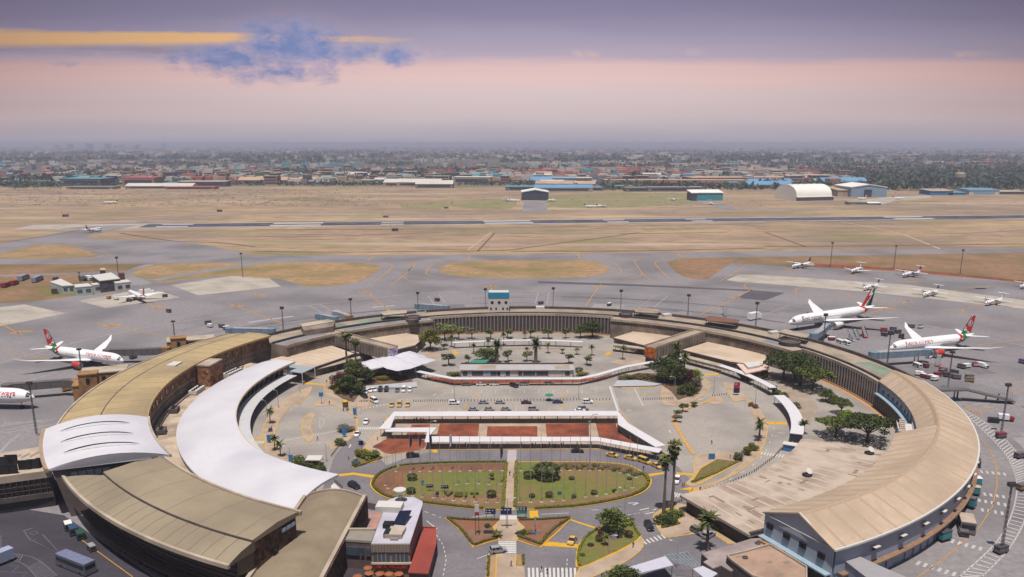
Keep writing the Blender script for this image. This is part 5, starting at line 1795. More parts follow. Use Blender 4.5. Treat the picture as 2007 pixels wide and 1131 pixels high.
def tree_proto(kind):
 """unit tree: height 1 scaled by 10 m; returns crown and trunk meshes as builders"""
 rg=random.Random(sum(map(ord,kind)))
 b=MB()
 if kind=='round':
  cl=[(0,0,6.0,2.9,2.6)]+[(3.0*cos(a),3.0*sin(a),5.2+rg.uniform(-.8,1.0),1.9,1.7)for a in[i*1.05 for i in range(6)]]+[(1.4*cos(a),1.4*sin(a),7.9,1.7,1.5)for a in(0.3,2.4,4.4)]
  cr=crown_mesh(rg,cl,54,.34)
  limbs(b,rg,10,.38,[c[:3]for c in cl],.28)
 elif kind=='umbrella':
  cl=[(0,0,7.6,2.6,1.3)]+[(3.6*cos(a)*rg.uniform(.8,1.15),3.6*sin(a),6.7+rg.uniform(-.5,.7),2.0,1.15)for a in[i*.9 for i in range(7)]]+[(5.4*cos(a),5.4*sin(a),5.9,1.3,.9)for a in(.5,1.9,3.3,5.0)]
  cr=crown_mesh(rg,cl,62,.33)
  limbs(b,rg,10,.34,[c[:3]for c in cl],.3)
 elif kind=='young':
  cl=[(rg.uniform(-1.7,1.7),rg.uniform(-1.7,1.7),rg.uniform(5.6,8.8),1.3,1.1)for i in range(8)]
  cr=crown_mesh(rg,cl,40,.36)
  limbs(b,rg,10,.24,[c[:3]for c in cl],.42)
 elif kind=='sparse':
  cl=[(rg.uniform(-2.0,2.0),rg.uniform(-2.0,2.0),rg.uniform(4.2,9.2),1.2,1.1)for i in range(11)]
  cr=crown_mesh(rg,cl,22,.34)
  limbs(b,rg,10,.22,[c[:3]for c in cl],.35)
 elif kind=='fan_palm':
  cr=MB()
  for i in range(46):
   an,el_=rg.random()*6.28,rg.uniform(-.9,1.25)
   L_=rg.uniform(.85,1.15)
   d_=Vector((cos(an)*cos(el_),sin(an)*cos(el_),sin(el_)))
   o_=Vector((0,0,9.2))
   tip=o_+d_*L_+Vector((0,0,-.18))
   s_=Vector((-sin(an),cos(an),0))*.34
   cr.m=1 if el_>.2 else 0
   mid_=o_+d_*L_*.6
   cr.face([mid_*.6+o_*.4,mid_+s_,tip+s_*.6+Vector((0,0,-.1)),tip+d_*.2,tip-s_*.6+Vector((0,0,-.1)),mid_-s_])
  for i in range(26):
   an=rg.random()*6.28
   o_=Vector((.12*cos(an),.12*sin(an),rg.uniform(7.9,8.9)))
   cr.m=2
   s_=Vector((-sin(an),cos(an),0))*.16
   q_=o_+Vector((.42*cos(an),.42*sin(an),-.75))
   cr.face([o_,q_+s_,q_-s_])
  b.tube((0,0,0),(.12,.05,4.6),.26,.17,7,False)
  b.tube((.12,.05,4.6),(0,0,9.1),.17,.13,7)
 elif kind in('date_palm','small_palm'):
  cr=MB()
  hh=6.4
  nfr=44 if kind=='date_palm' else 26
  for i in range(nfr):
   an,el_=rg.random()*6.28,rg.uniform(-.25,1.35)
   L_=rg.uniform(2.6,3.7)
   prev=Vector((0,0,hh))
   dirn=Vector((cos(an)*cos(el_),sin(an)*cos(el_),sin(el_)))
   side=Vector((-sin(an),cos(an),0))
   cr.m=1 if rg.random()<.45 else 0
   for j in range(5):
    nx=prev+dirn*(L_/5)
    w0,w1=(.25,.5,.52,.42,.24)[j],(.5,.52,.42,.24,.03)[j]
    dn=Vector((0,0,-.16))
    cr.face([prev,prev+side*w0+dn,nx+side*w1+dn,nx])
    cr.face([prev,nx,nx-side*w1+dn,prev-side*w0+dn])
    dirn=(dirn+Vector((0,0,-.26))).normalized()
    prev=nx
  b.tube((0,0,0),(.05,0,hh),.42 if kind=='date_palm' else.3,.34 if kind=='date_palm' else.24,8)
 elif kind=='ball':
  cr=MB()
  for i in range(700):
   d_=Vector((rg.gauss(0,1),rg.gauss(0,1),rg.gauss(0,1))).normalized()
   p=Vector((0,0,6.2))+d_*3.7*rg.uniform(.86,1.03)
   cr.m=1 if rg.random()<.35 else 0
   leaf_quad(cr,p,.5,rg)
  b.tube((0,0,0),(0,0,5),.4,.3,7)
 elif kind=='shrub':
  cl=[(rg.uniform(-3,3),rg.uniform(-3,3),rg.uniform(2.4,6.5),2.3,2.3)for i in range(8)]
  cr=crown_mesh(rg,cl,22,.55)
  for c in cl[:5]:
   b.tube((0,0,0),c[:3],.25,.08,5)
 return cr,b
def plant(kind,leaf,label,k,x,y,ty,w=None,cat='tree',group=None,hmin=.6,rz=None,name=None,base=None,h=None):
 B=base or P(k,x,y)
 H=h or max(hmin,hgt(k,x,y,ty))
 key=(kind,leaf)
 nm=name or{'fan_palm':'palm_tree','date_palm':'palm_tree','small_palm':'palm_tree','ball':'topiary_bush','shrub':'shrub'}.get(kind,'leafy_tree')
 if key not in PROTO:
  cr,tb_=tree_proto(kind)
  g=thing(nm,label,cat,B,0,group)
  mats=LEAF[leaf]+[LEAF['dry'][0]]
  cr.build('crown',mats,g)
  tb_.build('trunk',PBARK if 'palm' in kind else BARK,g)
  PROTO[key]=g
 else:
  g=copy_tree(PROTO[key])
  g['label'],g['category']=label,cat
  if group:
   g['group']=group
  elif 'group' in g:
   del g['group']
  g.location=B
 ht={'fan_palm':10.3,'date_palm':9.2,'small_palm':9.0,'shrub':8.6,'ball':9.9,'umbrella':8.8,'young':9.6,'sparse':10.2}.get(kind,9.4)
 s=H/ht
 sw=s if w is None else w/({'round':9.6,'umbrella':13,'young':5.6,'sparse':6.2,'fan_palm':2.6,'date_palm':6.5,'small_palm':6.5,'ball':7.6,'shrub':9}[kind])
 g.scale=(sw,sw,s)
 g.rotation_euler.z=rnd.random()*6.28 if rz is None else rz
 return g
T=plant
# big trees right of the right pavilion, and the yard behind the flat roof
T('umbrella','dark','big dark spreading tree nearest the pinkish kiosk roof',7,1265,690,490,22)
T('umbrella','dark','big dark spreading tree against the fin wall, behind the widest of the row',7,1350,700,500,21)
T('umbrella','mid','wide olive green tree at the lower end of the big dark row',7,1480,775,600,19)
T('umbrella','dark','dark spreading tree with deep shade in the middle of the big row',7,1390,740,545,20)
T('round','mid','small round tree just below the big dark row',7,1577,855,760,7)
T('round','mid','small leafy tree between the two lone round trees of the right yard',7,1635,870,810,6)
T('umbrella','mid','rounded tree on a short trunk in the right yard, above the two acacias',7,1690,948,835,9)
T('round','bright','light green bushy tree behind the two acacias',7,1735,975,920,7)
T('umbrella','mid','flat crowned acacia in front of the flat dusty roof, the left of two',10,300,195,62,17)
T('umbrella','dark','dark flat crowned acacia beside the escape stair',10,510,230,48,20)
T('date_palm','dark','dark stubby palm beside the broad white curved walkway',7,1412,1100,985,5,'palm')
for i,(x,y,ty)in enumerate(((1215,805,762),(1262,820,790),(1350,905,865),(1085,690,660))):
 T('shrub','mid',['small palm like shrub at the foot of the sloping walkway sign','small shrub between the two white right hand walkways','dark shrub behind the broad white curved walkway','green shrub beside the sloping white walkway under the big trees'][i],7,x,y,ty,4,'shrub')
T('round','mid','small rounded tree in front of the pinkish kiosk roof',7,880,610,545,6.5)
T('small_palm','palm','thin small palm behind the kiosk tree, the left of a pair',7,850,570,510,2.5,'palm')
T('small_palm','palm','thin small palm behind the kiosk tree, the right of a pair',7,882,570,512,2.5,'palm')
T('shrub','palm','small shrub on the edge of the pinkish kiosk terrace',7,960,625,590,2.5,'shrub')
# far arc
for lab,kd,lf,x,y,ty,w in(('dense yellowish green tree beside the left low pavilion','round','olive',165,478,318,13),('pale airy tree left of centre before the fin wall','sparse','light',272,405,270,12),('tall pale airy tree second from the left before the fin wall','sparse','light',322,390,268,9),('narrow pale tree third from the left before the fin wall','sparse','light',375,400,290,8),('thin grey green tree before the fin wall, left of the centre trees','sparse','grey',470,395,300,8),('olive round topped tree before the fin wall with a palm behind it','young','mid',610,395,315,7),('small round topped tree with forked stem before the fin wall','young','mid',735,388,318,7),('small tree right of the yellowish palm before the fin wall','young','mid',906,385,314,6),('round topped tree near the middle of the fin wall, right of the tall palm','young','mid',1035,390,314,7.5),('slim tree with dark foot right of the middle of the fin wall','young','mid',1165,392,318,5),('grey green bushy tree at the right end of the fin wall','round','mid',1272,385,285,8),('dense dark green tree at the right end of the fin wall','round','dark',1360,385,260,13)):
 T(kd,lf,lab,5,x,y,ty,w)
for lab,lf,x,y,ty,w,kd in(('small dark tree right of the tensile canopy','dark',300,588,495,8,'young'),('little round tree left of the green shade','mid',446,575,510,4.5,'young'),('broad bushy tree behind the green shade','mid',580,560,462,14,'round'),('small tree with bare forked stem behind the white office','mid',737,566,480,6,'young'),('small tree midway behind the white office, with round crown','light',876,562,485,6,'young'),('small tree with forked stem behind the right end of the white office','mid',1188,570,500,5.5,'young'),('small tree standing by itself right of the white office','mid',1320,588,516,6,'young'),('small dark shrubby tree right of the tensile canopy and behind it','dark',265,470,425,5,'young')):
 T(kd,lf,lab,5,x,y,ty,w)
T('ball','dark','dark round bush at the right end of the white office',5,1263,640,605,4,'bush')
for x,lab in((335,'low green planter shrub at the left end of the white office'),(1290,'low brownish planter shrub right of the white office')):
 T('shrub','olive' if x>1000 else 'mid',lab,5,x,662,634,6,'shrub')
for x,y,ty,lab in((320,455,350,'slim palm left of the far white walkway'),(483,505,415,'slim palm in front of the left far walkway'),(590,455,380,'slim palm partly behind the thick trunk palm'),(862,395,330,'yellowish young palm before the fin wall'),(705,440,330,'thin stemmed palm between the two thick palms'),(1033,500,408,'slim palm in front of the right far walkway'),(1140,502,458,'little palm right of the tall thick palm'),(1247,510,455,'little palm near the right end of the far walkway'),(1357,517,428,'slim palm right of the end of the far walkway'),(1585,548,428,'slim palm beside the orange poster'),(880,500,450,'little yellowish palm behind the office, by the thick palm')):
 T('small_palm','palm',lab,5,x,y,ty,4.2,'palm')
T('date_palm','dark','thick trunked palm behind the green shade',5,655,572,385,6,'palm')
T('date_palm','dark','thick trunked palm with dark stem behind the middle of the white office',5,942,572,370,6,'palm')
for g_ in list(bpy.data.objects):
 if g_.get('label','').startswith('thick trunked palm'):
  for c_ in g_.children:
   if c_.name.startswith('trunk'):
    c_.scale=(2.4,2.4,1)
# left bed
T('fan_palm','palm','tall slender palm over the left planting bed, taller of the pair',3,1062,650,322,7,'palm')
T('fan_palm','palm','tall slender palm over the left planting bed, shorter of the pair',3,1125,640,380,6,'palm')
for i,(x,y,ty,w,kd,lf,lab)in enumerate(((1085,655,540,6,'round','mid','pale green tree at the back of the left planting bed'),(1130,735,545,11,'round','palm','tall leafy clump in the middle of the left planting bed'),(1190,725,605,10,'round','dark','dark dense tree at the right of the left planting bed'),(1020,755,640,12,'round','maroon','reddish brown bushy tree at the left of the left planting bed'),(1070,795,660,12,'round','dark','dark bushy tree at the front of the left planting bed'),(1130,800,720,7,'shrub','dark','low dark shrub at the front corner of the left planting bed'))):
 T(kd,lf,lab,3,x,y,ty,w,'tree' if kd!='shrub' else 'shrub')
for i,(x,y,lf)in enumerate(((1250,700,'dry'),(1330,695,'olive'),(1420,690,'dry'),(1000,790,'olive'),(980,760,'olive'))):
 T('shrub',lf,['low dry shrub on the slope below the tensile canopy, first','low olive shrub on the slope below the tensile canopy','low dry shrub at the right end of the slope below the tensile canopy','low olive shrub on the kerb of the left planting bed','low olive shrub at the outer kerb of the left planting bed'][i],3,x,y,y-32,6,'shrub')
# right bed
T('date_palm','palm','thick palm rising from the right planting bed, behind the other',7,470,580,405,6,'palm')
T('date_palm','palm','thick palm with shaggy trunk in the right planting bed',7,530,650,485,6.5,'palm')
for x,y,ty,w,kd,lf,lab in((400,700,530,17,'round','dark','big dark bushy tree at the left of the right planting bed'),(470,725,575,14,'round','dark','dark bushy tree in the middle of the right planting bed'),(385,720,600,8,'round','mid','green bushy tree at the front left of the right planting bed'),(610,690,618,8,'round','bright','bright green round tree at the back right of the right planting bed'),(560,740,620,7,'round','maroon','reddish dark bushy tree in the right planting bed'),(600,745,665,6,'shrub','grey','pale dry shrub in the right planting bed'),(540,800,720,8,'shrub','dark','dark spiky shrub at the front of the right planting bed'),(590,800,735,6,'shrub','dark','dark shrub at the right front of the right planting bed'),(440,640,500,8,'round','dark','dark tree behind the right planting bed by the footbridge')):
 T(kd,lf,lab,7,x,y,ty,w,'tree' if kd=='round' else 'shrub')
for i,x in enumerate((80,130,190,250)):
 T('shrub',('olive','mid','dry','mid')[i],['low olive shrub at the tip of the right slope bed','low green shrub near the tip of the right slope bed','low dry shrub midway along the right slope bed','low green shrub close to the big right bed'][i],7,x,690,655,5,'shrub')
for i,(x,y,ty,lf)in enumerate(((520,935,872,'dark'),(595,890,858,'dark'),(478,975,912,'grey'),(470,1010,955,'grey'))):
 T('young',lf,['little round tree on the yellow divider of the right loop','smallest round tree at the far end of the yellow divider','dry little tree on the yellow divider of the right loop','dry little tree lowest on the yellow divider'][i],7,x,y,ty,4.5)
T('small_palm','palm','slim palm on the inner kerb of the right loop, the taller',7,1088,1131,962,5,'palm')
T('small_palm','palm','slim palm just below the taller palm on the right loop kerb',8,978,225,90,4,'palm')
for i,(x,y,ty)in enumerate(((905,312,250),(945,285,235),(850,350,290))):
 T('shrub',('olive','mid','grey')[i],['yellowish shrub on the right loop pavement','green shrub on the right loop pavement','dry shrub at the tip of the right triangle bed'][i],8,x,y,ty,3.5,'shrub')
for x,y in((1055,885),(1020,870)):
 T('shrub','dry','small dry shrub on the right loop kerb, '+('nearer' if x>1030 else 'farther'),7,x,y+20,y-8,2.5,'shrub')
T('fan_palm','palm','very tall palm by the flat roof, the taller of the close pair',8,395,700,195,5.6,'palm')
T('fan_palm','palm','very tall palm by the flat roof, the shorter of the close pair',8,345,705,300,5.6,'palm')
T('date_palm','palm','full crowned palm over the two parked cars in front of the flat roof',18,640,745,120,7,'palm')
for i,(x,y,ty,w,lf)in enumerate(((335,770,700,5,'dark'),(390,780,720,4,'dark'),(430,720,680,4,'mid'),(560,700,680,5,'dark'),(720,820,770,4,'olive'))):
 T('shrub',lf,['dark shrub at the foot of the very tall palms','dark shrub beside the small hedge bed below the very tall palms','green shrub behind the very tall palms','dark shrub against the corner of the flat roof hall','olive shrub along the wall under the flat roof'][i],8,x,y,ty,w,'shrub')
for k,pts in((18,((1050,1010,900),(1130,1080,950),(1230,1131,1010))),):
 for i,(x,y,ty)in enumerate(pts):
  T('shrub','dark',['dark hedge shrub below the tan dusty roof, highest','dark hedge shrub below the tan dusty roof, middle','dark hedge shrub below the tan dusty roof, lowest'][i],k,x,y,ty,5.5,'shrub')
T('round','dark','dark leafy tree at the bottom edge under the lilac shelter',8,90,1220,1070,9)
T('round','mid','bushy green tree at the bottom edge, left of the lilac shelter',6,1420,1200,1075,10)
# left loop
for x,y,ty,lab in((490,1020,885,'young palm highest on the left loop pavement'),):
 T('small_palm','palm',lab,3,x,y,ty,4.5,'palm')
T('small_palm','palm','young palm on the left loop pavement, upper of the lower two',4,474,285,165,4.5,'palm')
T('small_palm','palm','young palm on the left loop pavement, lowest',4,512,325,205,4.5,'palm')
for i,(k,x,y,ty,w,lf)in enumerate(((4,915,250,205,4,'mid'),(4,660,385,320,6,'mid'),(4,700,405,350,6,'dark'),(4,760,420,385,5,'dark'),(19,1375,915,835,6,'grey'),(4,1110,330,285,6,'mid'),(4,1050,320,275,4,'olive'),(4,1020,385,350,3,'olive'))):
 T('shrub',lf,['spiky shrub on the left loop divider','spiky green shrub beside the small booth under the white hall','dark shrub under the edge of the white hall roof','low dark shrub at the tip of the white hall roof','bare greyish shrub on the left loop divider','green shrub in the small left triangle bed','olive shrub at the top of the small left triangle bed','olive shrub beside the blue sign of the left triangle bed'][i],k,x,y,ty,w,'shrub')
# oval and the beds below
T('ball','dark','big dark round bush on the right half of the oval lawn',16,478,255,60,9,'bush')
for i,(k,x,y,ty,w,lf,lab)in enumerate(((16,240,255,155,3.6,'dark','round bush left of the big dark round bush'),(15,585,275,190,3.4,'dark','round bush at the upper left of the oval lawn'),(15,570,450,370,3,'dark','round bush at the lower left of the oval lawn'),(15,1612,270,175,2.6,'mid','upper small tree left of the oval path'),(15,1617,500,405,3.2,'dark','lower round bush left of the oval path'),(16,510,500,425,2.6,'dark','dark bush low on the right half of the oval, second from path'),(16,285,502,450,2,'dark','dark bush low on the right half of the oval, nearest the path'),(16,800,268,225,2,'dark','small dark bush in the open middle of the right lawn'),(16,1095,465,405,2.2,'dark','dark bush low on the oval, under the flag poles at right'),(16,1362,435,395,2,'dark','small dark bush near the white street lamp on the oval'),(16,1555,268,235,1.8,'dark','small dark bush near the right tip of the oval'),(16,832,520,460,1.6,'dark','tiny dark bush at a flag pole foot on the oval'))):
 T('ball' if 'tree' not in lab else 'young',lf,lab,k,x,y,ty,w,'bush' if 'tree' not in lab else 'tree')
T('round','mid','broad round green tree on the corner lawn below the oval',16,1330,960,650,9.5)
T('sparse','mid','thin small tree right of the broad round tree on the corner lawn',16,1530,870,730,4)
for i,(x,y,ty,w,lf,lab)in enumerate(((1545,1020,935,2.4,'maroon','maroon round bush at the right of the corner lawn'),(1160,1075,985,2.2,'maroon','maroon round bush below the broad round tree'),(1200,1010,920,2.6,'maroon','maroon round bush closest to the broad round tree'),(1050,1131,1100,1.8,'maroon','maroon round bush lowest on the corner lawn'),(945,1260,1230,1.4,'mid','small green bush at the lower tip of the corner lawn'))):
 T('ball',lf,lab,16,x,y,ty,w,'bush')
T('small_palm','palm','little palm left of the maroon bushes on the corner lawn',16,1235,1131,960,3,'palm')
T('small_palm','palm','little palm beside the dark board in the left triangle bed',15,1690,1020,930,4,'palm')
for i in range(15):
 x=700+i*70
 T('shrub',('mid','olive','grey')[i%3],'low mixed shrub in the upper bed of the oval lawn, right half',16,x,95+max(0,i-6)**1.6*3.6+(i%2)*35,60+max(0,i-6)**1.6*3.6+(i%2)*35,2.6,'shrub','low shrubs of the upper oval bed')
for i,(k,x,y,ty,w,lf,lab)in enumerate(((16,140,970,930,3,'dark','dark shrub at the left corner of the right triangle bed'),(16,220,960,925,3,'olive','olive shrub beside the blue board in the right triangle bed'),(15,1560,885,850,2,'dark','small dark shrub in the left triangle bed'))):
 T('shrub',lf,lab,k,x,y,ty,w,'shrub')
# hedges
HB=mat('hedge_box',ph(112,110,36),.9,.45,2.5,bump=.6)
def hedge(label,pts,w=.9,h=.8,m=HB,z=.15):
 c=sum(pts,Vector())/len(pts)
 c.z=0
 rg=random.Random(len(label))
 b=MB().wall([p-c for p in pts],z,z+h*.75,w*.8)
 L_=0
 for a,e in zip(pts[:-1],pts[1:]):
  n=int((e-a).length*7*max(1,w))
  for i in range(n):
   p=a.lerp(e,rg.random())-c
   leaf_quad(b,Vector((p.x+rg.uniform(-w/2,w/2),p.y+rg.uniform(-w/2,w/2),z+rg.uniform(.3,1)*h)),.26,rg)
 o=b.build('hedge',m)
 o.location=c
 return tag(o,label,'hedge')
hedge('clipped yellow green hedge along the left side of the oval path',PP(15,[(1815,60),(1790,300),(1770,640)]),1.2)
hedge('clipped yellow green hedge along the right side of the oval path',PP(15,[(1945,40),(1935,300),(1925,630)]),1.2)
HD=mat('hedge_dark',ph(92,88,36),.9,.45,2.5,bump=.6)
ovh=[cxo+(p-cxo)*.982 for p in ov]
hedge('dark clipped hedge round the left rim of the oval lawn',ovh[:10]+[],1.0,.7,HD)
hedge('low clipped hedge along the lower left rim of the oval lawn',[p for p in ovh[60:]]+[ovh[0]],1.0,.7,HD)
hedge('low clipped hedge along the lower right rim of the oval lawn',ovh[42:57],1.0,.7,HD)
hedge('yellow clipped hedge at the right tip of the oval lawn',ovh[37:42],1.3,.9,HB)
hedge('low clipped hedge along the upper rim of the oval lawn',ovh[10:21],.8,.6,HD)
for lab,k,pts in(('dark low hedge along the top of the left triangle bed',15,[(1040,770),(1180,790),(1400,800),(1720,800)]),('dark low hedge down the road side of the left triangle bed',15,[(1045,780),(1200,900),(1300,1020),(1375,1120)]),('low hedge along the bottom of the left triangle bed',15,[(1400,1125),(1520,1080),(1700,1035)]),('dark low hedge along the top of the right triangle bed',16,[(110,800),(400,795),(770,770)]),('dark low hedge down the slant of the right triangle bed',16,[(775,780),(600,890),(480,1000),(395,1120)]),('low hedge along the bottom of the right triangle bed',16,[(95,1010),(250,1060),(390,1115)]),('yellow green hedge at the foot of the small left triangle bed',4,[(1005,398),(1080,375),(1190,335)]),('yellow green hedge at the foot of the right triangle bed beside the loop',8,[(530,500),(690,440),(840,362)]),('yellow green hedge round the palm bed by the flat roof',8,[(330,805),(390,792),(452,775)]),('yellow green hedge down the left rim of the corner lawn',6,[(1262,812),(1185,870),(1148,940),(1134,1010),(1150,1060)]),('yellow green hedge down the right rim of the corner lawn',6,[(1496,752),(1515,800),(1550,858)]),('low hedge beside the bottom footpath, left',6,[(540,1000),(532,1131)]),('low hedge beside the bottom footpath, right',6,[(770,990),(772,1055)])):
 hedge(lab,PP(k,pts),.8,.6,HB if 'yellow' in lab else HD)
# hedge letters
for i,(ch,x,y)in enumerate((('V',1055,468),('I',1152,472),('S',1205,478),('I',1288,478),('T',1395,482))):
 p=P(15,x,y,.2)
 o=lettering('topiary_letter',ch,4.0,HD,None,(p.x,p.y,.5),(0,0,.0),.35,bold=.18)
 tag(o,'clipped hedge letter '+ch+(' left of the S' if i==1 else ' right of the S' if i==3 else '')+' on the oval lawn','topiary letter','hedge letters on the oval')
# masts, poles, lamps, signs
DKM=mat('dark_metal',ph(84,78,84),.5,.15,1)
LGM=mat('light_metal',ph(166,162,168),.4,.1,1)
def mast(label,base,H,proto=[None]):
 if proto[0]is None:
  g=thing('floodlight_mast',label,'light mast',base,0,'apron floodlight masts')
  b=MB()
  for s in range(4):
   an=s*pi/2+pi/4
   b.tube((.4*cos(an),.4*sin(an),0),(.2*cos(an),.2*sin(an),20),.08,.06,5)
  for i in range(14):
   z0,z1=i*1.42,i*1.42+1.42
   for s in range(4):
    a0,a1=s*pi/2+pi/4,(s+1)*pi/2+pi/4
    r0,r1=.4-.2*z0/20,.4-.2*z1/20
    b.tube((r0*cos(a0),r0*sin(a0),z0),(r1*cos(a1),r1*sin(a1),z1),.035,n=4)
  b.build('pole',mat('mast_metal',ph(120,114,120),.5,.15,1),g)
  MB().box((0,0,19.8),(2.0,1.5,.2)).box((0,0,20.05),(1.9,.2,1.0)).build('head_frame',DKM,g)
  for x in(-.75,-.25,.25,.75):
   for y in(-1,1):
    MB().box((x,y*.45,20.2),(.42,.3,.65)).build('lamp',DKM,g)
  MB().box((0,0,0),(1.2,1.2,.4)).build('base',CONL,g)
  proto[0]=g
 else:
  g=copy_tree(proto[0])
  g['label']=label
  g.location=base
 g.scale=(1,1,H/21.3)
 return g
def on_ring(k,x,y,r):
 best=None
 for i in range(200):
  z=8+i*.15
  p=P(k,x,y,z)
  e=abs(hypot(p.x-RC[0],p.y-RC[1])-r)
  if best is None or e<best[0]:
   best=(e,p,z)
 return Vector((best[1].x,best[1].y,0)),best[2]
for k,x,y,r,lab in((3,573,150,166,'apron floodlight mast behind the brown roof, first from the left along the ring'),(3,1080,88,166,'apron floodlight mast above the beige roof house on the ring'),(3,1577,42,166,'apron floodlight mast beside the blue jet bridge left of the white cabin'),(5,570,15,166,'apron floodlight mast just left of the white rooftop cabin'),(5,1073,8,166,'apron floodlight mast first right of the white rooftop cabin'),(5,1575,25,166,'apron floodlight mast second right of the white rooftop cabin'),(7,567,58,166,'apron floodlight mast left of the rusty roof canopy'),(7,1073,115,168,'apron floodlight mast beside the grey boarding stairs right of the rusty canopy'),(7,1580,200,168,'apron floodlight mast in front of the big white twin engine aircraft'),(9,740,330,168,'apron floodlight mast near the nose of the rightmost red tailed aircraft'),(9,1197,478,186,'apron floodlight mast beside the red engine of the right aircraft')):
 b_,H_=on_ring(k,x,y,r)
 mast(lab,b_,H_)
for k,x,y,ty,lab in((1,1297,445,255,'apron floodlight mast beside the small ochre gate block'),(1,609,675,460,'apron floodlight mast in front of the red engine of the left aircraft'),(1,272,1105,703,'apron floodlight mast at the left edge before the half seen aircraft'),(9,1553,1095,715,'apron floodlight mast at the right edge beside the stair ramp'),(10,1408,970,488,'apron floodlight mast on the hatched strip, lower right'),(11,832,1010,785,'floodlight mast behind the white compound at far left'),(11,1682,930,760,'floodlight mast by the large pale stand on the left'),(14,450,862,685,'floodlight mast by the red soil bank, leftmost of three'),(14,890,868,707,'floodlight mast by the red soil bank, middle of three'),(14,1348,915,735,'floodlight mast by the red soil bank, rightmost of three'),(11,556,975,893,'thin lamp mast left of the white compound roofs')):
 mast(lab,P(k,x,y),hgt(k,x,y,ty))
# flag poles
fp=None
def flagpole(label,p,H=13.5):
 global fp
 if fp is None:
  fp=thing('flagpole',label,'flagpole',p,0,'bare flagpoles on the oval lawn')
  MB().tube((0,0,0),(0,0,13.5),.095,.055,6).build('pole',LGM,fp)
  MB().box((0,0,0),(1.0,.7,.3)).build('base',CONL,fp)
  MB().lathe([(.02,13.5),(.12,13.62),(.02,13.75)],(0,0,0),8).build('finial',LGM,fp)
  g=fp
 else:
  g=copy_tree(fp)
  g['label']=label
  g.location=p
 g.scale.z=H/13.5
 return g
FLAG={'navy':mat('navy_flag',ph(48,50,84),.9,.3,2),'white':mat('pale_flag',ph(196,190,206),.9,.3,2)}
rows=[('upper left',15,[(375,170),(562,178),(685,170),(820,168),(948,165),(1080,165),(1208,165),(1340,160),(1470,160),(1605,158),(1757,160)]),('upper right',16,[(135,160),(265,160),(400,160),(540,160),(650,155),(778,155),(905,155),(1038,155),(1168,155),(1300,160),(1430,190),(1550,215),(1645,250)]),('lower left',15,[(235,350),(270,390),(350,420),(465,460),(590,490),(715,505),(862,515),(985,530),(1122,550),(1262,555),(1410,568),(1560,575),(1692,575)]),('lower right',16,[(122,575),(265,572),(408,568),(550,560),(695,548),(840,520),(980,505),(1125,490),(1250,465),(1385,435),(1495,420),(1592,385)]),('middle left',15,[(1170,340),(1300,330),(1450,330),(1583,340),(1735,335)])]
draped={('upper left',1):('navy','left end'),('upper left',2):('navy','beside the left end one'),('upper left',3):('navy','third along'),('upper left',5):('white',''),('middle left',4):('navy','')}
for nm,k,pts in rows:
 for i,(x,y)in enumerate(pts):
  p=P(k,x,y,.15)
  lab='bare grey flagpole in the '+nm+' row on the oval lawn'
  if(nm,i)in draped:
   col,wh=draped[(nm,i)]
   lab='flagpole with limp '+('navy' if col=='navy' else 'pale')+' flag, '+(wh+' in the upper left row' if wh else 'nearest the oval path' if nm=='middle left' else 'middle of the upper left row')
  g=flagpole(lab,p)
  if(nm,i)in draped:
   del g['group']
   vs=[(0,0,13.2),(.7,.1,12.8),(.75,.25,11),(.5,.1,9.4),(.12,-.1,8.8),(.1,0,10)]
   b=MB().mesh(vs+[(x_,y_+.18,z_)for x_,y_,z_ in vs],[tuple(range(6)),tuple(range(11,5,-1))]+[(j,j+6,(j+1)%6+6,(j+1)%6)for j in range(6)])
   o=b.build('flag',FLAG[draped[(nm,i)][0]])
   o.location=p
   o.rotation_euler.z=rnd.uniform(-.5,.5)
   tag(o,('dark navy' if col=='navy' else 'pale')+' flag hanging limp, '+(wh+' in the upper left row' if wh else 'nearest the oval path' if nm=='middle left' else 'in the middle of the upper left row'),'flag')
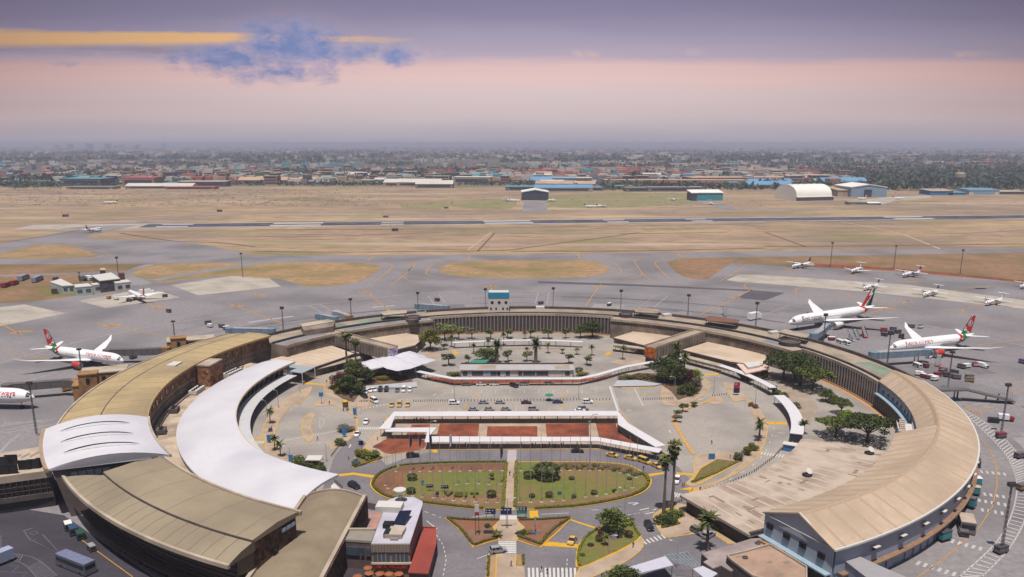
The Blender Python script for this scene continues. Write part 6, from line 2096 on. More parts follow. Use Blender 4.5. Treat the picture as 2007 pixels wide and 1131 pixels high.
# street lamps
lampp=None
def lamp(label,k,x,y,ty,rz=0.0,double=False):
 global lampp
 p=P(k,x,y)
 H=hgt(k,x,y,ty)
 if lampp is None:
  lampp=thing('street_lamp',label,'street lamp',p,rz)
  MB().tube((0,0,0),(0,0,9.6),.13,.07,6).build('pole',LGM,lampp)
  MB().path([Vector((0,0,9.5)),Vector((.5,0,9.95)),Vector((1.6,0,10.1))],.06,5).build('arm',LGM,lampp)
  MB().box((1.9,0,10.0),(.9,.35,.16),0,.8).build('lamp_head',WPAINT,lampp)
  g=lampp
 else:
  g=copy_tree(lampp)
  g['label']=label
  g.location=p
  g.rotation_euler.z=rz
 g.scale=(1,1,H/10.1)
 return g
for k,x,y,ty,rz,lab in((5,342,848,690,0,'tall lamp post in the parking row left of the middle'),(5,1259,848,690,pi,'tall lamp post in the parking row right of the middle'),(19,540,625,410,2.6,'curved lamp post beside the ribbed walkway, upper'),(19,400,745,535,2.6,'curved lamp post beside the ribbed walkway, lower'),(19,805,440,300,0,'lamp post at the tip of the left loop pavement'),(20,370,600,420,1,'brown lamp post between the left loop and the car park'),(7,460,790,670,pi,'lamp post in front of the right planting bed'),(7,750,800,670,0,'lamp post on the right loop near the yellow hump'),(7,1055,900,740,pi,'curved lamp post beside the sloping white walkway'),(5,200,490,410,2,'curved lamp post beside the yellowish round tree'),(6,1450,690,540,2.5,'white lamp post on the lower right rim of the oval'),(8,430,1075,895,2.6,'curved lamp post above the steel pergola'),(6,1340,980,850,0,'dark lamp post on the corner lawn'),(6,665,808,600,0,'dark slim lamp post on the plaza below the oval'),(4,820,360,235,pi,'lamp post near the edge of the white hall roof'),(4,575,350,255,pi,'lamp post beside the lowest young palm'),(3,695,475,425,2,'small curved lamp on the left pavilion roof edge'),(6,150,430,85,0,'tall bare pole at the upper left of the oval'),(6,1214,425,40,0,'tall bare mast at the upper right of the oval')):
 lamp(lab,k,x,y,ty,rz)
NAVY=mat('navy_sign',ph(44,48,92),.5,.15,.8)
GRN=mat('green_sign',ph(40,140,110),.5,.15,.8)
BLU=mat('blue_sign',ph(70,130,190),.5,.15,.8)
REDS=mat('red_panel',ph(180,60,70),.5,.15,.8)
def board(label,k,x,y,by,w,h,col,posts=1,marks=0,extra=None,rz=0.0,name='sign_board',base_h=None):
 """sign whose centre shows at (x, y) and whose foot stands at by"""
 B=P(k,x,by)
 zc_=hgt(k,x,by,y)
 g=thing(name,label,'sign',B,rz)
 MB().box((0,0,zc_-h/2),(w,.18,h)).build('panel',col,g)
 for i in range(posts):
  xx=0 if posts==1 else(-w*.4+i*w*.8/(posts-1))
  MB().tube((xx,.14,0),(xx,.14,zc_+h/2-.1),.08,n=6).build('post',DKM,g)
 rg=random.Random(len(label))
 for i in range(marks):
  wd=w*rg.uniform(.12,.24)
  xx=-w*.38+(i%3)*w*.3
  MB().box((xx,-.105,zc_+(.12 if i<3 else-.32)*h),(wd,.03,h*.16)).build('lettering_bar',WPAINT,g)
 if extra:
  MB().box((0,-.01,zc_-h/2-extra[1]),(w,.18,extra[1]-.03)).build('lower_panel',extra[0],g)
 return g
board('navy direction sign left of three over the plaza crossing',15,1605,680,790,3.0,1.7,NAVY,2,5)
board('navy sign with yellow emblem in the middle over the plaza crossing',15,1810,675,900,3.1,2.0,NAVY,1,3)
board('navy and green direction sign right of three over the plaza crossing',16,150,645,780,3.0,1.3,NAVY,2,6,(GRN,.9))
board('navy direction board on the oval lawn, left of a pair',15,815,350,420,2.3,1.0,NAVY,1,3)
board('navy direction board on the oval lawn, right of a pair',15,1010,362,430,2.4,1.1,NAVY,1,3)
board('small upright navy board between and below the pair on the oval',15,912,445,500,1.0,1.2,NAVY,1,2)
board('small blue round topped board at the upper left of the oval lawn',15,720,295,350,1.0,1.1,BLU)
board('small green board on the right half of the oval lawn',16,643,437,470,1.3,.9,GRN)
board('tall white and red advertising totem in the left triangle bed',15,1432,640,1000,1.2,2.2,WPAINT,2,0,(REDS,1.0),0,'advertising_totem')
board('low dark board in the left triangle bed',15,1595,950,975,3.4,1.1,DKM,2)
board('low blue board leaning in the right triangle bed',16,300,970,990,1.6,1.0,BLU,2)
board('pale board beside the low blue board in the right triangle bed',16,370,955,985,1.2,1.2,mat('pale_board',ph(176,160,166),.7,.1,.5),2)
board('tall lattice sign mast in the right triangle bed',16,325,800,960,.5,2.4,LGM,1)
board('red and navy totem sign on the right loop pavement',7,916,735,812,2.6,2.6,REDS,1,2,(NAVY,2.2),0,'advertising_totem')
board('blue banner on the left loop divider, lower',19,1350,910,985,1.5,3.4,BLU,1)
board('blue banner on the left loop divider, upper',19,1482,670,760,1.3,2.8,BLU,1)
board('light blue sign on the small left island',19,1070,460,580,1.8,1.8,BLU,1)
board('blue banner in front of the left planting bed',19,1437,475,530,1.2,1.8,NAVY,1)
board('navy sign at the lower end of the sloping white walkway',7,1182,755,800,4.0,1.8,NAVY,2,4)
board('blue sign beside the lowest young palm on the left loop',4,582,335,360,1.5,2.4,BLU,1)
board('navy sign above the small left triangle bed',4,1053,233,290,1.7,1.7,NAVY,1,1)
board('blue sign in the small left triangle bed',4,1018,358,390,1.5,2.2,BLU,1)
board('blue sign by the palms on the left loop divider',19,425,1000,1060,1.5,2.6,BLU,1)
board('blue information board on the right loop pavement',8,665,322,345,2.2,2.0,BLU,1)
board('blue sign on the purple mural footbridge side, left',3,1185,485,540,2.2,2.2,BLU,1)
board('blue sign on the purple mural footbridge side, right',3,1217,490,545,2.2,2.0,BLU,1)
board('blue sign board under the very tall palms',8,412,350,385,1.5,2.8,BLU,1)
g=thing('market_umbrella','green parasol in the parking row right of the middle','parasol',P(5,1042,850))
MB().lathe([(1.9,2.4),(1.9,2.55),(.06,3.3)],(0,0,0),8).build('canopy',GRN,g)
MB().tube((0,0,0),(0,0,3.2),.05,n=5).build('pole',GRN,g)
MB().box((0,0,0),(1.4,1.0,.9)).build('stall',GRN,g)
g=thing('guard_booth','white booth with yellow panel beside the spiky shrubs under the white hall','booth',P(4,740,385))
MB().box((0,0,0),(3.6,3.0,2.6)).build('wall',[YEL][0],g)
MB().box((0,0,2.6),(5.2,4.4,.3)).build('roof',WPAINT,g)
MB().box((.4,-1.52,1.0),(2.2,.1,1.1)).build('window',WIN,g)
g=thing('guard_booth','blue and white booth at the end of the broad curved walkway','booth',P(8,1190,285))
MB().box((0,0,0),(4.6,2.6,2.4),-.5).build('wall',BLU,g)
MB().box((0,0,2.4),(5.2,3.2,.3),-.5).build('roof',WPAINT,g)
MB().box((1.1,-1.4,.9),(1.4,.1,1.0),-.5).build('window',WIN,g)
# bollards
bp0=None
def bollards(label,group,pts,n,h=1.0,m=COND):
 first=None
 L_=[(b-a).length for a,b in zip(pts[:-1],pts[1:])]
 for i in range(n):
  d_=sum(L_)*(i+.5)/n
  for(a,b),l_ in zip(zip(pts[:-1],pts[1:]),L_):
   if d_<=l_:
    p=a.lerp(b,d_/l_)
    break
   d_-=l_
  if first is None:
   o=MB().lathe([(.16,0),(.13,h*.8),(.16,h*.85),(.12,h)],(0,0,0),7).build('bollard',m)
   first=o
  else:
   o=first.copy()
   COL.objects.link(o)
  o.location=p
  tag(o,label,'bollard',group)
bollards('dark bollard in the long row behind the parked cars','bollards behind the parked cars',PP(5,[(380,856),(1500,846)]),46)
bollards('dark bollard in the row behind the yellow taxis','bollards behind the yellow taxis',PP(20,[(1060,425),(1500,420)]),16)
bollards('dark bollard in the row by the white van','bollards by the white van',PP(20,[(400,430),(520,425)]),6)
bollards('dark bollard along the kerb of the flat roof hall','bollards along the flat roof hall',PP(8,[(615,560),(760,520),(950,430),(1080,335),(1140,270)]),34)
bollards('dark bollard in the row before the right planting bed','bollards before the right planting bed',PP(21,[(370,530),(760,520)]),14)
bollards('dark bollard across the right loop','bollards across the right loop',PP(21,[(1220,485),(1420,465)]),7)
YB=mat('ochre_bollard',ph(206,160,60),.8,.15,1)
bollards('ochre bollard along the right pavilion kerb','ochre bollards by the right pavilion',PP(21,[(930,70),(1320,190)]),22,.9,YB)
bollards('ochre bollard along the left pavilion kerb','ochre bollards by the left pavilion',PP(19,[(1000,235),(1390,105)]),20,.9,YB)
bollards('ochre bollard beside the orange poster footbridge','ochre bollards by the poster',PP(7,[(0,470),(240,490)]),14,.9,YB)
bollards('dark bollard beside the rubble heap left of the long white walkway','bollards left of the long walkway',PP(20,[(690,700),(870,680)]),6)
bollards('dark bollard along the left road below the loop','bollards along the left road',PP(4,[(850,330),(920,240)]),10)
bollards('dark bollard on the curb by the tip of the white hall','bollards by the white hall tip',PP(4,[(870,490),(930,540)]),6)
bollards('dark bollard by the crossing under the tall palms','bollards under the tall palms',PP(8,[(395,655),(470,625)]),6)
g=thing('cabin_kiosk','small tower like kiosk with yellow top on the left loop divider','kiosk',P(19,1368,660))
MB().box((0,0,0),(1.9,1.9,1.6)).build('base',WPAINT,g)
MB().box((0,0,1.6),(1.8,1.8,2.4),0,1.1).build('tank',mat('brown_tank',ph(110,84,66),.8,.2,1),g)
MB().lathe([(1.2,4.0),(.2,4.8)],(0,0,0),8).build('cap',YEL,g)
for s in(-.7,.7):
 MB().box((s,-.97,.1),(.3,.1,1.4)).build('leg',DARK,g)
for lab,k,x,y in(('dark litter sculpture beside the lower palms of the left loop',19,437,920),('low stone monument on the corner lawn',16,1350,1050),('dark leaning sculpture beside the monument on the corner lawn',16,1425,1030)):
 o=MB().box((0,0,0),(1.6,.9,1.6),.4,.5).box((.6,.3,0),(.5,.5,2.3),.2,.4).build('sculpture',DKM if 'stone' not in lab else mat('grey_stone',ph(150,140,150),.8,.15,1))
 o.location=P(k,x,y)
 tag(o,lab,'sculpture')
# people
def figure(pose):
 J={'stand':[((0,0,.95),.15),((0,0,1.2),.14),((0,0,1.42),.16),((0,0,1.53),.06),((0,0,1.66),.1),((0,.01,1.76),.07),((-.1,0,.9),.1),((-.11,.02,.48),.07),((-.11,0,.06),.05),((-.11,-.12,.03),.04),((.1,0,.9),.1),((.11,-.03,.48),.07),((.12,.02,.06),.05),((.12,-.1,.03),.04),((-.21,0,1.4),.06),((-.26,.02,1.12),.05),((-.26,-.06,.86),.035),((.21,0,1.4),.06),((.27,.02,1.12),.05),((.26,-.06,.86),.035)],}['stand']
 J=[list(j)for j in J]
 if pose=='walk':
  J[7][0],J[8][0],J[9][0]=(-.11,-.2,.5),(-.11,-.32,.06),(-.11,-.45,.05)
  J[11][0],J[12][0],J[13][0]=(.11,.1,.5),(.11,.38,.12),(.11,.3,.03)
  J[15][0],J[16][0]=(-.27,.14,1.14),(-.26,.16,.9)
  J[18][0],J[19][0]=(.27,-.1,1.14),(.25,-.26,.95)
 E_=[(0,1),(1,2),(2,3),(3,4),(4,5),(0,6),(6,7),(7,8),(8,9),(0,10),(10,11),(11,12),(12,13),(2,14),(14,15),(15,16),(2,17),(17,18),(18,19)]
 me=bpy.data.meshes.new('body')
 me.from_pydata([j[0]for j in J],E_,[])
 o=bpy.data.objects.new('body',me)
 COL.objects.link(o)
 sk=o.modifiers.new('skin','SKIN')
 for i,j in enumerate(J):
  me.skin_vertices[0].data[i].radius=(j[1],j[1])
 me.skin_vertices[0].data[0].use_root=True
 ss=o.modifiers.new('sub','SUBSURF')
 ss.levels=ss.render_levels=1
 bpy.context.view_layer.update()
 out=bpy.data.meshes.new_from_object(o.evaluated_get(bpy.context.evaluated_depsgraph_get()))
 bpy.data.objects.remove(o)
 return out
SKIN=mat('skin',(.12,.06,.035),.6,.1,2)
HAIR=mat('hair',(.01,.009,.008),.8,.2,2)
BODY={p:figure(p)for p in('stand','walk')}
CLO=[mat('cloth_black',(.02,.02,.025),.9,.2,2),mat('cloth_navy',(.03,.035,.08),.9,.2,2),mat('cloth_pink',ph(196,110,120),.9,.2,2),mat('cloth_white',ph(200,196,200),.9,.1,2),mat('cloth_brown',(.1,.06,.04),.9,.2,2),mat('cloth_yellow',ph(220,190,30),.9,.1,2)]
PBASE={}
def person(label,k,x,y,pose,top,low=0,rz=None,group=None):
 key=(pose,top,low)
 if key not in PBASE:
  me=BODY[pose].copy()
  me.materials.clear()
  for m_ in(SKIN,CLO[top],CLO[low],HAIR):
   me.materials.append(m_)
  for f in me.polygons:
   c=f.center
   f.material_index=3 if c.z>1.7 or(c.z>1.6 and c.y>.04)else 0 if c.z>1.47 or(abs(c.x)>.23 and c.z<.95)else 1 if c.z>.93 or abs(c.x)>.2 else 2 if c.z>.09 else 3
   f.use_smooth=True
  PBASE[key]=me
 o=bpy.data.objects.new('person',PBASE[key])
 COL.objects.link(o)
 o.location=P(k,x,y)+Vector((0,0,.12))
 o.rotation_euler.z=rnd.random()*6.28 if rz is None else rz
 return tag(o,label,'person',group)
for k,x,y,ps,tp,lab in((6,680,455,'walk',0,'person in black walking on the oval path, upper'),(6,706,470,'walk',4,'person in brown walking on the oval path, lower'),(6,893,1100,'walk',0,'person in black on the bottom zebra crossing, left'),(6,930,1112,'walk',1,'person in navy on the bottom zebra crossing, right'),(6,690,1062,'walk',4,'person in brown on the bottom footpath'),(8,468,530,'stand',2,'person in pink beside the white car by the tall palms, left of two'),(8,480,530,'stand',2,'person in pink beside the white car by the tall palms, right of two'),(8,665,245,'walk',0,'person in black crossing the empty right loop'),(8,588,560,'stand',1,'person in navy at the yellow kerb corner by the flat roof'),(8,790,340,'stand',0,'person in black beside the right triangle bed'),(8,140,936,'walk',0,'person in black on the corner lawn pavement'),(19,1020,1030,'walk',0,'person in black on the left loop, right of the long island'),(19,1135,325,'stand',0,'person in black on the white speed hump by the entrance canopy'),(6,830,262,'walk',0,'person in black under the front walkway, nearest the path'),(6,900,266,'stand',1,'person in navy under the front walkway beside another'),(6,916,266,'stand',0,'person in black under the front walkway beside one in navy'),(6,968,268,'stand',4,'person in brown under the front walkway, group of two'),(6,985,268,'walk',0,'person in black under the front walkway, group of two'),(6,1025,262,'walk',1,'person in navy under the front walkway, right of the groups'),(6,1158,262,'stand',0,'person in black near the black car by the front walkway'),(6,870,88,'stand',0,'person in black at the edge of the red beds, left of two'),(6,886,86,'stand',1,'person in navy at the edge of the red beds, right of two'),(6,1212,112,'stand',3,'person in white between the right red beds'),(6,40,95,'stand',0,'person in black in the left corner group under the long walkway'),(6,58,95,'stand',1,'person in navy in the left corner group under the long walkway'),(6,85,92,'stand',0,'person in black beside the left corner group'),(6,102,92,'walk',4,'person in brown at the right of the left corner group'),(8,1205,250,'stand',5,'person in yellow vest on the blue booth'),(20,37,460,'stand',0,'person in black on the left loop by the yellow kerb'),(20,628,905,'stand',3,'person in white on the paving left of the red earth oval'),(4,968,345,'stand',3,'person in white by the left road'),(6,1553,305,'stand',0,'person in black beside the taxi rank'),(6,1575,418,'stand',1,'person in navy on the road beside the oval')):
 person(lab,k,x,y,ps,tp)
# road vehicles
RUB=mat('rubber',(.015,.015,.016),.9,.2,3)
CPAINT={n:mat('car_'+n,c,.3,.03,2,spec=.6)for n,c in(('white',ph(232,230,232,.8)),('silver',ph(168,168,176)),('black',(.012,.012,.015)),('navy',(.03,.04,.13)),('grey',(.12,.11,.12)),('yellow',ph(226,184,96)),('red',ph(180,40,44)),('maroon',(.06,.025,.03)),('blue',ph(64,110,180)),('green',ph(40,120,90)))}
CGL=glassy('car_glass',(.012,.014,.018),.08)
CARP={}
def car_parts(kind):
 if kind=='sedan':
  L_,W2,low,cab=4.5,1.75,[(-2.2,.3),(-2.25,.85),(-1.5,1.0),(1.0,.95),(2.1,.75),(2.25,.35)],[(-1.6,.98),(-1.0,1.42),(.35,1.44),(1.1,.95)]
 elif kind=='suv':
  L_,W2,low,cab=4.7,1.9,[(-2.3,.35),(-2.35,1.05),(-1.9,1.12),(1.1,1.1),(2.2,.95),(2.35,.4)],[(-2.2,1.1),(-1.95,1.75),(.3,1.78),(1.15,1.1)]
 elif kind=='van':
  L_,W2,low,cab=4.9,1.85,[(-2.4,.3),(-2.45,1.15),(1.6,1.15),(2.3,.95),(2.45,.35)],[(-2.4,1.15),(-2.35,1.98),(1.0,2.0),(1.75,1.15)]
 else:
  L_,W2,low,cab=4.1,1.75,[(-2.0,.3),(-2.05,.95),(1.0,.95),(1.9,.8),(2.05,.35)],[(-2.0,.95),(-1.7,1.48),(.3,1.5),(1.1,.95)]
 hw=W2/2
 b=MB()
 n=len(low)
 ins=.93
 vs=[(x,s*hw,z)for s in(-1,1)for x,z in low]
 b.mesh(vs,[tuple(range(n)),tuple(range(2*n-1,n-1,-1))]+[(i,n+i,n+(i+1)%n,(i+1)%n)for i in range(n)])
 c=MB()
 n=len(cab)
 vs=[(x,s*hw*(.97 if z<1.2 else.8),z)for s in(-1,1)for x,z in cab]
 c.mesh(vs,[tuple(range(n)),tuple(range(2*n-1,n-1,-1))]+[(i,n+i,n+(i+1)%n,(i+1)%n)for i in range(n)])
 t_=MB()
 (x0,z0),(x1,z1)=cab[1],cab[2]
 t_.box(((x0+x1)/2,0,z0+.01),(x1-x0-.05,hw*1.58,.05))
 for s in(-1,1):
  for xx in(cab[1][0]+.08,(cab[1][0]+cab[2][0])/2,cab[2][0]-.05):
   t_.mesh([(xx-.05,s*hw*.82,z0),(xx+.05,s*hw*.82,z0),(xx+.05+(0 if xx<0 else.15),s*hw*.99,cab[0][1]),(xx-.05+(0 if xx<0 else.15),s*hw*.99,cab[0][1])],[(0,1,2,3)])
 return b,c,t_,L_,hw
def car(label,kind,col,k,x,y,hx,hy,group=None,sc=1.0,cat='car',z=0.0):
 p=P(k,x,y)
 q=P(k,x+hx,y+hy)
 rz=atan2(q.y-p.y,q.x-p.x)
 key=(kind,col)
 if key not in CARP:
  b,c,t_,L_,hw=car_parts(kind)
  g=thing({'sedan':'parked_car','suv':'suv','van':'minivan','hatch':'small_car'}[kind],label,cat,p,rz,group)
  b.build('body',CPAINT[col],g)
  c.build('windows',CGL,g)
  t_.build('roof',CPAINT[col],g)
  for sx in(-1,1):
   for sy in(-1,1):
    MB().lathe([(.33,-.1),(.33,.1),(.2,.12)],(0,0,0),10,'x').build('wheel',RUB,g,loc=(sx*L_*.3,sy*(hw-.06),.33)).rotation_euler=(0,0,pi/2)
  for s in(-1,1):
   MB().box((L_/2-.04,s*hw*.7,.6),(.1,.35,.16)).build('headlight',WPAINT,g)
   MB().box((-L_/2+.02,s*hw*.75,.7),(.1,.25,.18)).build('tail_light',CPAINT['red'],g)
  CARP[key]=g
 else:
  g=copy_tree(CARP[key])
  g['label'],g['category']=label,cat
  g.location,g.rotation_euler=p,(0,0,rz)
 g.location.z=.04
 return g
for lab,kd,co,k,x,y,hx,hy in(('white car parked first from the left along the pale ramp slab','hatch','white',20,485,318,-10,22),('white car parked second from the left along the pale ramp slab','sedan','white',20,520,300,24,14),('white car parked at the corner of the left planting bed','sedan','white',20,575,292,24,12),('black car parked against the pale ramp slab, left of two','suv','black',20,663,290,-8,26),('black car parked against the pale ramp slab, right of two','suv','black',20,738,290,-8,26),('dark grey car parked alone in front of the pale ramp slab','sedan','grey',20,872,295,-6,26),('white van parked against the pale ramp slab','van','white',20,952,292,-8,26),('white car parked right of the white van at the ramp slab','hatch','white',20,1028,292,-8,26),('dark green black car behind the white minivan','suv','black',20,465,372,22,14),('white minivan near the left planting bed','van','white',20,588,430,24,14),('yellow taxi left of three in the car park','sedan','yellow',20,805,478,-6,20),('yellow taxi van in the middle of three in the car park','van','yellow',20,900,475,-6,20),('yellow taxi right of three in the car park','sedan','yellow',20,1000,475,-6,20),('white car driving past the left zebra crossing, above it','sedan','white',20,490,685,-14,22),('white car driving just below the left zebra crossing','sedan','white',20,380,838,-14,22),('white estate parked at the left end of the bollard row','suv','white',5,340,876,20,0),('silver car second in the bollard row','sedan','silver',5,557,872,20,0),('silver car third in the bollard row','sedan','silver',5,678,872,20,0),('dark maroon car in the bollard row','sedan','maroon',5,873,872,20,0),('navy blue car in the bollard row','sedan','navy',5,1105,868,20,0),('white pickup like car at the right end of the bollard row','suv','white',5,1326,868,20,0),('silver car first in the lower parking row','sedan','silver',5,482,924,20,0),('silver car second in the lower parking row','sedan','silver',5,598,922,20,0),('silver car third in the lower parking row','sedan','silver',5,722,922,20,0),('silver grey estate fourth in the lower parking row','suv','silver',5,925,922,20,0),('silver suv at the right end of the lower parking row','suv','silver',5,1293,918,20,0),('white car half hidden behind the long walkway roof','sedan','white',5,1270,932,20,0),('dark grey pickup at the left end of the row under the bowed walkway','sedan','grey',5,430,738,20,0),('white car second under the bowed walkway','sedan','white',5,540,738,20,0),('white car third under the bowed walkway','sedan','white',5,636,736,20,0),('black car pulling out in front of the bowed walkway','suv','black',5,782,748,20,7),('silver car right of the black one under the bowed walkway','sedan','silver',5,855,736,20,0),('white car standing apart at the right under the bowed walkway','sedan','white',5,1040,731,20,0),('black car on the road before the front walkway, right','sedan','black',6,1133,296,20,0),('black suv on the road left of the flag poles','suv','black',6,32,328,20,-2),('yellow taxi first in the taxi rank right of the oval','sedan','yellow',6,1366,324,22,4),('yellow taxi second in the taxi rank','sedan','yellow',6,1488,344,22,5),('yellow taxi van third in the taxi rank','van','yellow',6,1580,366,22,8),('yellow taxi last in the rank beside the tall palms','sedan','yellow',6,1662,396,20,10),('white car on the road between the oval and the tall palms','suv','white',8,432,495,-10,20),('silver suv on the lower zebra crossing','suv','silver',6,602,965,22,-3),('yellow taxi alone on the slip road below the oval','sedan','yellow',6,1098,898,-14,22),('black suv by the striped crossing near the palm bed','suv','black',6,1612,805,14,22),('black car rounding the left end of the oval','suv','black',4,1005,532,18,8),('dark car parked under the full crowned palm, left of two','suv','grey',18,500,490,20,12),('silver dark car parked under the full crowned palm, right of two','suv','silver',18,665,545,20,-12)):
 car(lab,kd,co,k,x,y,hx,hy,cat='taxi' if 'taxi' in lab else 'car')
def boxvan(name,label,cat,k,x,y,hx,hy,L_,W2,H,body,roof,glass=True,cab=None,box=None):
 p=P(k,x,y)
 q=P(k,x+hx,y+hy)
 g=thing(name,label,cat,p,atan2(q.y-p.y,q.x-p.x))
 g.location.z=.04
 if cab is None:
  MB().box((0,0,.35),(L_,W2,H-.35),0,.96).build('body',body,g)
  MB().box((0,0,H),(L_*.96,W2*.94,.12)).build('roof',roof,g)
  if glass:
   for s in(-1,1):
    MB().box((0,s*W2*.487,H*.5),(L_*.9,.08,H*.32)).build('window',CGL,g)
   for s in(-1,1):
    MB().box((s*L_*.487,0,H*.42),(.1,W2*.84,H*.42)).build('windscreen',CGL,g)
 else:
  MB().box((L_/2-cab/2,0,.4),(cab,W2,H*.72-.4),0,.92).build('cab',body,g)
  MB().box((L_/2-cab*.06,0,H*.42),(cab*.3,W2*.86,H*.22)).build('windscreen',CGL,g)
  if box is not None:
   MB().box((-cab/2,0,.7),(L_-cab-.1,W2,H-.7)).build('cargo_box',box,g)
  MB().box((0,0,.4),(L_,W2*.8,.3)).build('chassis',RUB,g)
 for sx in(-.32,.32):
  for s in(-1,1):
   MB().lathe([(.45,-.13),(.45,.13),(.25,.15)],(0,0,0),10,'x').build('wheel',RUB,g,loc=(sx*L_,s*(W2/2-.1),.45)).rotation_euler=(0,0,pi/2)
 return g
boxvan('apron_bus','long apron bus with pale blue grey roof in the dark yard','bus',22,1120,1010,40,16,12.5,3.2,3.3,mat('bus_silver',ph(104,104,118),.4,.1,1),mat('bus_roof',ph(124,130,158),.5,.15,.8))
boxvan('box_truck','white box truck at the left edge of the dark yard','truck',22,-40,960,-30,12,8,2.6,3.6,CPAINT['white'],CPAINT['white'],False,2.0,mat('bluish_box',ph(168,176,206),.5,.05,1))
boxvan('baggage_tug','small white roofed tug beside the dark glazed wing, first of the yard row','tug',22,1010,430,10,22,3.2,2.0,2.1,DKM,CPAINT['white'])
boxvan('baggage_tug','small blue roofed tug beside the dark glazed wing','tug',22,1085,500,10,22,3.4,2.2,2.2,DKM,mat('tug_blue',ph(70,110,150,.4),.5,.15,.8))
boxvan('baggage_tug','small dark green tug in the shade of the glazed wing','tug',22,1190,560,10,22,3.4,2.2,1.9,mat('tug_green',(.02,.06,.045),.5,.1,1),mat('tug_green',(0,0,0)))
boxvan('baggage_tug','small grey tug alone at the yellow line of the dark yard','tug',22,1350,740,20,20,2.8,1.6,1.6,CPAINT['grey'],CPAINT['silver'])
# aircraft
AW=mat('aircraft_white',ph(236,234,236,.8),.3,.03,.5,spec=.5)
AG=mat('aircraft_grey',ph(176,176,180),.4,.05,.5)
KR=mat('livery_red',ph(204,40,50),.35,.05,.5)
KG=mat('livery_green',ph(30,136,84),.35,.05,.5)
KB=mat('livery_black',(.012,.012,.015),.35,.05,.5)
KO=mat('engine_red',ph(220,56,44),.35,.05,.5)
ETXT=mat('title_grey',ph(120,104,104),.5,.05,.5)
KTXT=mat('title_pink',ph(214,60,84),.5,.05,.5)
NVY=mat('livery_navy',(.03,.035,.07),.35,.05,.5)
CYN=mat('livery_blue',ph(60,150,190),.35,.05,.5)
TYRE=RUB
STN=[(0,.03),(.006,.2),(.02,.43),(.045,.66),(.08,.86),(.12,.96),(.17,1),(.66,1),(.75,.94),(.84,.74),(.92,.44),(.97,.22),(1,.07)]
def skin_at(f,an,L_,Rf,zc,s,out=.04):
 for(a,r0),(c,r1)in zip(STN[:-1],STN[1:]):
  if a<=f<=c:
   r=r0+(r1-r0)*(f-a)/(c-a)
   break
 return(-f*L_,s*(r*Rf+out)*cos(an),zc+(-.3*(1-r)*Rf)+(r*Rf+out)*sin(an))
def fuselage(L_,Rf,zc,mats,pick,sharp=False,ns=56,nr=20):
 st=[(0,.03),(.006,.2),(.02,.43),(.045,.66),(.08,.86),(.12,.96),(.17,1),(.66,1),(.75,.94),(.84,.74),(.92,.44),(.97,.22),(1,.07)]
 b=MB()
 vs=[]
 for i in range(ns+1):
  f=(i/ns)**1.0
  f=f if f>.14 else.14*(f/.14)**1.7
  for(a,r0),(c,r1)in zip(st[:-1],st[1:]):
   if a<=f<=c:
    r=r0+(r1-r0)*(f-a)/(c-a)
    break
  off=(-.3*(1-r)*Rf if f<.3 else.72*(1-r)*Rf)
  for j in range(nr):
   an=2*pi*j/nr
   vs.append((-f*L_,r*Rf*cos(an),zc+off+r*Rf*sin(an)))
 b.v=vs
 for i in range(ns):
  for j in range(nr):
   q=(i*nr+j,i*nr+(j+1)%nr,(i+1)*nr+(j+1)%nr,(i+1)*nr+j)
   c=[sum(vs[k][t_]for k in q)/4 for t_ in range(3)]
   b.f.append(q)
   b.mi.append(pick(*c))
 b.f.append(tuple(range(nr-1,-1,-1)))
 b.mi.append(0)
 b.f.append(tuple(range(ns*nr,ns*nr+nr)))
 b.mi.append(0)
 return b
def wing(secs,flip=1):
 """secs: (x leading edge, y, z, chord, thickness)"""
 b=MB()
 vs,fs=[],[]
 pf=[(0,0),(.08,.5),(.35,.62),(1,.03),(1,-.03),(.35,-.45),(.08,-.4)]
 n=len(pf)
 for x,y,z,c,t_ in secs:
  for px_,pz in pf:
   vs.append((x-px_*c,y*flip,z+pz*t_))
 for i in range(len(secs)-1):
  for j in range(n):
   k=(j+1)%n
   q=(i*n+j,i*n+k,(i+1)*n+k,(i+1)*n+j)
   fs.append(q if flip>0 else q[::-1])
 fs.append(tuple(range((len(secs)-1)*n,len(secs)*n)))
 fs.append(tuple(range(n-1,-1,-1)))
 return b.mesh(vs,fs)
def fin(x0,z0,c0,x1,z1,c1,t_,pick,nu=14,nv=14):
 b=MB()
 vs=[]
 for s in(-1,1):
  for i in range(nv+1):
   f=i/nv
   for j in range(nu+1):
    u=j/nu
    x=(x0+(x1-x0)*f)-(c0+(c1-c0)*f)*u
    th=t_*(1-.6*f)*(4*u*(1-u))**.5+.02
    vs.append((x,s*th,z0+(z1-z0)*f))
 m_=(nu+1)*(nv+1)
 b.v=vs
 for s in(0,1):
  for i in range(nv):
   for j in range(nu):
    a=s*m_+i*(nu+1)+j
    q=(a,a+1,a+nu+2,a+nu+1)
    b.f.append(q if s==0 else q[::-1])
    b.mi.append(pick((j+.5)/nu,(i+.5)/nv))
 top=nv*(nu+1)
 for j in range(nu):
  b.f.append((top+j,top+j+1,m_+top+j+1,m_+top+j))
  b.mi.append(pick((j+.5)/nu,.99))
 return b
def wrap_text(name,txt,size,m_,parent,x,side,Rf,zc,phi0):
 o=lettering(name,txt,size,m_,None,(0,0,0),(0,0,0),0,'LEFT',.02)
 me=o.data
 for v_ in me.vertices:
  X,Y=v_.co.x,v_.co.y
  ph_=phi0+Y/Rf
  v_.co=Vector((x+X*(1 if side<0 else-1),side*(Rf+.035)*cos(ph_),zc+(Rf+.035)*sin(ph_)))
 o.parent=parent
 return o
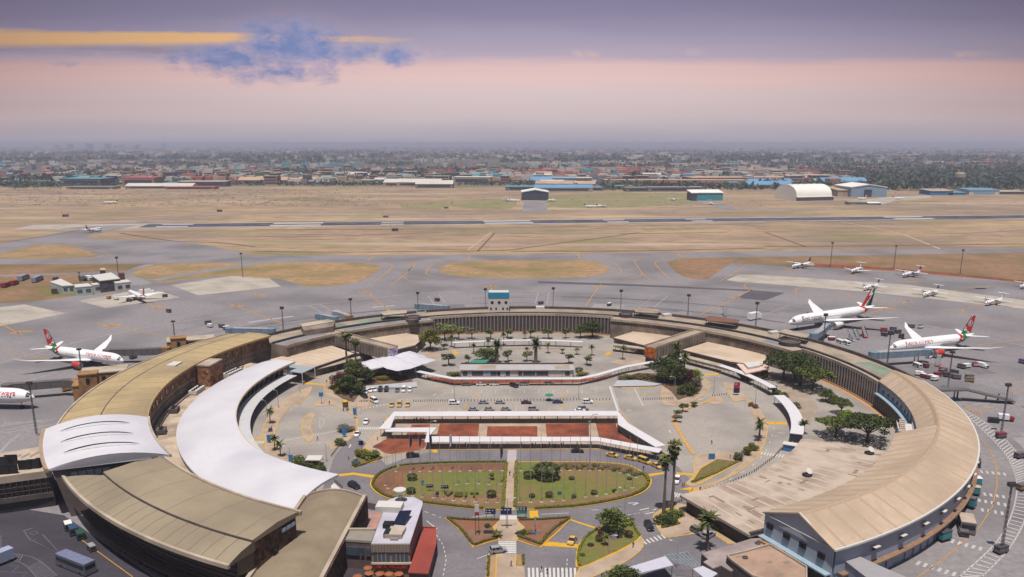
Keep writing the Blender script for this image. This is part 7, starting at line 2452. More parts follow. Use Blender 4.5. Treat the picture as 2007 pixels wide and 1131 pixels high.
def engine(parent,x,y,z,r,ln,m_,lip=None):
 prof=[(r*.55,0),(r*.88,.0),(r,-.12*ln),(r*1.02,-.3*ln),(r*.92,-.62*ln),(r*.68,-.85*ln),(r*.4,-ln)]
 e=MB().lathe([(a,b_)for a,b_ in prof[1:]],(0,0,0),16,'x').build('engine',m_,parent,True,(x,y,z))
 MB().lathe([(r*.84,.02),(r*.3,.0),(.05,.25)],(0,0,0),14,'x').build('fan',KB,e)
 MB().lathe([(r*.86,.03),(r*.96,.05),(r*1.0,-.1)],(0,0,0),16,'x').build('intake_lip',lip or LGM,e)
 return e
def gear(parent,pts,r):
 for x,y,top in pts:
  g=MB().tube((x,y,r),(x,y,top),.16,n=6).build('landing_gear',AG,parent)
  for s in(-1,1):
   MB().lathe([(r,-.2),(r,.2),(r*.5,.22)],(0,0,0),10,'x').build('wheel',TYRE,g,loc=(x,y+s*.45,r)).rotation_euler=(0,0,pi/2)
def place(g,k,n,t_,zn,zt,L_,front=0.0):
 N,T_=P(k,*n,zn),P(k,*t_,zt)
 d_=Vector((N.x-T_.x,N.y-T_.y,0))
 g.location=(N.x,N.y,.08)
 g.rotation_euler.z=atan2(d_.y,d_.x)
 g.scale=(min(1.05,max(.92,d_.length/L_)),)*3
 return g
def airliner(label,kind,k,n,t_,sides,proto={}):
 if kind=='wide_red':
  L_,Rf,zc,span,H=57.0,2.95,5.3,60.0,17.0
 elif kind=='wide_white':
  L_,Rf,zc,span,H=73.0,3.15,5.7,63.0,18.6
 else:
  L_,Rf,zc,span,H=36.0,1.6,3.4,28.7,10.6
 g=thing('airliner',label,'airliner')
 place(g,k,n,t_,zc-.6,zc+1.4,L_)
 z0,z1=zc+Rf*.8,H
 fx0,fc0,fx1,fc1=-.815*L_,.135*L_,-.935*L_,.055*L_
 if kind in('wide_red','small_red'):
  def pk(x,y,z):
   a=-x/L_-.028*(z-zc)/Rf
   return 1 if.765<a<.80 else 0 if.80<=a<.807 else 2 if.807<=a<.85 else 3 if.85<=a<.857 else 0
  FM=[AW,KR,KG,KB]
  def fp_(u,v_):
   if v_<.20+.10*sin(u*5+.4):
    return 2
   if v_<.24+.10*sin(u*5+.4):
    return 0
   if u<.07+.18*v_ and v_>.3:
    return 3 if u<.03+.15*v_ else 0
   return 1
 else:
  def pk(x,y,z):
   a=-x/L_+.05*((z-zc)/Rf)**2*(1 if z>zc else-.3)
   return 1 if.845<a<.885 and kind=='wide_white' else 0
  FM=[AW,KR,KG,KB]
  def fp_(u,v_):
   if kind=='small_white':
    return 0
   s=u-.75*v_+.42
   return 1 if s<.62-.15*v_ and v_<.62 or u<.24 else 0 if s<.72-.15*v_ and v_<.8 else 3 if u>.62 and v_<.72 else 2 if u>.4 else 0
 fuselage(L_,Rf,zc,FM,pk).build('fuselage',FM,g,True)
 fin(fx0,z0-.9,fc0,fx1,z1,fc1,.32,fp_).build('tail_fin',FM,g)
 big=kind!='small_red' and kind!='small_white'
 for s in(-1,1):
  hs=span/2
  xr=-.335*L_
  sec=[(xr,Rf*.5,zc-Rf*.62,.2*L_,1.1),(xr-.125*L_,hs*.36,zc-Rf*.62+hs*.04,.125*L_,.8),(xr-.30*L_,hs*.86,zc-Rf*.62+hs*.125,.048*L_,.35),(xr-.375*L_,hs,zc-Rf*.62+hs*(.17 if kind=='wide_red' else.15),.012*L_,.08)]
  if not big:
   sec[-1]=(xr-.33*L_,hs,zc-Rf*.62+hs*.13,.035*L_,.1)
  wing(sec,s).build('wing',AW,g)
  if not big:
   MB().mesh([(xr-.33*L_,s*hs,zc-Rf*.62+hs*.13),(xr-.365*L_,s*hs,zc-Rf*.62+hs*.13),(xr-.385*L_,s*(hs+.3),zc-Rf*.62+hs*.13+1.7),(xr-.37*L_,s*(hs+.3),zc-Rf*.62+hs*.13+1.7)],[(0,1,2,3)]).build('winglet',AW,g)
  wing([(-.86*L_,Rf*.25,zc+Rf*.55,.085*L_,.4),(-.955*L_,span*.165,zc+Rf*.55+1.0,.035*L_,.12)],s).build('tailplane',AW,g)
  er=.56*Rf if big else.5*Rf
  ey=hs*.325
  engine(g,xr-.01*L_,s*ey,zc-Rf*.62-er*.55,er,.105*L_ if big else.1*L_,KO if kind=='wide_red' else AW)
  MB().prism([(xr-.03*L_,s*ey-.15),(xr-.03*L_,s*ey+.15),(xr-.15*L_,s*ey+.15),(xr-.15*L_,s*ey-.15)],zc-Rf*.62-er*.1,zc-Rf*.62+.9).build('pylon',AG,g)
  for a0,a1 in((1.35,.95),(.88,.55),(.48,.2)):
   f0_,f1_=(.021,.043)if big else(.026,.052)
   q=[skin_at(f0_+(.004 if a0<.9 else 0),a1,L_,Rf,zc,s),skin_at(f0_,a0,L_,Rf,zc,s),skin_at(f1_,a0,L_,Rf,zc,s),skin_at(f1_,a1,L_,Rf,zc,s)]
   MB().face(q).build('cockpit_window',KB,g)
  b=MB()
  n_=int(.56*L_/1.15)
  for i in range(n_):
   x=-.13*L_-i*1.15
   q=[]
   for dx,dz in((0,.12),(-.5,.12),(-.5,.55),(0,.55)):
    an=(dz+.02)/Rf
    q.append((x+dx,s*(Rf+.02)*cos(an),zc+(Rf+.02)*sin(an)))
   b.face(q if s>0 else q[::-1])
  b.build('window_row',mat('cabin_window',(.05,.055,.065),.3,.1,1),g)
  if kind=='wide_red':
   o=wrap_text('title_lettering','Kenya Airways',3.0,KTXT,g,(-.42*L_ if s<0 else-.13*L_),s,Rf,zc,.6)
  if kind=='wide_white':
   wrap_text('title_lettering','Emirates',4.6,ETXT,g,(-.37*L_ if s<0 else-.10*L_),s,Rf,zc,.3)
  if kind=='wide_red':
   cx,cz=-.927*L_,zc+Rf+5.0
   b=MB()
   for i in range(20):
    a0,a1=2*pi*i/20,2*pi*(i+1)/20
    b.face([(cx+1.5*cos(a0),s*.40,cz+1.5*sin(a0)),(cx+1.5*cos(a1),s*.40,cz+1.5*sin(a1)),(cx+1.25*cos(a1),s*.40,cz+1.25*sin(a1)),(cx+1.25*cos(a0),s*.40,cz+1.25*sin(a0))])
   b.build('tail_ring',AW,g)
   lettering('tail_letter','K',2.1,AW,g,(cx,s*.40,cz),(pi/2,0,0 if s<0 else pi),.01,bold=.05)
 gear(g,((-.1*L_,0,zc-Rf*.8),(-.5*L_,Rf*1.5,zc-Rf*.6),(-.5*L_,-Rf*1.5,zc-Rf*.6)),.65 if big else.45)
 return g
airliner('wide body airliner with red green tail and red engine, by the right jet bridge','wide_red',0,(1744,683),(1909,657),(1,))
airliner('wide body airliner with red green tail, at far left beside the ochre gate block','wide_red',0,(242,706),(90,679),(-1,))
airliner('wide body airliner cut by the left edge, only its white nose and titles in view','wide_red',0,(68,780),(-240,765),(-1,))
airliner('long white wide body airliner with striped red black green tail fin','wide_white',0,(1546,633),(1714,602),(1,))
airliner('small white jet with red tail fin on the pale stand at left','small_red',0,(253,573),(287,583),(1,))
airliner('white jet with red and green tail taxiing beside the runway threshold','small_red',11,(706,592),(602,598),(1,))
def turboprop(label,k,n,t_,fin_m=0,ttail=True,jet=False,L_=25.0,prop=None,nm=None):
 Rf,zc,span,H=1.35,2.6,27.0,7.6
 g=thing(nm or('regional_jet' if jet else 'turboprop_plane'),label,'plane')
 place(g,k,n,t_,zc-.4,zc+.6,L_)
 FM=[AW,[AW,KR,NVY,CYN][fin_m]]
 fuselage(L_,Rf,zc,FM,lambda x,y,z:1 if fin_m==3 and-.72*L_<x<-.5*L_ else 0,ns=30,nr=14).build('fuselage',FM,g,True)
 fin(-.82*L_,zc+Rf*.5,.15*L_,-.93*L_,H,.09*L_,.22,lambda u,v_:1 if fin_m and v_>.25 else 0,5,6).build('tail_fin',[AW,KR if fin_m==3 else FM[1]],g)
 for s in(-1,1):
  zt=H-.1 if ttail else zc+Rf*.5
  wing([(-.905*L_,0.05,zt,.085*L_,.25),(-.935*L_,3.9,zt,.05*L_,.12)],s).build('tailplane',AW,g)
  if jet:
   wing([(-.42*L_,Rf*.6,zc-Rf*.7,.17*L_,.5),(-.62*L_,10.5,zc-Rf*.7+1.0,.05*L_,.15)],s).build('wing',AW,g)
   MB().mesh([(-.62*L_,s*10.5,zc-Rf*.7+1.0),(-.67*L_,s*10.5,zc-Rf*.7+1.0),(-.69*L_,s*10.7,zc-Rf*.7+2.2)],[(0,1,2)]).build('winglet',AW,g)
   engine(g,-.68*L_,s*(Rf+.75),zc+.5,.68,3.6,AW)
  else:
   zw=zc+Rf*1.02
   wing([(-.40*L_,0,zw,.10*L_,.45),(-.405*L_,4.4,zw,.10*L_,.42),(-.425*L_,span/2,zw+.15,.055*L_,.18)],s).build('wing',AW,g)
   e=MB().lathe([(.25,0),(.55,-.5),(.68,-1.4),(.6,-3.2),(.3,-4.8)],(0,0,0),12,'x').build('engine',AW,g,True,(-.345*L_,s*4.1,zw-.35))
   b=MB()
   for i in range(6):
    an=pi*i/3
    u=Vector((0,cos(an),sin(an)))
    w_=Vector((0,-sin(an),cos(an)))*.14
    b.mesh([u*.2+w_,u*.2-w_,u*1.9-w_+Vector((.04,0,0)),u*1.9+w_+Vector((.04,0,0))],[(0,1,2,3)])
   b.build('propeller',KB,e,loc=(.15,0,0))
  q=[(-.035*L_,s*Rf*.2,zc+Rf*.52),(-.055*L_,s*Rf*.45,zc+Rf*.72),(-.07*L_,s*Rf*.82,zc+Rf*.35),(-.04*L_,s*Rf*.6,zc+Rf*.15)]
  MB().face(q).build('cockpit_window',KB,g)
  b=MB()
  for i in range(14):
   x=-.2*L_-i*.85
   b.face([(x,s*(Rf+.02),zc+.15),(x-.36,s*(Rf+.02),zc+.15),(x-.36,s*(Rf*.97+.02),zc+.55),(x,s*(Rf*.97+.02),zc+.55)])
  b.build('window_row',MATS['cabin_window'],g)
 gear(g,((-.1*L_,0,zc-Rf*.7),(-.46*L_,2.2,zc-Rf*.1),(-.46*L_,-2.2,zc-Rf*.1)),.38)
 return g
turboprop('white propeller plane with dark blue streaked fin, farthest left of the far right row',14,(186,858),(315,832),2,False)
turboprop('white small jet with T tail between two propeller planes by the red soil bank',14,(598,892),(690,858),0,True,True,L_=20)
turboprop('white and blue propeller plane with red fin beside the red soil bank',14,(950,918),(1162,878),3,True)
turboprop('white propeller plane nose left on the pale strip, above the striped airliner fin',14,(680,1008),(770,980),2,True)
turboprop('white propeller plane on the pale strip, middle of three',14,(1095,1052),(1200,1018),2,True)
turboprop('white propeller plane with pale T tail on the pale strip, rightmost of three',14,(1525,1110),(1648,1076),0,True)
turboprop('white propeller plane cut by the right edge of the picture',14,(1764,995),(1880,975),2,True)
for lab,k,n,t_,fm,jet in(('white aircraft parked left of the far dark hangar',13,(72,402),(-60,392),0,True),('dark finned aircraft parked right of the far dark hangar',13,(258,400),(365,388),2,True),('grey derelict aircraft low in the grass beyond the runway',13,(605,440),(516,434),2,True),('white aircraft left of the turquoise hangar, pointing right',13,(1140,396),(1072,376),0,False),('white aircraft right of the turquoise hangar door',13,(1402,424),(1326,398),0,True),('small white light aircraft on the grass left of the dark hangar, by the green patch',12,(1760,400),(1715,385),0,False),('white aircraft before the far blue hangar, right',14,(970,385),(885,380),1,True),('white aircraft before the far blue hangar, left',14,(640,388),(720,380),0,True),('half dismantled white aircraft with red fin in the scrubland at left',11,(715,414),(830,410),1,True),('small dark aircraft in the grass beyond the runway',13,(668,436),(625,434),2,False)):
 g=turboprop(lab,k,n,t_,fm,True,jet,nm='parked_aircraft')
# jet bridges
BJ=mat('jet_bridge_blue',ph(128,148,168),.5,.12,.8)
GJ=mat('jet_bridge_grey',ph(112,106,106),.5,.15,.8)
def jetbridge(label,k,pts,z,m_,w=3.4,h=3.2,head=True):
 a=P(k,*pts[0],z)
 g=thing('jet_bridge',label,'jet bridge',(a.x,a.y,0))
 p=[P(k,x,y,z)-Vector((a.x,a.y,0))for x,y in pts]
 for i,(u,v_)in enumerate(zip(p[:-1],p[1:])):
  d_=v_-u
  rz=atan2(d_.y,d_.x)
  ln=hypot(d_.x,d_.y)
  c=(u+v_)/2
  MB().box((c.x,c.y,z-h/2),(ln,w*(1-.1*i),h-.3*i),rz).build('tunnel',m_,g)
  MB().box((c.x,c.y,z+h/2-.15*i),(ln,w*.9,.15),rz).build('roof',GJ if m_ is GJ else AG,g)
  for f in(.25,.5,.75):
   q=u.lerp(v_,f)
   MB().box((q.x,q.y,z-h/2-.02),(.3,w*(1-.1*i)+.1,h-.3*i+.06),rz).build('rib',DKM if m_ is GJ else AG,g)
 e=p[-1]
 MB().lathe([(w*.72,z-h/2),(w*.75,z+h/2),(w*.3,z+h/2+.4)],(e.x,e.y,0),12).build('cab',m_,g)
 q=p[-2].lerp(p[-1],.72)
 for s in(-.9,.9):
  MB().tube((q.x+s,q.y,.9),(q.x+s,q.y,z-h/2),.22,n=6).build('support_leg',DKM,g)
 b_=MB().box((q.x,q.y,.15),(3.4,1.0,.9)).build('wheel_bogie',KB,g)
 r_=MB().lathe([(w*.7,0),(w*.7,z+h/2+.3),(w*.3,z+h/2+.6)],(0,0,0),12).build('rotunda',m_ if m_ is BJ else SB,g)
 return g
jetbridge('grey jet bridge reaching the nose of the far left airliner',1,((1230,480),(1050,488),(800,492)),5.5,GJ)
jetbridge('grey jet bridge at the left edge over the half seen airliner',1,((575,725),(480,718),(60,752)),5.5,GJ)
jetbridge('blue jet bridge lying along the outside of the left ring, nearest the brown roof',3,((500,340),(440,335),(190,330)),5.5,BJ)
jetbridge('blue jet bridge beside the beige roof house',3,((965,250),(900,235),(850,225)),5.5,BJ)
jetbridge('blue jet bridge with gantry frame right of the beige roof house',3,((1075,240),(1030,222),(975,205)),5.5,AG)
jetbridge('blue jet bridge under the mast left of the white rooftop cabin',5,((280,168),(180,158),(75,150)),5.5,BJ)
jetbridge('blue jet bridge reaching the rightmost red tailed airliner',9,((610,515),(760,505),(1000,490)),5.5,BJ)
jetbridge('pale blue jet bridge at the engine of the long white airliner',9,((170,375),(215,350),(265,300)),5.5,BJ)
# stair ramp at right
g=thing('stair_ramp','long grey caged passenger ramp leaving the tan roofed wing at right','ramp',P(9,1080,760))
c_=g.location
a,e=P(9,1065,745,6.5),P(9,1290,740,6.5)
f_=P(9,1650,825,2.6)
for u,v_,z0,z1 in((a,e,6.2,6.2),(e,f_,6.2,2.2)):
 d_=(v_-u)
 d_.z=0
 q=Vector((-d_.y,d_.x,0)).normalized()*2.2
 b=MB()
 vs=[]
 for w_,z in((u,z0),(v_,z1)):
  for s in(-1,1):
   for dz in(0,.5):
    vs.append((w_.x-c_.x+q.x*s,w_.y-c_.y+q.y*s,z+dz-1.4))
 b.mesh(vs,[(0,1,3,2),(4,6,7,5),(0,4,5,1),(2,3,7,6),(1,5,7,3),(0,2,6,4)])
 b.build('walkway_deck',GJ,g)
 for s in(-1,1):
  b=MB()
  n=26
  for i in range(n):
   p=u.lerp(v_,i/(n-1))
   z=z0+(z1-z0)*i/(n-1)
   b.tube((p.x-c_.x+q.x*s,p.y-c_.y+q.y*s,z-1),(p.x-c_.x+q.x*s,p.y-c_.y+q.y*s,z+1.9),.05,n=4)
  for dz in(.1,1.0,1.9):
   b.tube((u.x-c_.x+q.x*s,u.y-c_.y+q.y*s,z0+dz),(v_.x-c_.x+q.x*s,v_.y-c_.y+q.y*s,z1+dz),.06,n=4)
  b.build('railing',AG,g)
for k,x,y,m_ in((9,1205,830,BJ),(9,1228,835,BJ),(9,1440,840,CONL),(9,1530,845,DKM)):
 p=P(k,x,y,0)-c_
 MB().tube((p.x,p.y,0),(p.x,p.y,4.5 if x<1300 else 3.0),.35,n=8).build('support_leg',m_,g)
# apron vehicles and equipment
def stairs_truck(label,k,x,y,hx,hy,m_=AW):
 p,q=P(k,x,y),P(k,x+hx,y+hy)
 g=thing('boarding_stairs',label,'boarding stairs',p,atan2(q.y-p.y,q.x-p.x))
 MB().box((0,0,.4),(6.5,2.0,.7)).build('chassis',m_,g)
 b=MB()
 for i in range(14):
  b.box((-3+i*.45,0,1.0+i*.25),(.5,1.8,.18))
 b.build('flight',AG,g)
 for s in(-1,1):
  MB().mesh([(-3.1,s*.95,1.0),(-3.1,s*.95,2.0),(3.4,s*.95,5.6),(4.2,s*.95,5.6),(4.2,s*.95,4.5),(3.4,s*.95,4.4)],[(0,1,2,3,4,5)]).build('side_panel',m_,g)
 MB().box((3.6,0,4.3),(1.5,2.0,.2)).build('platform',AG,g)
 MB().tube((3.2,0,.6),(3.2,0,4.3),.18,n=6).build('support_leg',DKM,g)
 for sx in(-2.2,2.2):
  for s in(-1,1):
   MB().lathe([(.42,-.13),(.42,.13)],(0,0,0),10,'x').build('wheel',RUB,g,loc=(sx,s*.95,.42)).rotation_euler=(0,0,pi/2)
 return g
for lab,k,x,y,hx,hy,m_ in(('grey boarding stairs beside the ring, right of the rusty roof canopy',7,830,225,-30,-40,AG),('white boarding stairs standing left of the red ones by the long airliner',9,450,405,-60,-28,AW),('white boarding stairs beside the red boarding stairs',9,480,392,-40,-25,LGM),('red boarding stairs by the nose of the right airliner',9,540,380,-45,-30,KR),('pale boarding stairs under the jet bridge of the right airliner',9,1030,530,-50,30,AW),('pink boarding stairs right of the jet bridge end',9,1085,590,10,-18,mat('pink_steps',ph(206,140,150),.6,.1,1))):
 stairs_truck(lab,k,x,y,hx,hy,m_)
def cart(label,k,x,y,hx,hy,box_m,top_m,L_=3.6,W2=2.0,H=2.2,nm='baggage_cart',cat='baggage cart'):
 p,q=P(k,x,y),P(k,x+hx,y+hy)
 g=thing(nm,label,cat,p,atan2(q.y-p.y,q.x-p.x))
 g.location.z=.09
 MB().box((0,0,.45),(L_,W2,.25)).build('bed',DKM,g)
 MB().box((0,0,.7),(L_*.96,W2*.96,H-.95),0,.96).build('hood',box_m,g)
 MB().box((0,0,H-.24),(L_,W2,.15)).build('roof',top_m,g)
 for sx in(-.32,.32):
  for s in(-1,1):
   MB().lathe([(.26,-.1),(.26,.1)],(0,0,0),8,'x').build('wheel',RUB,g,loc=(sx*L_,s*W2*.4,.26)).rotation_euler=(0,0,pi/2)
 return g
WH,RD,GY=AW,mat('cart_red',ph(164,56,66,.55),.6,.15,1),mat('cart_grey',ph(110,104,110),.7,.2,1)
for lab,k,x,y,b_,t_ in(('white and red baggage cart first of the cluster by the tan roof',9,948,665,WH,WH),('white and red baggage cart second of the cluster by the tan roof',9,985,682,RD,WH),('white and red baggage cart third of the cluster by the tan roof',9,1025,690,RD,WH),('flat white baggage cart closest to the tan roof',9,1062,702,WH,WH),('bright red baggage cart in the cluster behind the tan roof',9,1080,672,RD,RD),('grey baggage cart behind the bright red one',9,1118,650,GY,GY),('red topped baggage cart above the grey one',9,1122,638,RD,RD),('dark grey container dolly right of the bright red cart',9,1150,672,GY,DKM),('grey container dolly near the mast by the red engine',9,1192,680,GY,GY),('grey container dolly rightmost in the cluster',9,1225,690,GY,GY),('yellowish pallet dolly right of the cart cluster',9,1318,690,mat('cart_tan',ph(160,126,80),.7,.2,1),GY),('yellowish pallet dolly just below another, right of the cluster',9,1320,712,mat('cart_tan',(0,0,0)),GY),('pink and white box cart left of the white tanker',9,1368,598,mat('cart_pink',ph(220,170,184),.6,.1,1),RD),('blue and red cart cut by the right edge',9,1712,575,BLU,RD),('small white cart behind the wing of the right airliner',9,957,315,WH,GY),('red container left of the wing of the right airliner',9,686,340,RD,RD),('dark container stack left of the wing of the right airliner',9,755,335,GY,DKM),('dark flat dolly below the red container',9,690,372,DKM,GY),('dark flat dolly beneath the dark container stack',9,740,362,DKM,GY),('dark flat dolly right of the container stack',9,790,352,DKM,GY),('dark tug near the white nose of the right airliner',9,815,385,DKM,DKM),('dark equipment row above the wing tip of the right airliner',9,890,312,GY,GY),('red and white trolley on the ring side apron by the white airliner',9,300,405,RD,WH),('dark red baggage cart below the jet bridge of the right airliner',9,990,605,RD,GY),('dark low loader between the cart cluster and the mast',9,1205,655,DKM,DKM),('dark low loader beyond the cart cluster',9,1260,612,GY,DKM),('white trolley beyond the cart cluster',9,1296,608,WH,WH),('dark equipment pile at the hatched strip beside the lower right mast',10,1405,970,GY,DKM),('equipment pile on the hatched strip, by the second mast',10,1405,200,GY,RD),('yellowish equipment on the hatched strip at the right edge',10,1552,550,mat('cart_tan',(0,0,0)),GY),('grey cart at the right edge above the hatched strip',10,1530,335,GY,GY),('teal container beside the tan roofed wing, uppermost',10,1225,520,mat('teal_box',ph(60,140,150),.6,.1,1),WH),('teal container beside the tan roofed wing, second',10,1215,580,mat('teal_box',(0,0,0)),CONL),('teal container beside the tan roofed wing, tall and third',10,1185,665,mat('teal_box',(0,0,0)),GY),('teal skip full of dark waste in front of the cladding, lowest',10,1020,885,mat('teal_box',(0,0,0)),DKM),('orange tug on the pale stand of the small left jet',1,805,98,mat('cart_orange',ph(214,150,50),.6,.1,1),mat('cart_orange',(0,0,0))),('white tug on the pale stand of the small left jet',1,860,105,WH,WH),('dark cart at the right of the pale stand of the small left jet',1,1220,86,DKM,DKM),('dark trolley under the nose of the small left jet',1,955,118,GY,DKM),('small dark cart alone on the apron below the left jet',1,1248,198,GY,DKM),('yellow equipment under the left edge jet bridge',1,495,778,mat('cart_orange',(0,0,0)),DKM),('grey equipment cluster under the jet bridge of the far left airliner',1,985,540,GY,GY),('dark service van on the apron behind the brown roof, first',3,30,285,GY,DKM),('small white pickup on the apron behind the brown roof',3,45,308,WH,WH),('grey equipment on the apron behind the brown roof, right',3,130,310,GY,GY),('grey van on the apron behind the brown roof, farther right',3,165,325,GY,WH),('red and blue cart beyond the ring right of the white cabin',5,980,138,RD,BLU),('dark and white service lift beyond the ring, right',5,1485,150,DKM,WH),('dark pair of solar light trailers beyond the ring',5,215,115,DKM,DKM)):
 sc=1.0
 g=cart(lab,k,x,y,30+(len(lab)%5)*4,((len(lab)*7)%25)-12,b_,t_,nm='container' if 'container' in lab else 'baggage_cart' if 'cart' in lab or 'dolly' in lab or 'trolley' in lab else 'ground_equipment',cat='apron equipment')
 if 'teal' in lab:
  g.scale=(1.1,1.2,1.7 if 'tall' in lab else 1.4)
boxvan('fuel_truck','white box van with red lower panels beside the grey ramp at far right','van',9,1585,998,30,3,5.5,2.2,2.6,RD,RD,False,1.6,AW)
boxvan('airport_tug','black tug in front of the red and white box van at far right','tug',9,1495,1010,30,3,4.0,2.2,1.7,CPAINT['black'],CPAINT['black'],False)
boxvan('pickup_truck','white pickup under the jet bridge of the right airliner','pickup',9,935,600,30,12,5.0,2.0,1.9,CPAINT['white'],CPAINT['white'])
boxvan('service_van','white van among the boarding stairs by the long airliner','van',9,410,435,30,14,5.6,2.1,2.2,CPAINT['white'],CPAINT['white'])
boxvan('service_van','white van left of another among the boarding stairs','van',9,365,425,30,12,5.2,2.0,2.0,CPAINT['white'],CPAINT['white'])
boxvan('tanker_truck','white tank truck right of the pink box cart','truck',9,1415,605,30,8,5.5,2.1,2.4,CPAINT['white'],CPAINT['white'],False,1.6,AW)
boxvan('catering_truck','white covered truck on the apron beside the mast near the white airliner','truck',7,1050,250,30,-6,11,3.0,4.6,CPAINT['white'],CPAINT['white'],False,2.4,AW)
boxvan('service_truck','white lettered truck behind the small left jet','truck',1,1085,62,30,-2,10,2.8,3.6,CPAINT['white'],CPAINT['white'],False,2.2,AW)
boxvan('apron_bus','white roofed loader vehicle in front of the blue cladding, lower right','loader',10,1172,815,8,26,7.0,4.0,3.6,mat('loader_body',ph(120,112,116),.6,.15,1),CONL)
boxvan('airport_tug','small dark tug parked below the white roofed loader','tug',10,1155,850,8,22,3.6,2.4,1.6,DKM,GJ)
boxvan('airport_tug','dark tug in the shade under the eave of the tan roof','tug',10,1245,390,2,26,3.6,2.2,2.2,DKM,DKM)
boxvan('airport_tug','blue tug under the eave of the tan roof','tug',10,1240,330,2,26,3.4,2.2,2.2,BJ,BJ)
# compound at far left
g=None
def shed(label,k,pts,h,wm_,rm,name='airfield_shed',win=True):
 q=PP(k,pts,h)
 c=sum(q,Vector())/len(q)
 c.z=0
 g=thing(name,label,'shed',c)
 lq=[(v_.x-c.x,v_.y-c.y)for v_ in q]
 MB().prism([(x*.97,y*.97)for x,y in lq],0,h-.5).build('wall',wm_,g)
 MB().prism(lq,h-.5,h).build('roof',rm,g)
 if win:
  a,e=Vector(lq[0]+(0,)),Vector(lq[1]+(0,))
  a,e=a*.972,e*.972
  n=max(2,int((e-a).length/6))
  for i in range(n):
   u,v_=a.lerp(e,(i+.2)/n),a.lerp(e,(i+.8)/n)
   MB().wall([u,v_],h*.35,h*.7,.3).build('window',WIN,g)
 return g
MINT=mat('mint_wall',ph(188,206,200),.7,.06,.3)
shed('white roofed compound building at far left, left wing',11,[(430,990),(515,985),(420,940),(345,962)],6,MINT,WPAINT)
shed('white roofed compound building at far left, square front block',11,[(518,1000),(640,990),(610,972),(515,980)],6.5,MINT,WPAINT)
shed('white roofed compound building at far left, long middle wing',11,[(640,985),(800,968),(775,958),(630,972)],6,WPAINT,WPAINT)
shed('white roofed compound building at far left, right end block',11,[(800,972),(910,960),(880,946),(780,956)],7,WPAINT,WPAINT)
shed('pale hall with dark open side in the compound at far left',11,[(690,955),(832,938),(770,897),(632,918)],9,COND,WPAINT)
shed('small lone hut with dark front beyond the compound',11,[(690,880),(730,880),(728,865),(694,866)],9,DKM,CONL,win=False)
shed('brown water tank hut beside the compound mast',11,[(820,905),(862,905),(862,898),(820,898)],9,mat('hut_brown',ph(120,78,70),.8,.2,.5),mat('hut_brown',(0,0,0)),win=False)
shed('dark green tank shed at the left of the compound',11,[(352,1012),(398,1010),(396,1000),(352,1002)],4,DKM,GY,win=False)
shed('dark grey hut on the grass above the compound',11,[(360,935),(405,930),(402,922),(362,926)],4,GJ,GJ,win=False)
sheet('compound_yard',PP(11,[(540,905),(650,893),(880,893),(960,935),(1060,970),(1000,988),(905,990),(820,960),(640,960),(540,940)]),.07,TAXI)
tag(MB().line([(p.x,p.y,.075)for p in PP(11,[(0,922),(300,912),(560,906),(880,893),(960,865),(1040,843)])],9).line([(p.x,p.y,.078)for p in PP(11,[(1060,955),(1320,905),(1560,868),(1767,835)])],12).build('compound_road',TAXI),kind='structure')
sheet('green_verge',PP(11,[(250,1000),(345,1000),(440,1035),(620,1045),(520,1060),(330,1060),(260,1030)]),.08,LAWN)
for lab,k,x,y,hx,m_ in(('dark red fire truck in the row at the left edge of the compound',11,40,1000,-12,RD),('dark red truck behind another at the left edge of the compound',11,100,985,-12,RD),('bluish semi trailer at the left edge, rear',11,165,950,-14,None),('bluish semi trailer at the left edge, front',11,260,960,-14,None),('dark van parked inside the compound',11,575,955,10,GY),('white van parked inside the compound',11,620,952,10,WH)):
 boxvan('semi_trailer' if m_ is None else 'parked_truck',lab,'truck',k,x,y,34,hx,16 if m_ is None else 9,3.6,4.2 if m_ is None else 3.6,m_ or GY,m_ or GY,False,2.6,m_ or mat('trailer_blue',ph(150,156,176),.6,.1,.5))
for lab,k,x,y in(('small dark relay cabin in the grass between runway and taxiway',12,970,612),('small dark relay cabin on the grass beyond the runway, left',11,455,512),('small dark shed in the grass beyond the runway, upper left',11,1522,478),('small brown shed just beyond the runway near its middle',12,905,518),('small red white monitor cabin row by the green patch',12,1325,455)):
 p=P(k,x,y)
 g=thing('relay_cabin',lab,'cabin',p)
 MB().box((0,0,0),(7,4,3.0)).build('wall',GJ if 'dark' in lab else CON,g)
 MB().box((0,0,3.0),(7.6,4.6,.4)).build('roof',AG if 'row' in lab else DKM,g)
 MB().box((-2,-2.05,.3),(1.4,.15,2.2)).build('door',DARK,g)
 MB().tube((-5,0,0),(-5,0,12),.12,n=5).build('aerial',DKM,g)
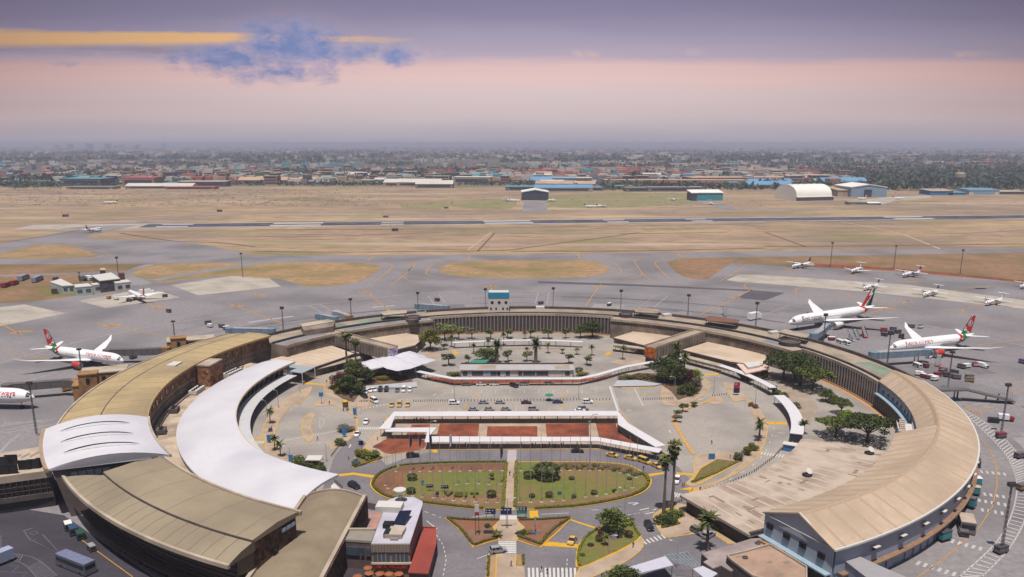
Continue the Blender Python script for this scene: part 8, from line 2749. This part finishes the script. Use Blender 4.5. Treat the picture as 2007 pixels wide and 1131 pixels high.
# hangars and the town beyond the fence
TQ=mat('turquoise_cladding',ph(70,160,170),.6,.1,.05)
DKH=mat('dark_hangar',ph(72,76,88),.6,.15,.05)
WHH=mat('hangar_white',ph(238,234,226,.8),.6,.05,.02,c2=ph(224,220,214,.8),big=.01)
LBH=mat('hangar_pale_blue',ph(150,176,200),.6,.08,.03)
def hang(label,k,x0,x1,yb,yt,depth,kind,wm_,rm,door=None,skew=0.0):
 """hangar whose front spans x0..x1 on ground line yb with its eave showing at yt"""
 a,e=P(k,x0,yb),P(k,x1,yb)
 H=hgt(k,(x0+x1)/2,yb,yt)
 w=(e-a).length
 rz=atan2(e.y-a.y,e.x-a.x)+skew
 g=thing('hangar',label,'hangar',a,rz)
 if kind=='gable':
  pr=[(0,0),(w,0),(w,H*.78),(w/2,H),(0,H*.78)]
  MB().mesh([(x,0,z)for x,z in pr]+[(x,depth,z)for x,z in pr],[(4,3,2,1,0),(5,6,7,8,9),(0,1,6,5),(1,2,7,6),(4,0,5,9)]).build('wall',wm_,g)
  MB().mesh([(-1,-1,H*.77),(w/2,-1,H*1.0),(w+1,-1,H*.77),(-1,depth,H*.77),(w/2,depth,H),(w+1,depth,H*.77),(-1,-1,H*.84),(w/2,-1,H*1.08),(w+1,-1,H*.84),(-1,depth,H*.84),(w/2,depth,H*1.08),(w+1,depth,H*.84)],[(6,7,10,9),(7,8,11,10),(0,1,7,6),(1,2,8,7),(0,6,9,3),(2,5,11,8)]).build('roof',rm,g)
  n=8
  for i in range(n):
   MB().box((w*(i+.5)/n,-.2,0),(w/n*.92,.3,H*.72)).build('door_leaf',door or wm_,g)
 elif kind=='arch':
  n=16
  vs,fs=[],[]
  for i in range(n+1):
   an=pi*i/n
   y,z=depth/2*(1-cos(an)),H*(.12+.88*sin(an)**.75)if 0<i<n else 0
   vs+=[(0,y,z),(w,y,z)]
  for i in range(n):
   fs.append((2*i,2*i+1,2*i+3,2*i+2))
  MB().mesh(vs,fs).build('roof',rm,g,True)
  MB().face([vs[2*i]for i in range(n+1)]).build('end_wall',wm_,g)
  MB().face([vs[2*i+1]for i in range(n,-1,-1)]).build('end_wall',wm_,g)
  MB().box((w/2,-2,0),(w,6,H*.22)).build('annex',mat('annex_grey',ph(130,120,116),.8,.1,.1),g)
  MB().box((w/2,-2,H*.22),(w+1,7,1.0)).build('annex_roof',rm,g)
  for i in range(14):
   MB().box((w*(i+.5)/14,-5.2,H*.05),(w/24,.3,H*.12)).build('window',DKH,g)
  for i in range(5):
   MB().box((w*(i+.7)/5.6,depth*.52,H*.97),(3,12,1.6)).build('roof_light',CONL,g)
 else:
  MB().box((w/2,depth/2,0),(w,depth,H*.8)).build('wall',wm_,g)
  MB().mesh([(-1,-1,H*.8),(w+1,-1,H*.8),(w+1,depth+1,H),(-1,depth+1,H),(-1,-1,H*.86),(w+1,-1,H*.86),(w+1,depth+1,H*1.06),(-1,depth+1,H*1.06)],[(4,5,6,7),(0,1,5,4),(1,2,6,5),(3,0,4,7),(2,3,7,6)]).build('roof',rm,g)
  if door:
   MB().box((w*.5,-.3,0),(w*.7,.4,H*.6)).build('door',door,g)
 return g
hang('dark front hangar alone at the end of its pale taxi lane, centre distance',13,80,265,398,328,55,'gable',DKH,WHH,DKH)
hang('turquoise walled hangar with white roof right of the centre distance',13,1290,1472,400,335,40,'flat',TQ,WHH)
hang('dark gable end wing on the left of the turquoise hangar',13,1254,1292,402,336,42,'flat',DKH,WHH)
hang('big white arched hangar with long low annex, right distance',14,215,505,402,293,70,'arch',WHH,WHH,None,.3)
hang('pale blue gabled hangar with dark open door, right of the arched one',14,590,838,375,292,90,'gable',LBH,WHH,LBH)
b_=P(14,715,376)
hang('tan roofed low shed left of the pale blue hangar',14,500,600,372,320,80,'flat',CONL,mat('tan_far_roof',ph(196,170,140),.8,.1,.02))
hang('dark open hangar bay before the pale blue hangar',14,690,735,376,318,20,'flat',DKH,DKH)
hang('long low white shed before the pale blue hangar',14,712,802,430,415,20,'flat',CONL,WHH)
hang('low grey shed with scrap beside the arched hangar',14,580,700,430,408,20,'flat',CONL,mat('grey_far_roof',ph(160,150,140),.8,.1,.02))
hang('blue and white low depot among trees at the right',14,1142,1300,362,328,50,'flat',mat('bright_blue_wall',ph(60,140,200),.7,.1,.05),CONL)
hang('blue roofed lower depot beside the blue and white one',14,1270,1390,362,342,40,'flat',TQ,mat('blue_far_roof',ph(100,156,190),.7,.1,.02))
hang('blue windowed white depot at the far right',14,1410,1620,360,322,50,'flat',WPAINT,mat('blue_far_roof',(0,0,0)),LBH)
hang('long low grey shed at the right edge of the distance',14,1612,1800,358,335,40,'flat',GJ,CONL)
rr=random.Random(11)
RM={'blue':mat('far_roof_blue',ph(110,156,192),.8,.15,.02),'white':mat('far_roof_white',ph(216,208,196),.8,.1,.02),'grey':mat('far_roof_grey',ph(150,144,146),.8,.15,.02),'red':mat('far_roof_red',ph(196,104,92),.85,.2,.02),'green':mat('far_roof_green',ph(130,164,148),.8,.12,.02),'tan':mat('far_roof_tan',ph(198,166,138),.85,.15,.02),'turquoise':mat('far_roof_turquoise',ph(84,172,190),.8,.12,.02)}
WM=[mat('far_wall_cream',ph(186,170,150),.9,.12,.03),mat('far_wall_grey',ph(140,130,128),.9,.12,.03),mat('far_wall_pink',ph(172,128,112),.9,.12,.03),mat('far_wall_dark',ph(104,94,98),.9,.15,.03)]
WD=mat('far_window',(.03,.03,.04),.5,.2,.1)
def block(label,group,k,x,y,w,d_,h,roof,wall,windows=0,gable=False,rz=None,cat='building',nm='town_building'):
 p=P(k,x,y)
 g=thing(nm,label,cat,p,rr.uniform(-.15,.15)if rz is None else rz,group)
 MB().box((0,d_/2,0),(w,d_,h)).build('wall',wall,g)
 if gable:
  MB().mesh([(-w/2-.5,-.5,h),(w/2+.5,-.5,h),(w/2+.5,d_+.5,h),(-w/2-.5,d_+.5,h),(-w/2-.5,d_/2,h+d_*.16),(w/2+.5,d_/2,h+d_*.16)],[(0,1,5,4),(2,3,4,5),(0,4,3),(1,2,5),(0,3,2,1)]).build('roof',roof,g)
 else:
  MB().box((0,d_/2,h),(w+1,d_+1,1.0)).build('roof',roof,g)
 for i in range(windows):
  MB().box((0,-.1,h*(i+.35)/windows),(w*.86,.3,h/windows*.42)).build('window_band',WD,g)
 return g
# the industrial strip along the fence: rows of big sheds
names={'blue':'blue','white':'white','grey':'grey','red':'red','green':'pale green','tan':'tan','turquoise':'turquoise'}
singles=[('long white walled warehouse with pale roof, right of centre distance',13,1150,300,360,60,14,'tan',0),('long red roofed shed right of the long white warehouse',13,1360,303,250,40,9,'red',2),('dark fronted long warehouse with tan roof at right of centre',13,1640,285,300,90,16,'tan',3),('blue and white depot left of the big arched hangar',13,1720,312,140,50,12,'blue',0),('blue roofed long shed behind the dark front hangar',13,370,340,130,40,9,'blue',0),('turquoise roofed shed left of the dark front hangar',13,150,330,120,40,8,'turquoise',1),('short turquoise roofed shed right of the blue roofed long shed',13,548,333,66,30,7,'turquoise',1),('pale green roofed shed in the trees right of the short turquoise one',13,765,325,80,40,8,'green',1),('wide pale grey shed at the foot of the long white warehouse, left',13,970,338,110,40,8,'grey',1),('wide pale grey shed at the foot of the long white warehouse, right',13,1150,338,130,40,9,'grey',1),('cream gabled hall with white roof behind the blue roofed long shed',13,430,285,100,60,15,'white',1),('blue and white warehouse above the blue roofed long shed',13,300,285,120,60,9,'blue',2),('sheds with peaked tan roofs above the blue roofed long shed',13,380,303,150,40,7,'tan',2),('dark blue shed with white eaves near the middle distance',13,590,270,110,50,8,'grey',3),('bright red hall above the white arched hangar',14,165,285,120,80,15,'red',2),('tan roofed hall behind the bright red hall',14,175,245,140,70,14,'tan',0),('blue shed left of the bright red hall',14,40,320,110,50,10,'blue',0),('row of pale blue sheds above the blue shed at left of the arched hangar',14,45,290,120,50,7,'blue',1),('white roofed shed behind the arched hangar, right',14,560,290,120,60,8,'blue',0),('tan shed behind the red hall, right',14,310,260,130,60,7,'tan',0),('white factory hall left of the centre distance',12,1010,303,90,50,10,'white',0),('long white factory hall left of the dark hangar',12,1130,305,110,50,11,'white',0),('white hall with bluish front left of the dark hangar',12,1240,315,90,50,10,'white',1),('pale greenish long greenhouse roofs, left of centre distance',12,620,288,420,120,5,'green',0),('big white dome like hall beyond the left of the dark hangar',12,1500,288,100,60,18,'white',0),('turquoise roofed hall above the white dome like hall',12,1560,250,160,70,12,'turquoise',1),('dark grey warehouse with pale roof at left, near the small red hall',11,560,300,110,60,18,'turquoise',3),('red gabled hall in the left distance',11,960,305,80,60,22,'red',2),('long white sheds in front of the left town',11,620,322,110,40,5,'grey',0),('long greenish roofed factory at the far left',11,380,295,280,90,10,'green',1),('pale long shed right of the red gabled hall',11,1100,318,160,40,6,'white',1),('turquoise roofed shed before the left town blocks',11,1280,303,110,40,8,'turquoise',1),('long dark shed with white roof line before the left town blocks',11,1400,303,120,40,12,'white',3),('tan long shed at the right of the left town',12,160,285,210,50,10,'tan',2),('red roofed low shed before the left town',11,1310,322,120,30,5,'red',2),('white shed with low front beside the greenhouse roofs',12,715,245,70,50,10,'white',1),('lone dark square tower block near the greenhouse roofs',12,362,290,22,22,24,'grey',3)]
for lab,k,x,y,w,d_,h,rf_,wl_ in singles:
 sc_=P(k,0,y).y/2300
 block(lab,None,k,x,y,w,d_,h,RM[rf_],WM[wl_],1,rf_ in('white','tan','blue')and h<12,cat='warehouse' if w>60 else 'building',nm='warehouse' if w>60 else 'town_building')
for i in range(46):
 x,v_=rr.uniform(560,1620),rr.uniform(343,363)
 rf_=rr.choice(('white','white','turquoise','tan','grey','green','blue'))
 block(names[rf_]+' roofed low shed in the crowded industrial strip beyond the airfield',names[rf_]+' roofed industrial sheds',0,x,v_,rr.uniform(30,70),rr.uniform(20,40),rr.uniform(5,9),RM[rf_],WM[rr.randrange(2)],1,True,cat='shed',nm='industrial_shed')
# apartment blocks and mid distance houses, grouped by look
kinds=[('grey',3,'dark grey flat roofed apartment block in the hazy town','dark grey town blocks',26),('tan',2,'pinkish brick apartment block in the hazy town','pinkish town blocks',40),('white',0,'cream apartment block with pale roof in the hazy town','cream town blocks',36),('blue',1,'grey town house with light blue roof','blue roofed town houses',24),('green',1,'grey town house with pale green roof','green roofed town houses',18),('red',0,'cream town house with red roof','red roofed town houses',50)]
spots=[]
for rf_,wl_,lab,grp,n in kinds:
 for i in range(n):
  for tries in range(30):
   x=rr.uniform(-20,2020)
   v_=366-abs(rr.gauss(0,1))*14-4
   if rf_=='red':
    x,v_=rr.uniform(-20,2020),rr.uniform(326,346)
   if v_<318:
    continue
   if x>1720 and v_>345:
    continue
   break
  B=P(0,x,v_)
  hh=rr.uniform(9,22)if rf_ in('grey','tan','white')else rr.uniform(5,9)
  if 250<x<520 and rf_ in('grey','tan'):
   hh*=1.4
  block(lab,grp,0,x,v_,rr.uniform(18,46),rr.uniform(14,30),hh,RM[rf_],WM[wl_],3 if hh>12 else 1,rf_ in('red','blue','green'))
# rows of red tiled estate houses: one wide mass, far off
b=MB()
def scatter(b,n,u0,u1,v0,v1,w0,w1,h0,h1,mats_n,bias=1.0):
 for i in range(n):
  u=rr.uniform(u0,u1)
  v_=v0+(v1-v0)*rr.random()**bias
  p=P(0,u,v_)
  b.m=rr.randrange(mats_n)
  w,d_,h=rr.uniform(w0,w1),rr.uniform(w0,w1)*.7,rr.uniform(h0,h1)
  b.box((p.x,p.y,0),(w,d_,h),rr.uniform(-.3,.3))
scatter(b,1500,740,1340,331,345,10,22,5,8,2)
scatter(b,700,1300,1760,330,347,10,22,5,8,2)
scatter(b,250,230,480,336,352,10,24,5,12,2)
tag(b.build('estate_housing',[RM['red'],mat('far_tile',ph(176,120,104),.9,.2,.02)]),kind='stuff')
b=MB()
WMATS=[RM['grey'],RM['tan'],WM[1],RM['white'],RM['blue'],WM[2],WM[3],RM['red'],RM['turquoise']]
for q in range(150):
 u,v_=rr.uniform(-40,2050),300+60*rr.random()**1.2
 if u>1650 and v_>335:
  continue
 su,sv=rr.uniform(15,60),rr.uniform(1.0,3.2)
 pal=rr.choice(((0,2,3),(1,5,2),(3,0,3),(7,5,1),(4,0,3),(2,5,3),(8,3,3),(1,3,0),(5,6,3),(3,3,8)))
 big_=rr.random()<.22
 for i in range(7 if big_ else 24):
  p=P(0,u+rr.gauss(0,su),min(363,max(293,v_+rr.gauss(0,sv))))
  b.m=rr.choice(pal)
  w,d_,h=(rr.uniform(50,130),rr.uniform(25,50),rr.uniform(7,14))if big_ else(rr.uniform(12,38),rr.uniform(10,28),rr.uniform(5,20))
  b.box((p.x,p.y,0),(w,d_,h),rr.uniform(-.25,.25))
for i in range(1500):
 p=P(0,rr.uniform(-40,2050),rr.uniform(290,312))
 b.m=rr.choice((0,2,3,5,6))
 b.box((p.x,p.y,0),(rr.uniform(25,90),rr.uniform(20,60),rr.uniform(8,30)),rr.uniform(-.3,.3))
for i in range(14):
 p=P(0,rr.uniform(60,330),rr.uniform(290,294))
 b.m=6
 b.box((p.x,p.y,0),(rr.uniform(40,90),50,rr.uniform(40,100)),0)
tag(b.build('town_housing',WMATS),kind='stuff')
# far tree cover
b=MB()
def woods(b,n,u0,u1,v0,v1,s0,s1):
 for i in range(n):
  p=P(0,rr.uniform(u0,u1),rr.uniform(v0,v1))
  s=rr.uniform(s0,s1)
  b.m=rr.randrange(3)
  for j in range(7):
   d_=Vector((rr.gauss(0,1),rr.gauss(0,1),abs(rr.gauss(0,.7))))*s*.45
   leaf_quad(b,p+d_+Vector((0,0,s*.45)),s*.5,rr,0)
woods(b,900,-40,2050,357,366,6,10)
woods(b,500,1180,1540,356,374,7,13)
woods(b,1500,1700,2060,338,374,8,15)
for q in range(90):
 u,v_=rr.uniform(-40,2050),rr.uniform(312,358)
 woods(b,34,u-rr.uniform(20,90),u+rr.uniform(20,90),v_-1.6,v_+1.6,8,16)
woods(b,700,1640,2060,322,345,10,18)
for q in range(50):
 u,v_=rr.uniform(-40,2050),rr.uniform(299,320)
 woods(b,36,u-rr.uniform(30,160),u+rr.uniform(30,160),v_-1,v_+1,14,30)
woods(b,160,-20,120,356,371,9,14)
tag(b.build('distant_woodland',[mat('far_leaf_dark',ph(58,76,58,.62),.9,.3,.05),mat('far_leaf_mid',ph(76,92,64,.62),.9,.3,.05),mat('far_leaf_grey',ph(96,102,80,.62),.9,.3,.05)]),kind='stuff')
# scrub on the plain
b=MB()
for i in range(900):
 p=P(0,rr.uniform(0,760)if rr.random()<.8 else rr.uniform(0,2007),rr.uniform(371,404))
 b.m=rr.randrange(2)
 for j in range(4):
  leaf_quad(b,p+Vector((rr.gauss(0,2),rr.gauss(0,2),rr.uniform(.3,1.0))),.9,rr,0)
tag(b.build('scrub',[MATS['far_leaf_grey'],mat('scrub_brown',ph(110,96,78),.95,.3,.1)]),kind='stuff')
g=thing('water_tower','pale water tower rising from the trees at the right','water tower',P(14,1338,318))
MB().tube((0,0,0),(0,0,22),4.5,4.0,10).build('shaft',WM[0],g)
MB().lathe([(5,22),(12,27),(12,36),(6,38)],(0,0,0),16).build('tank',WM[0],g)
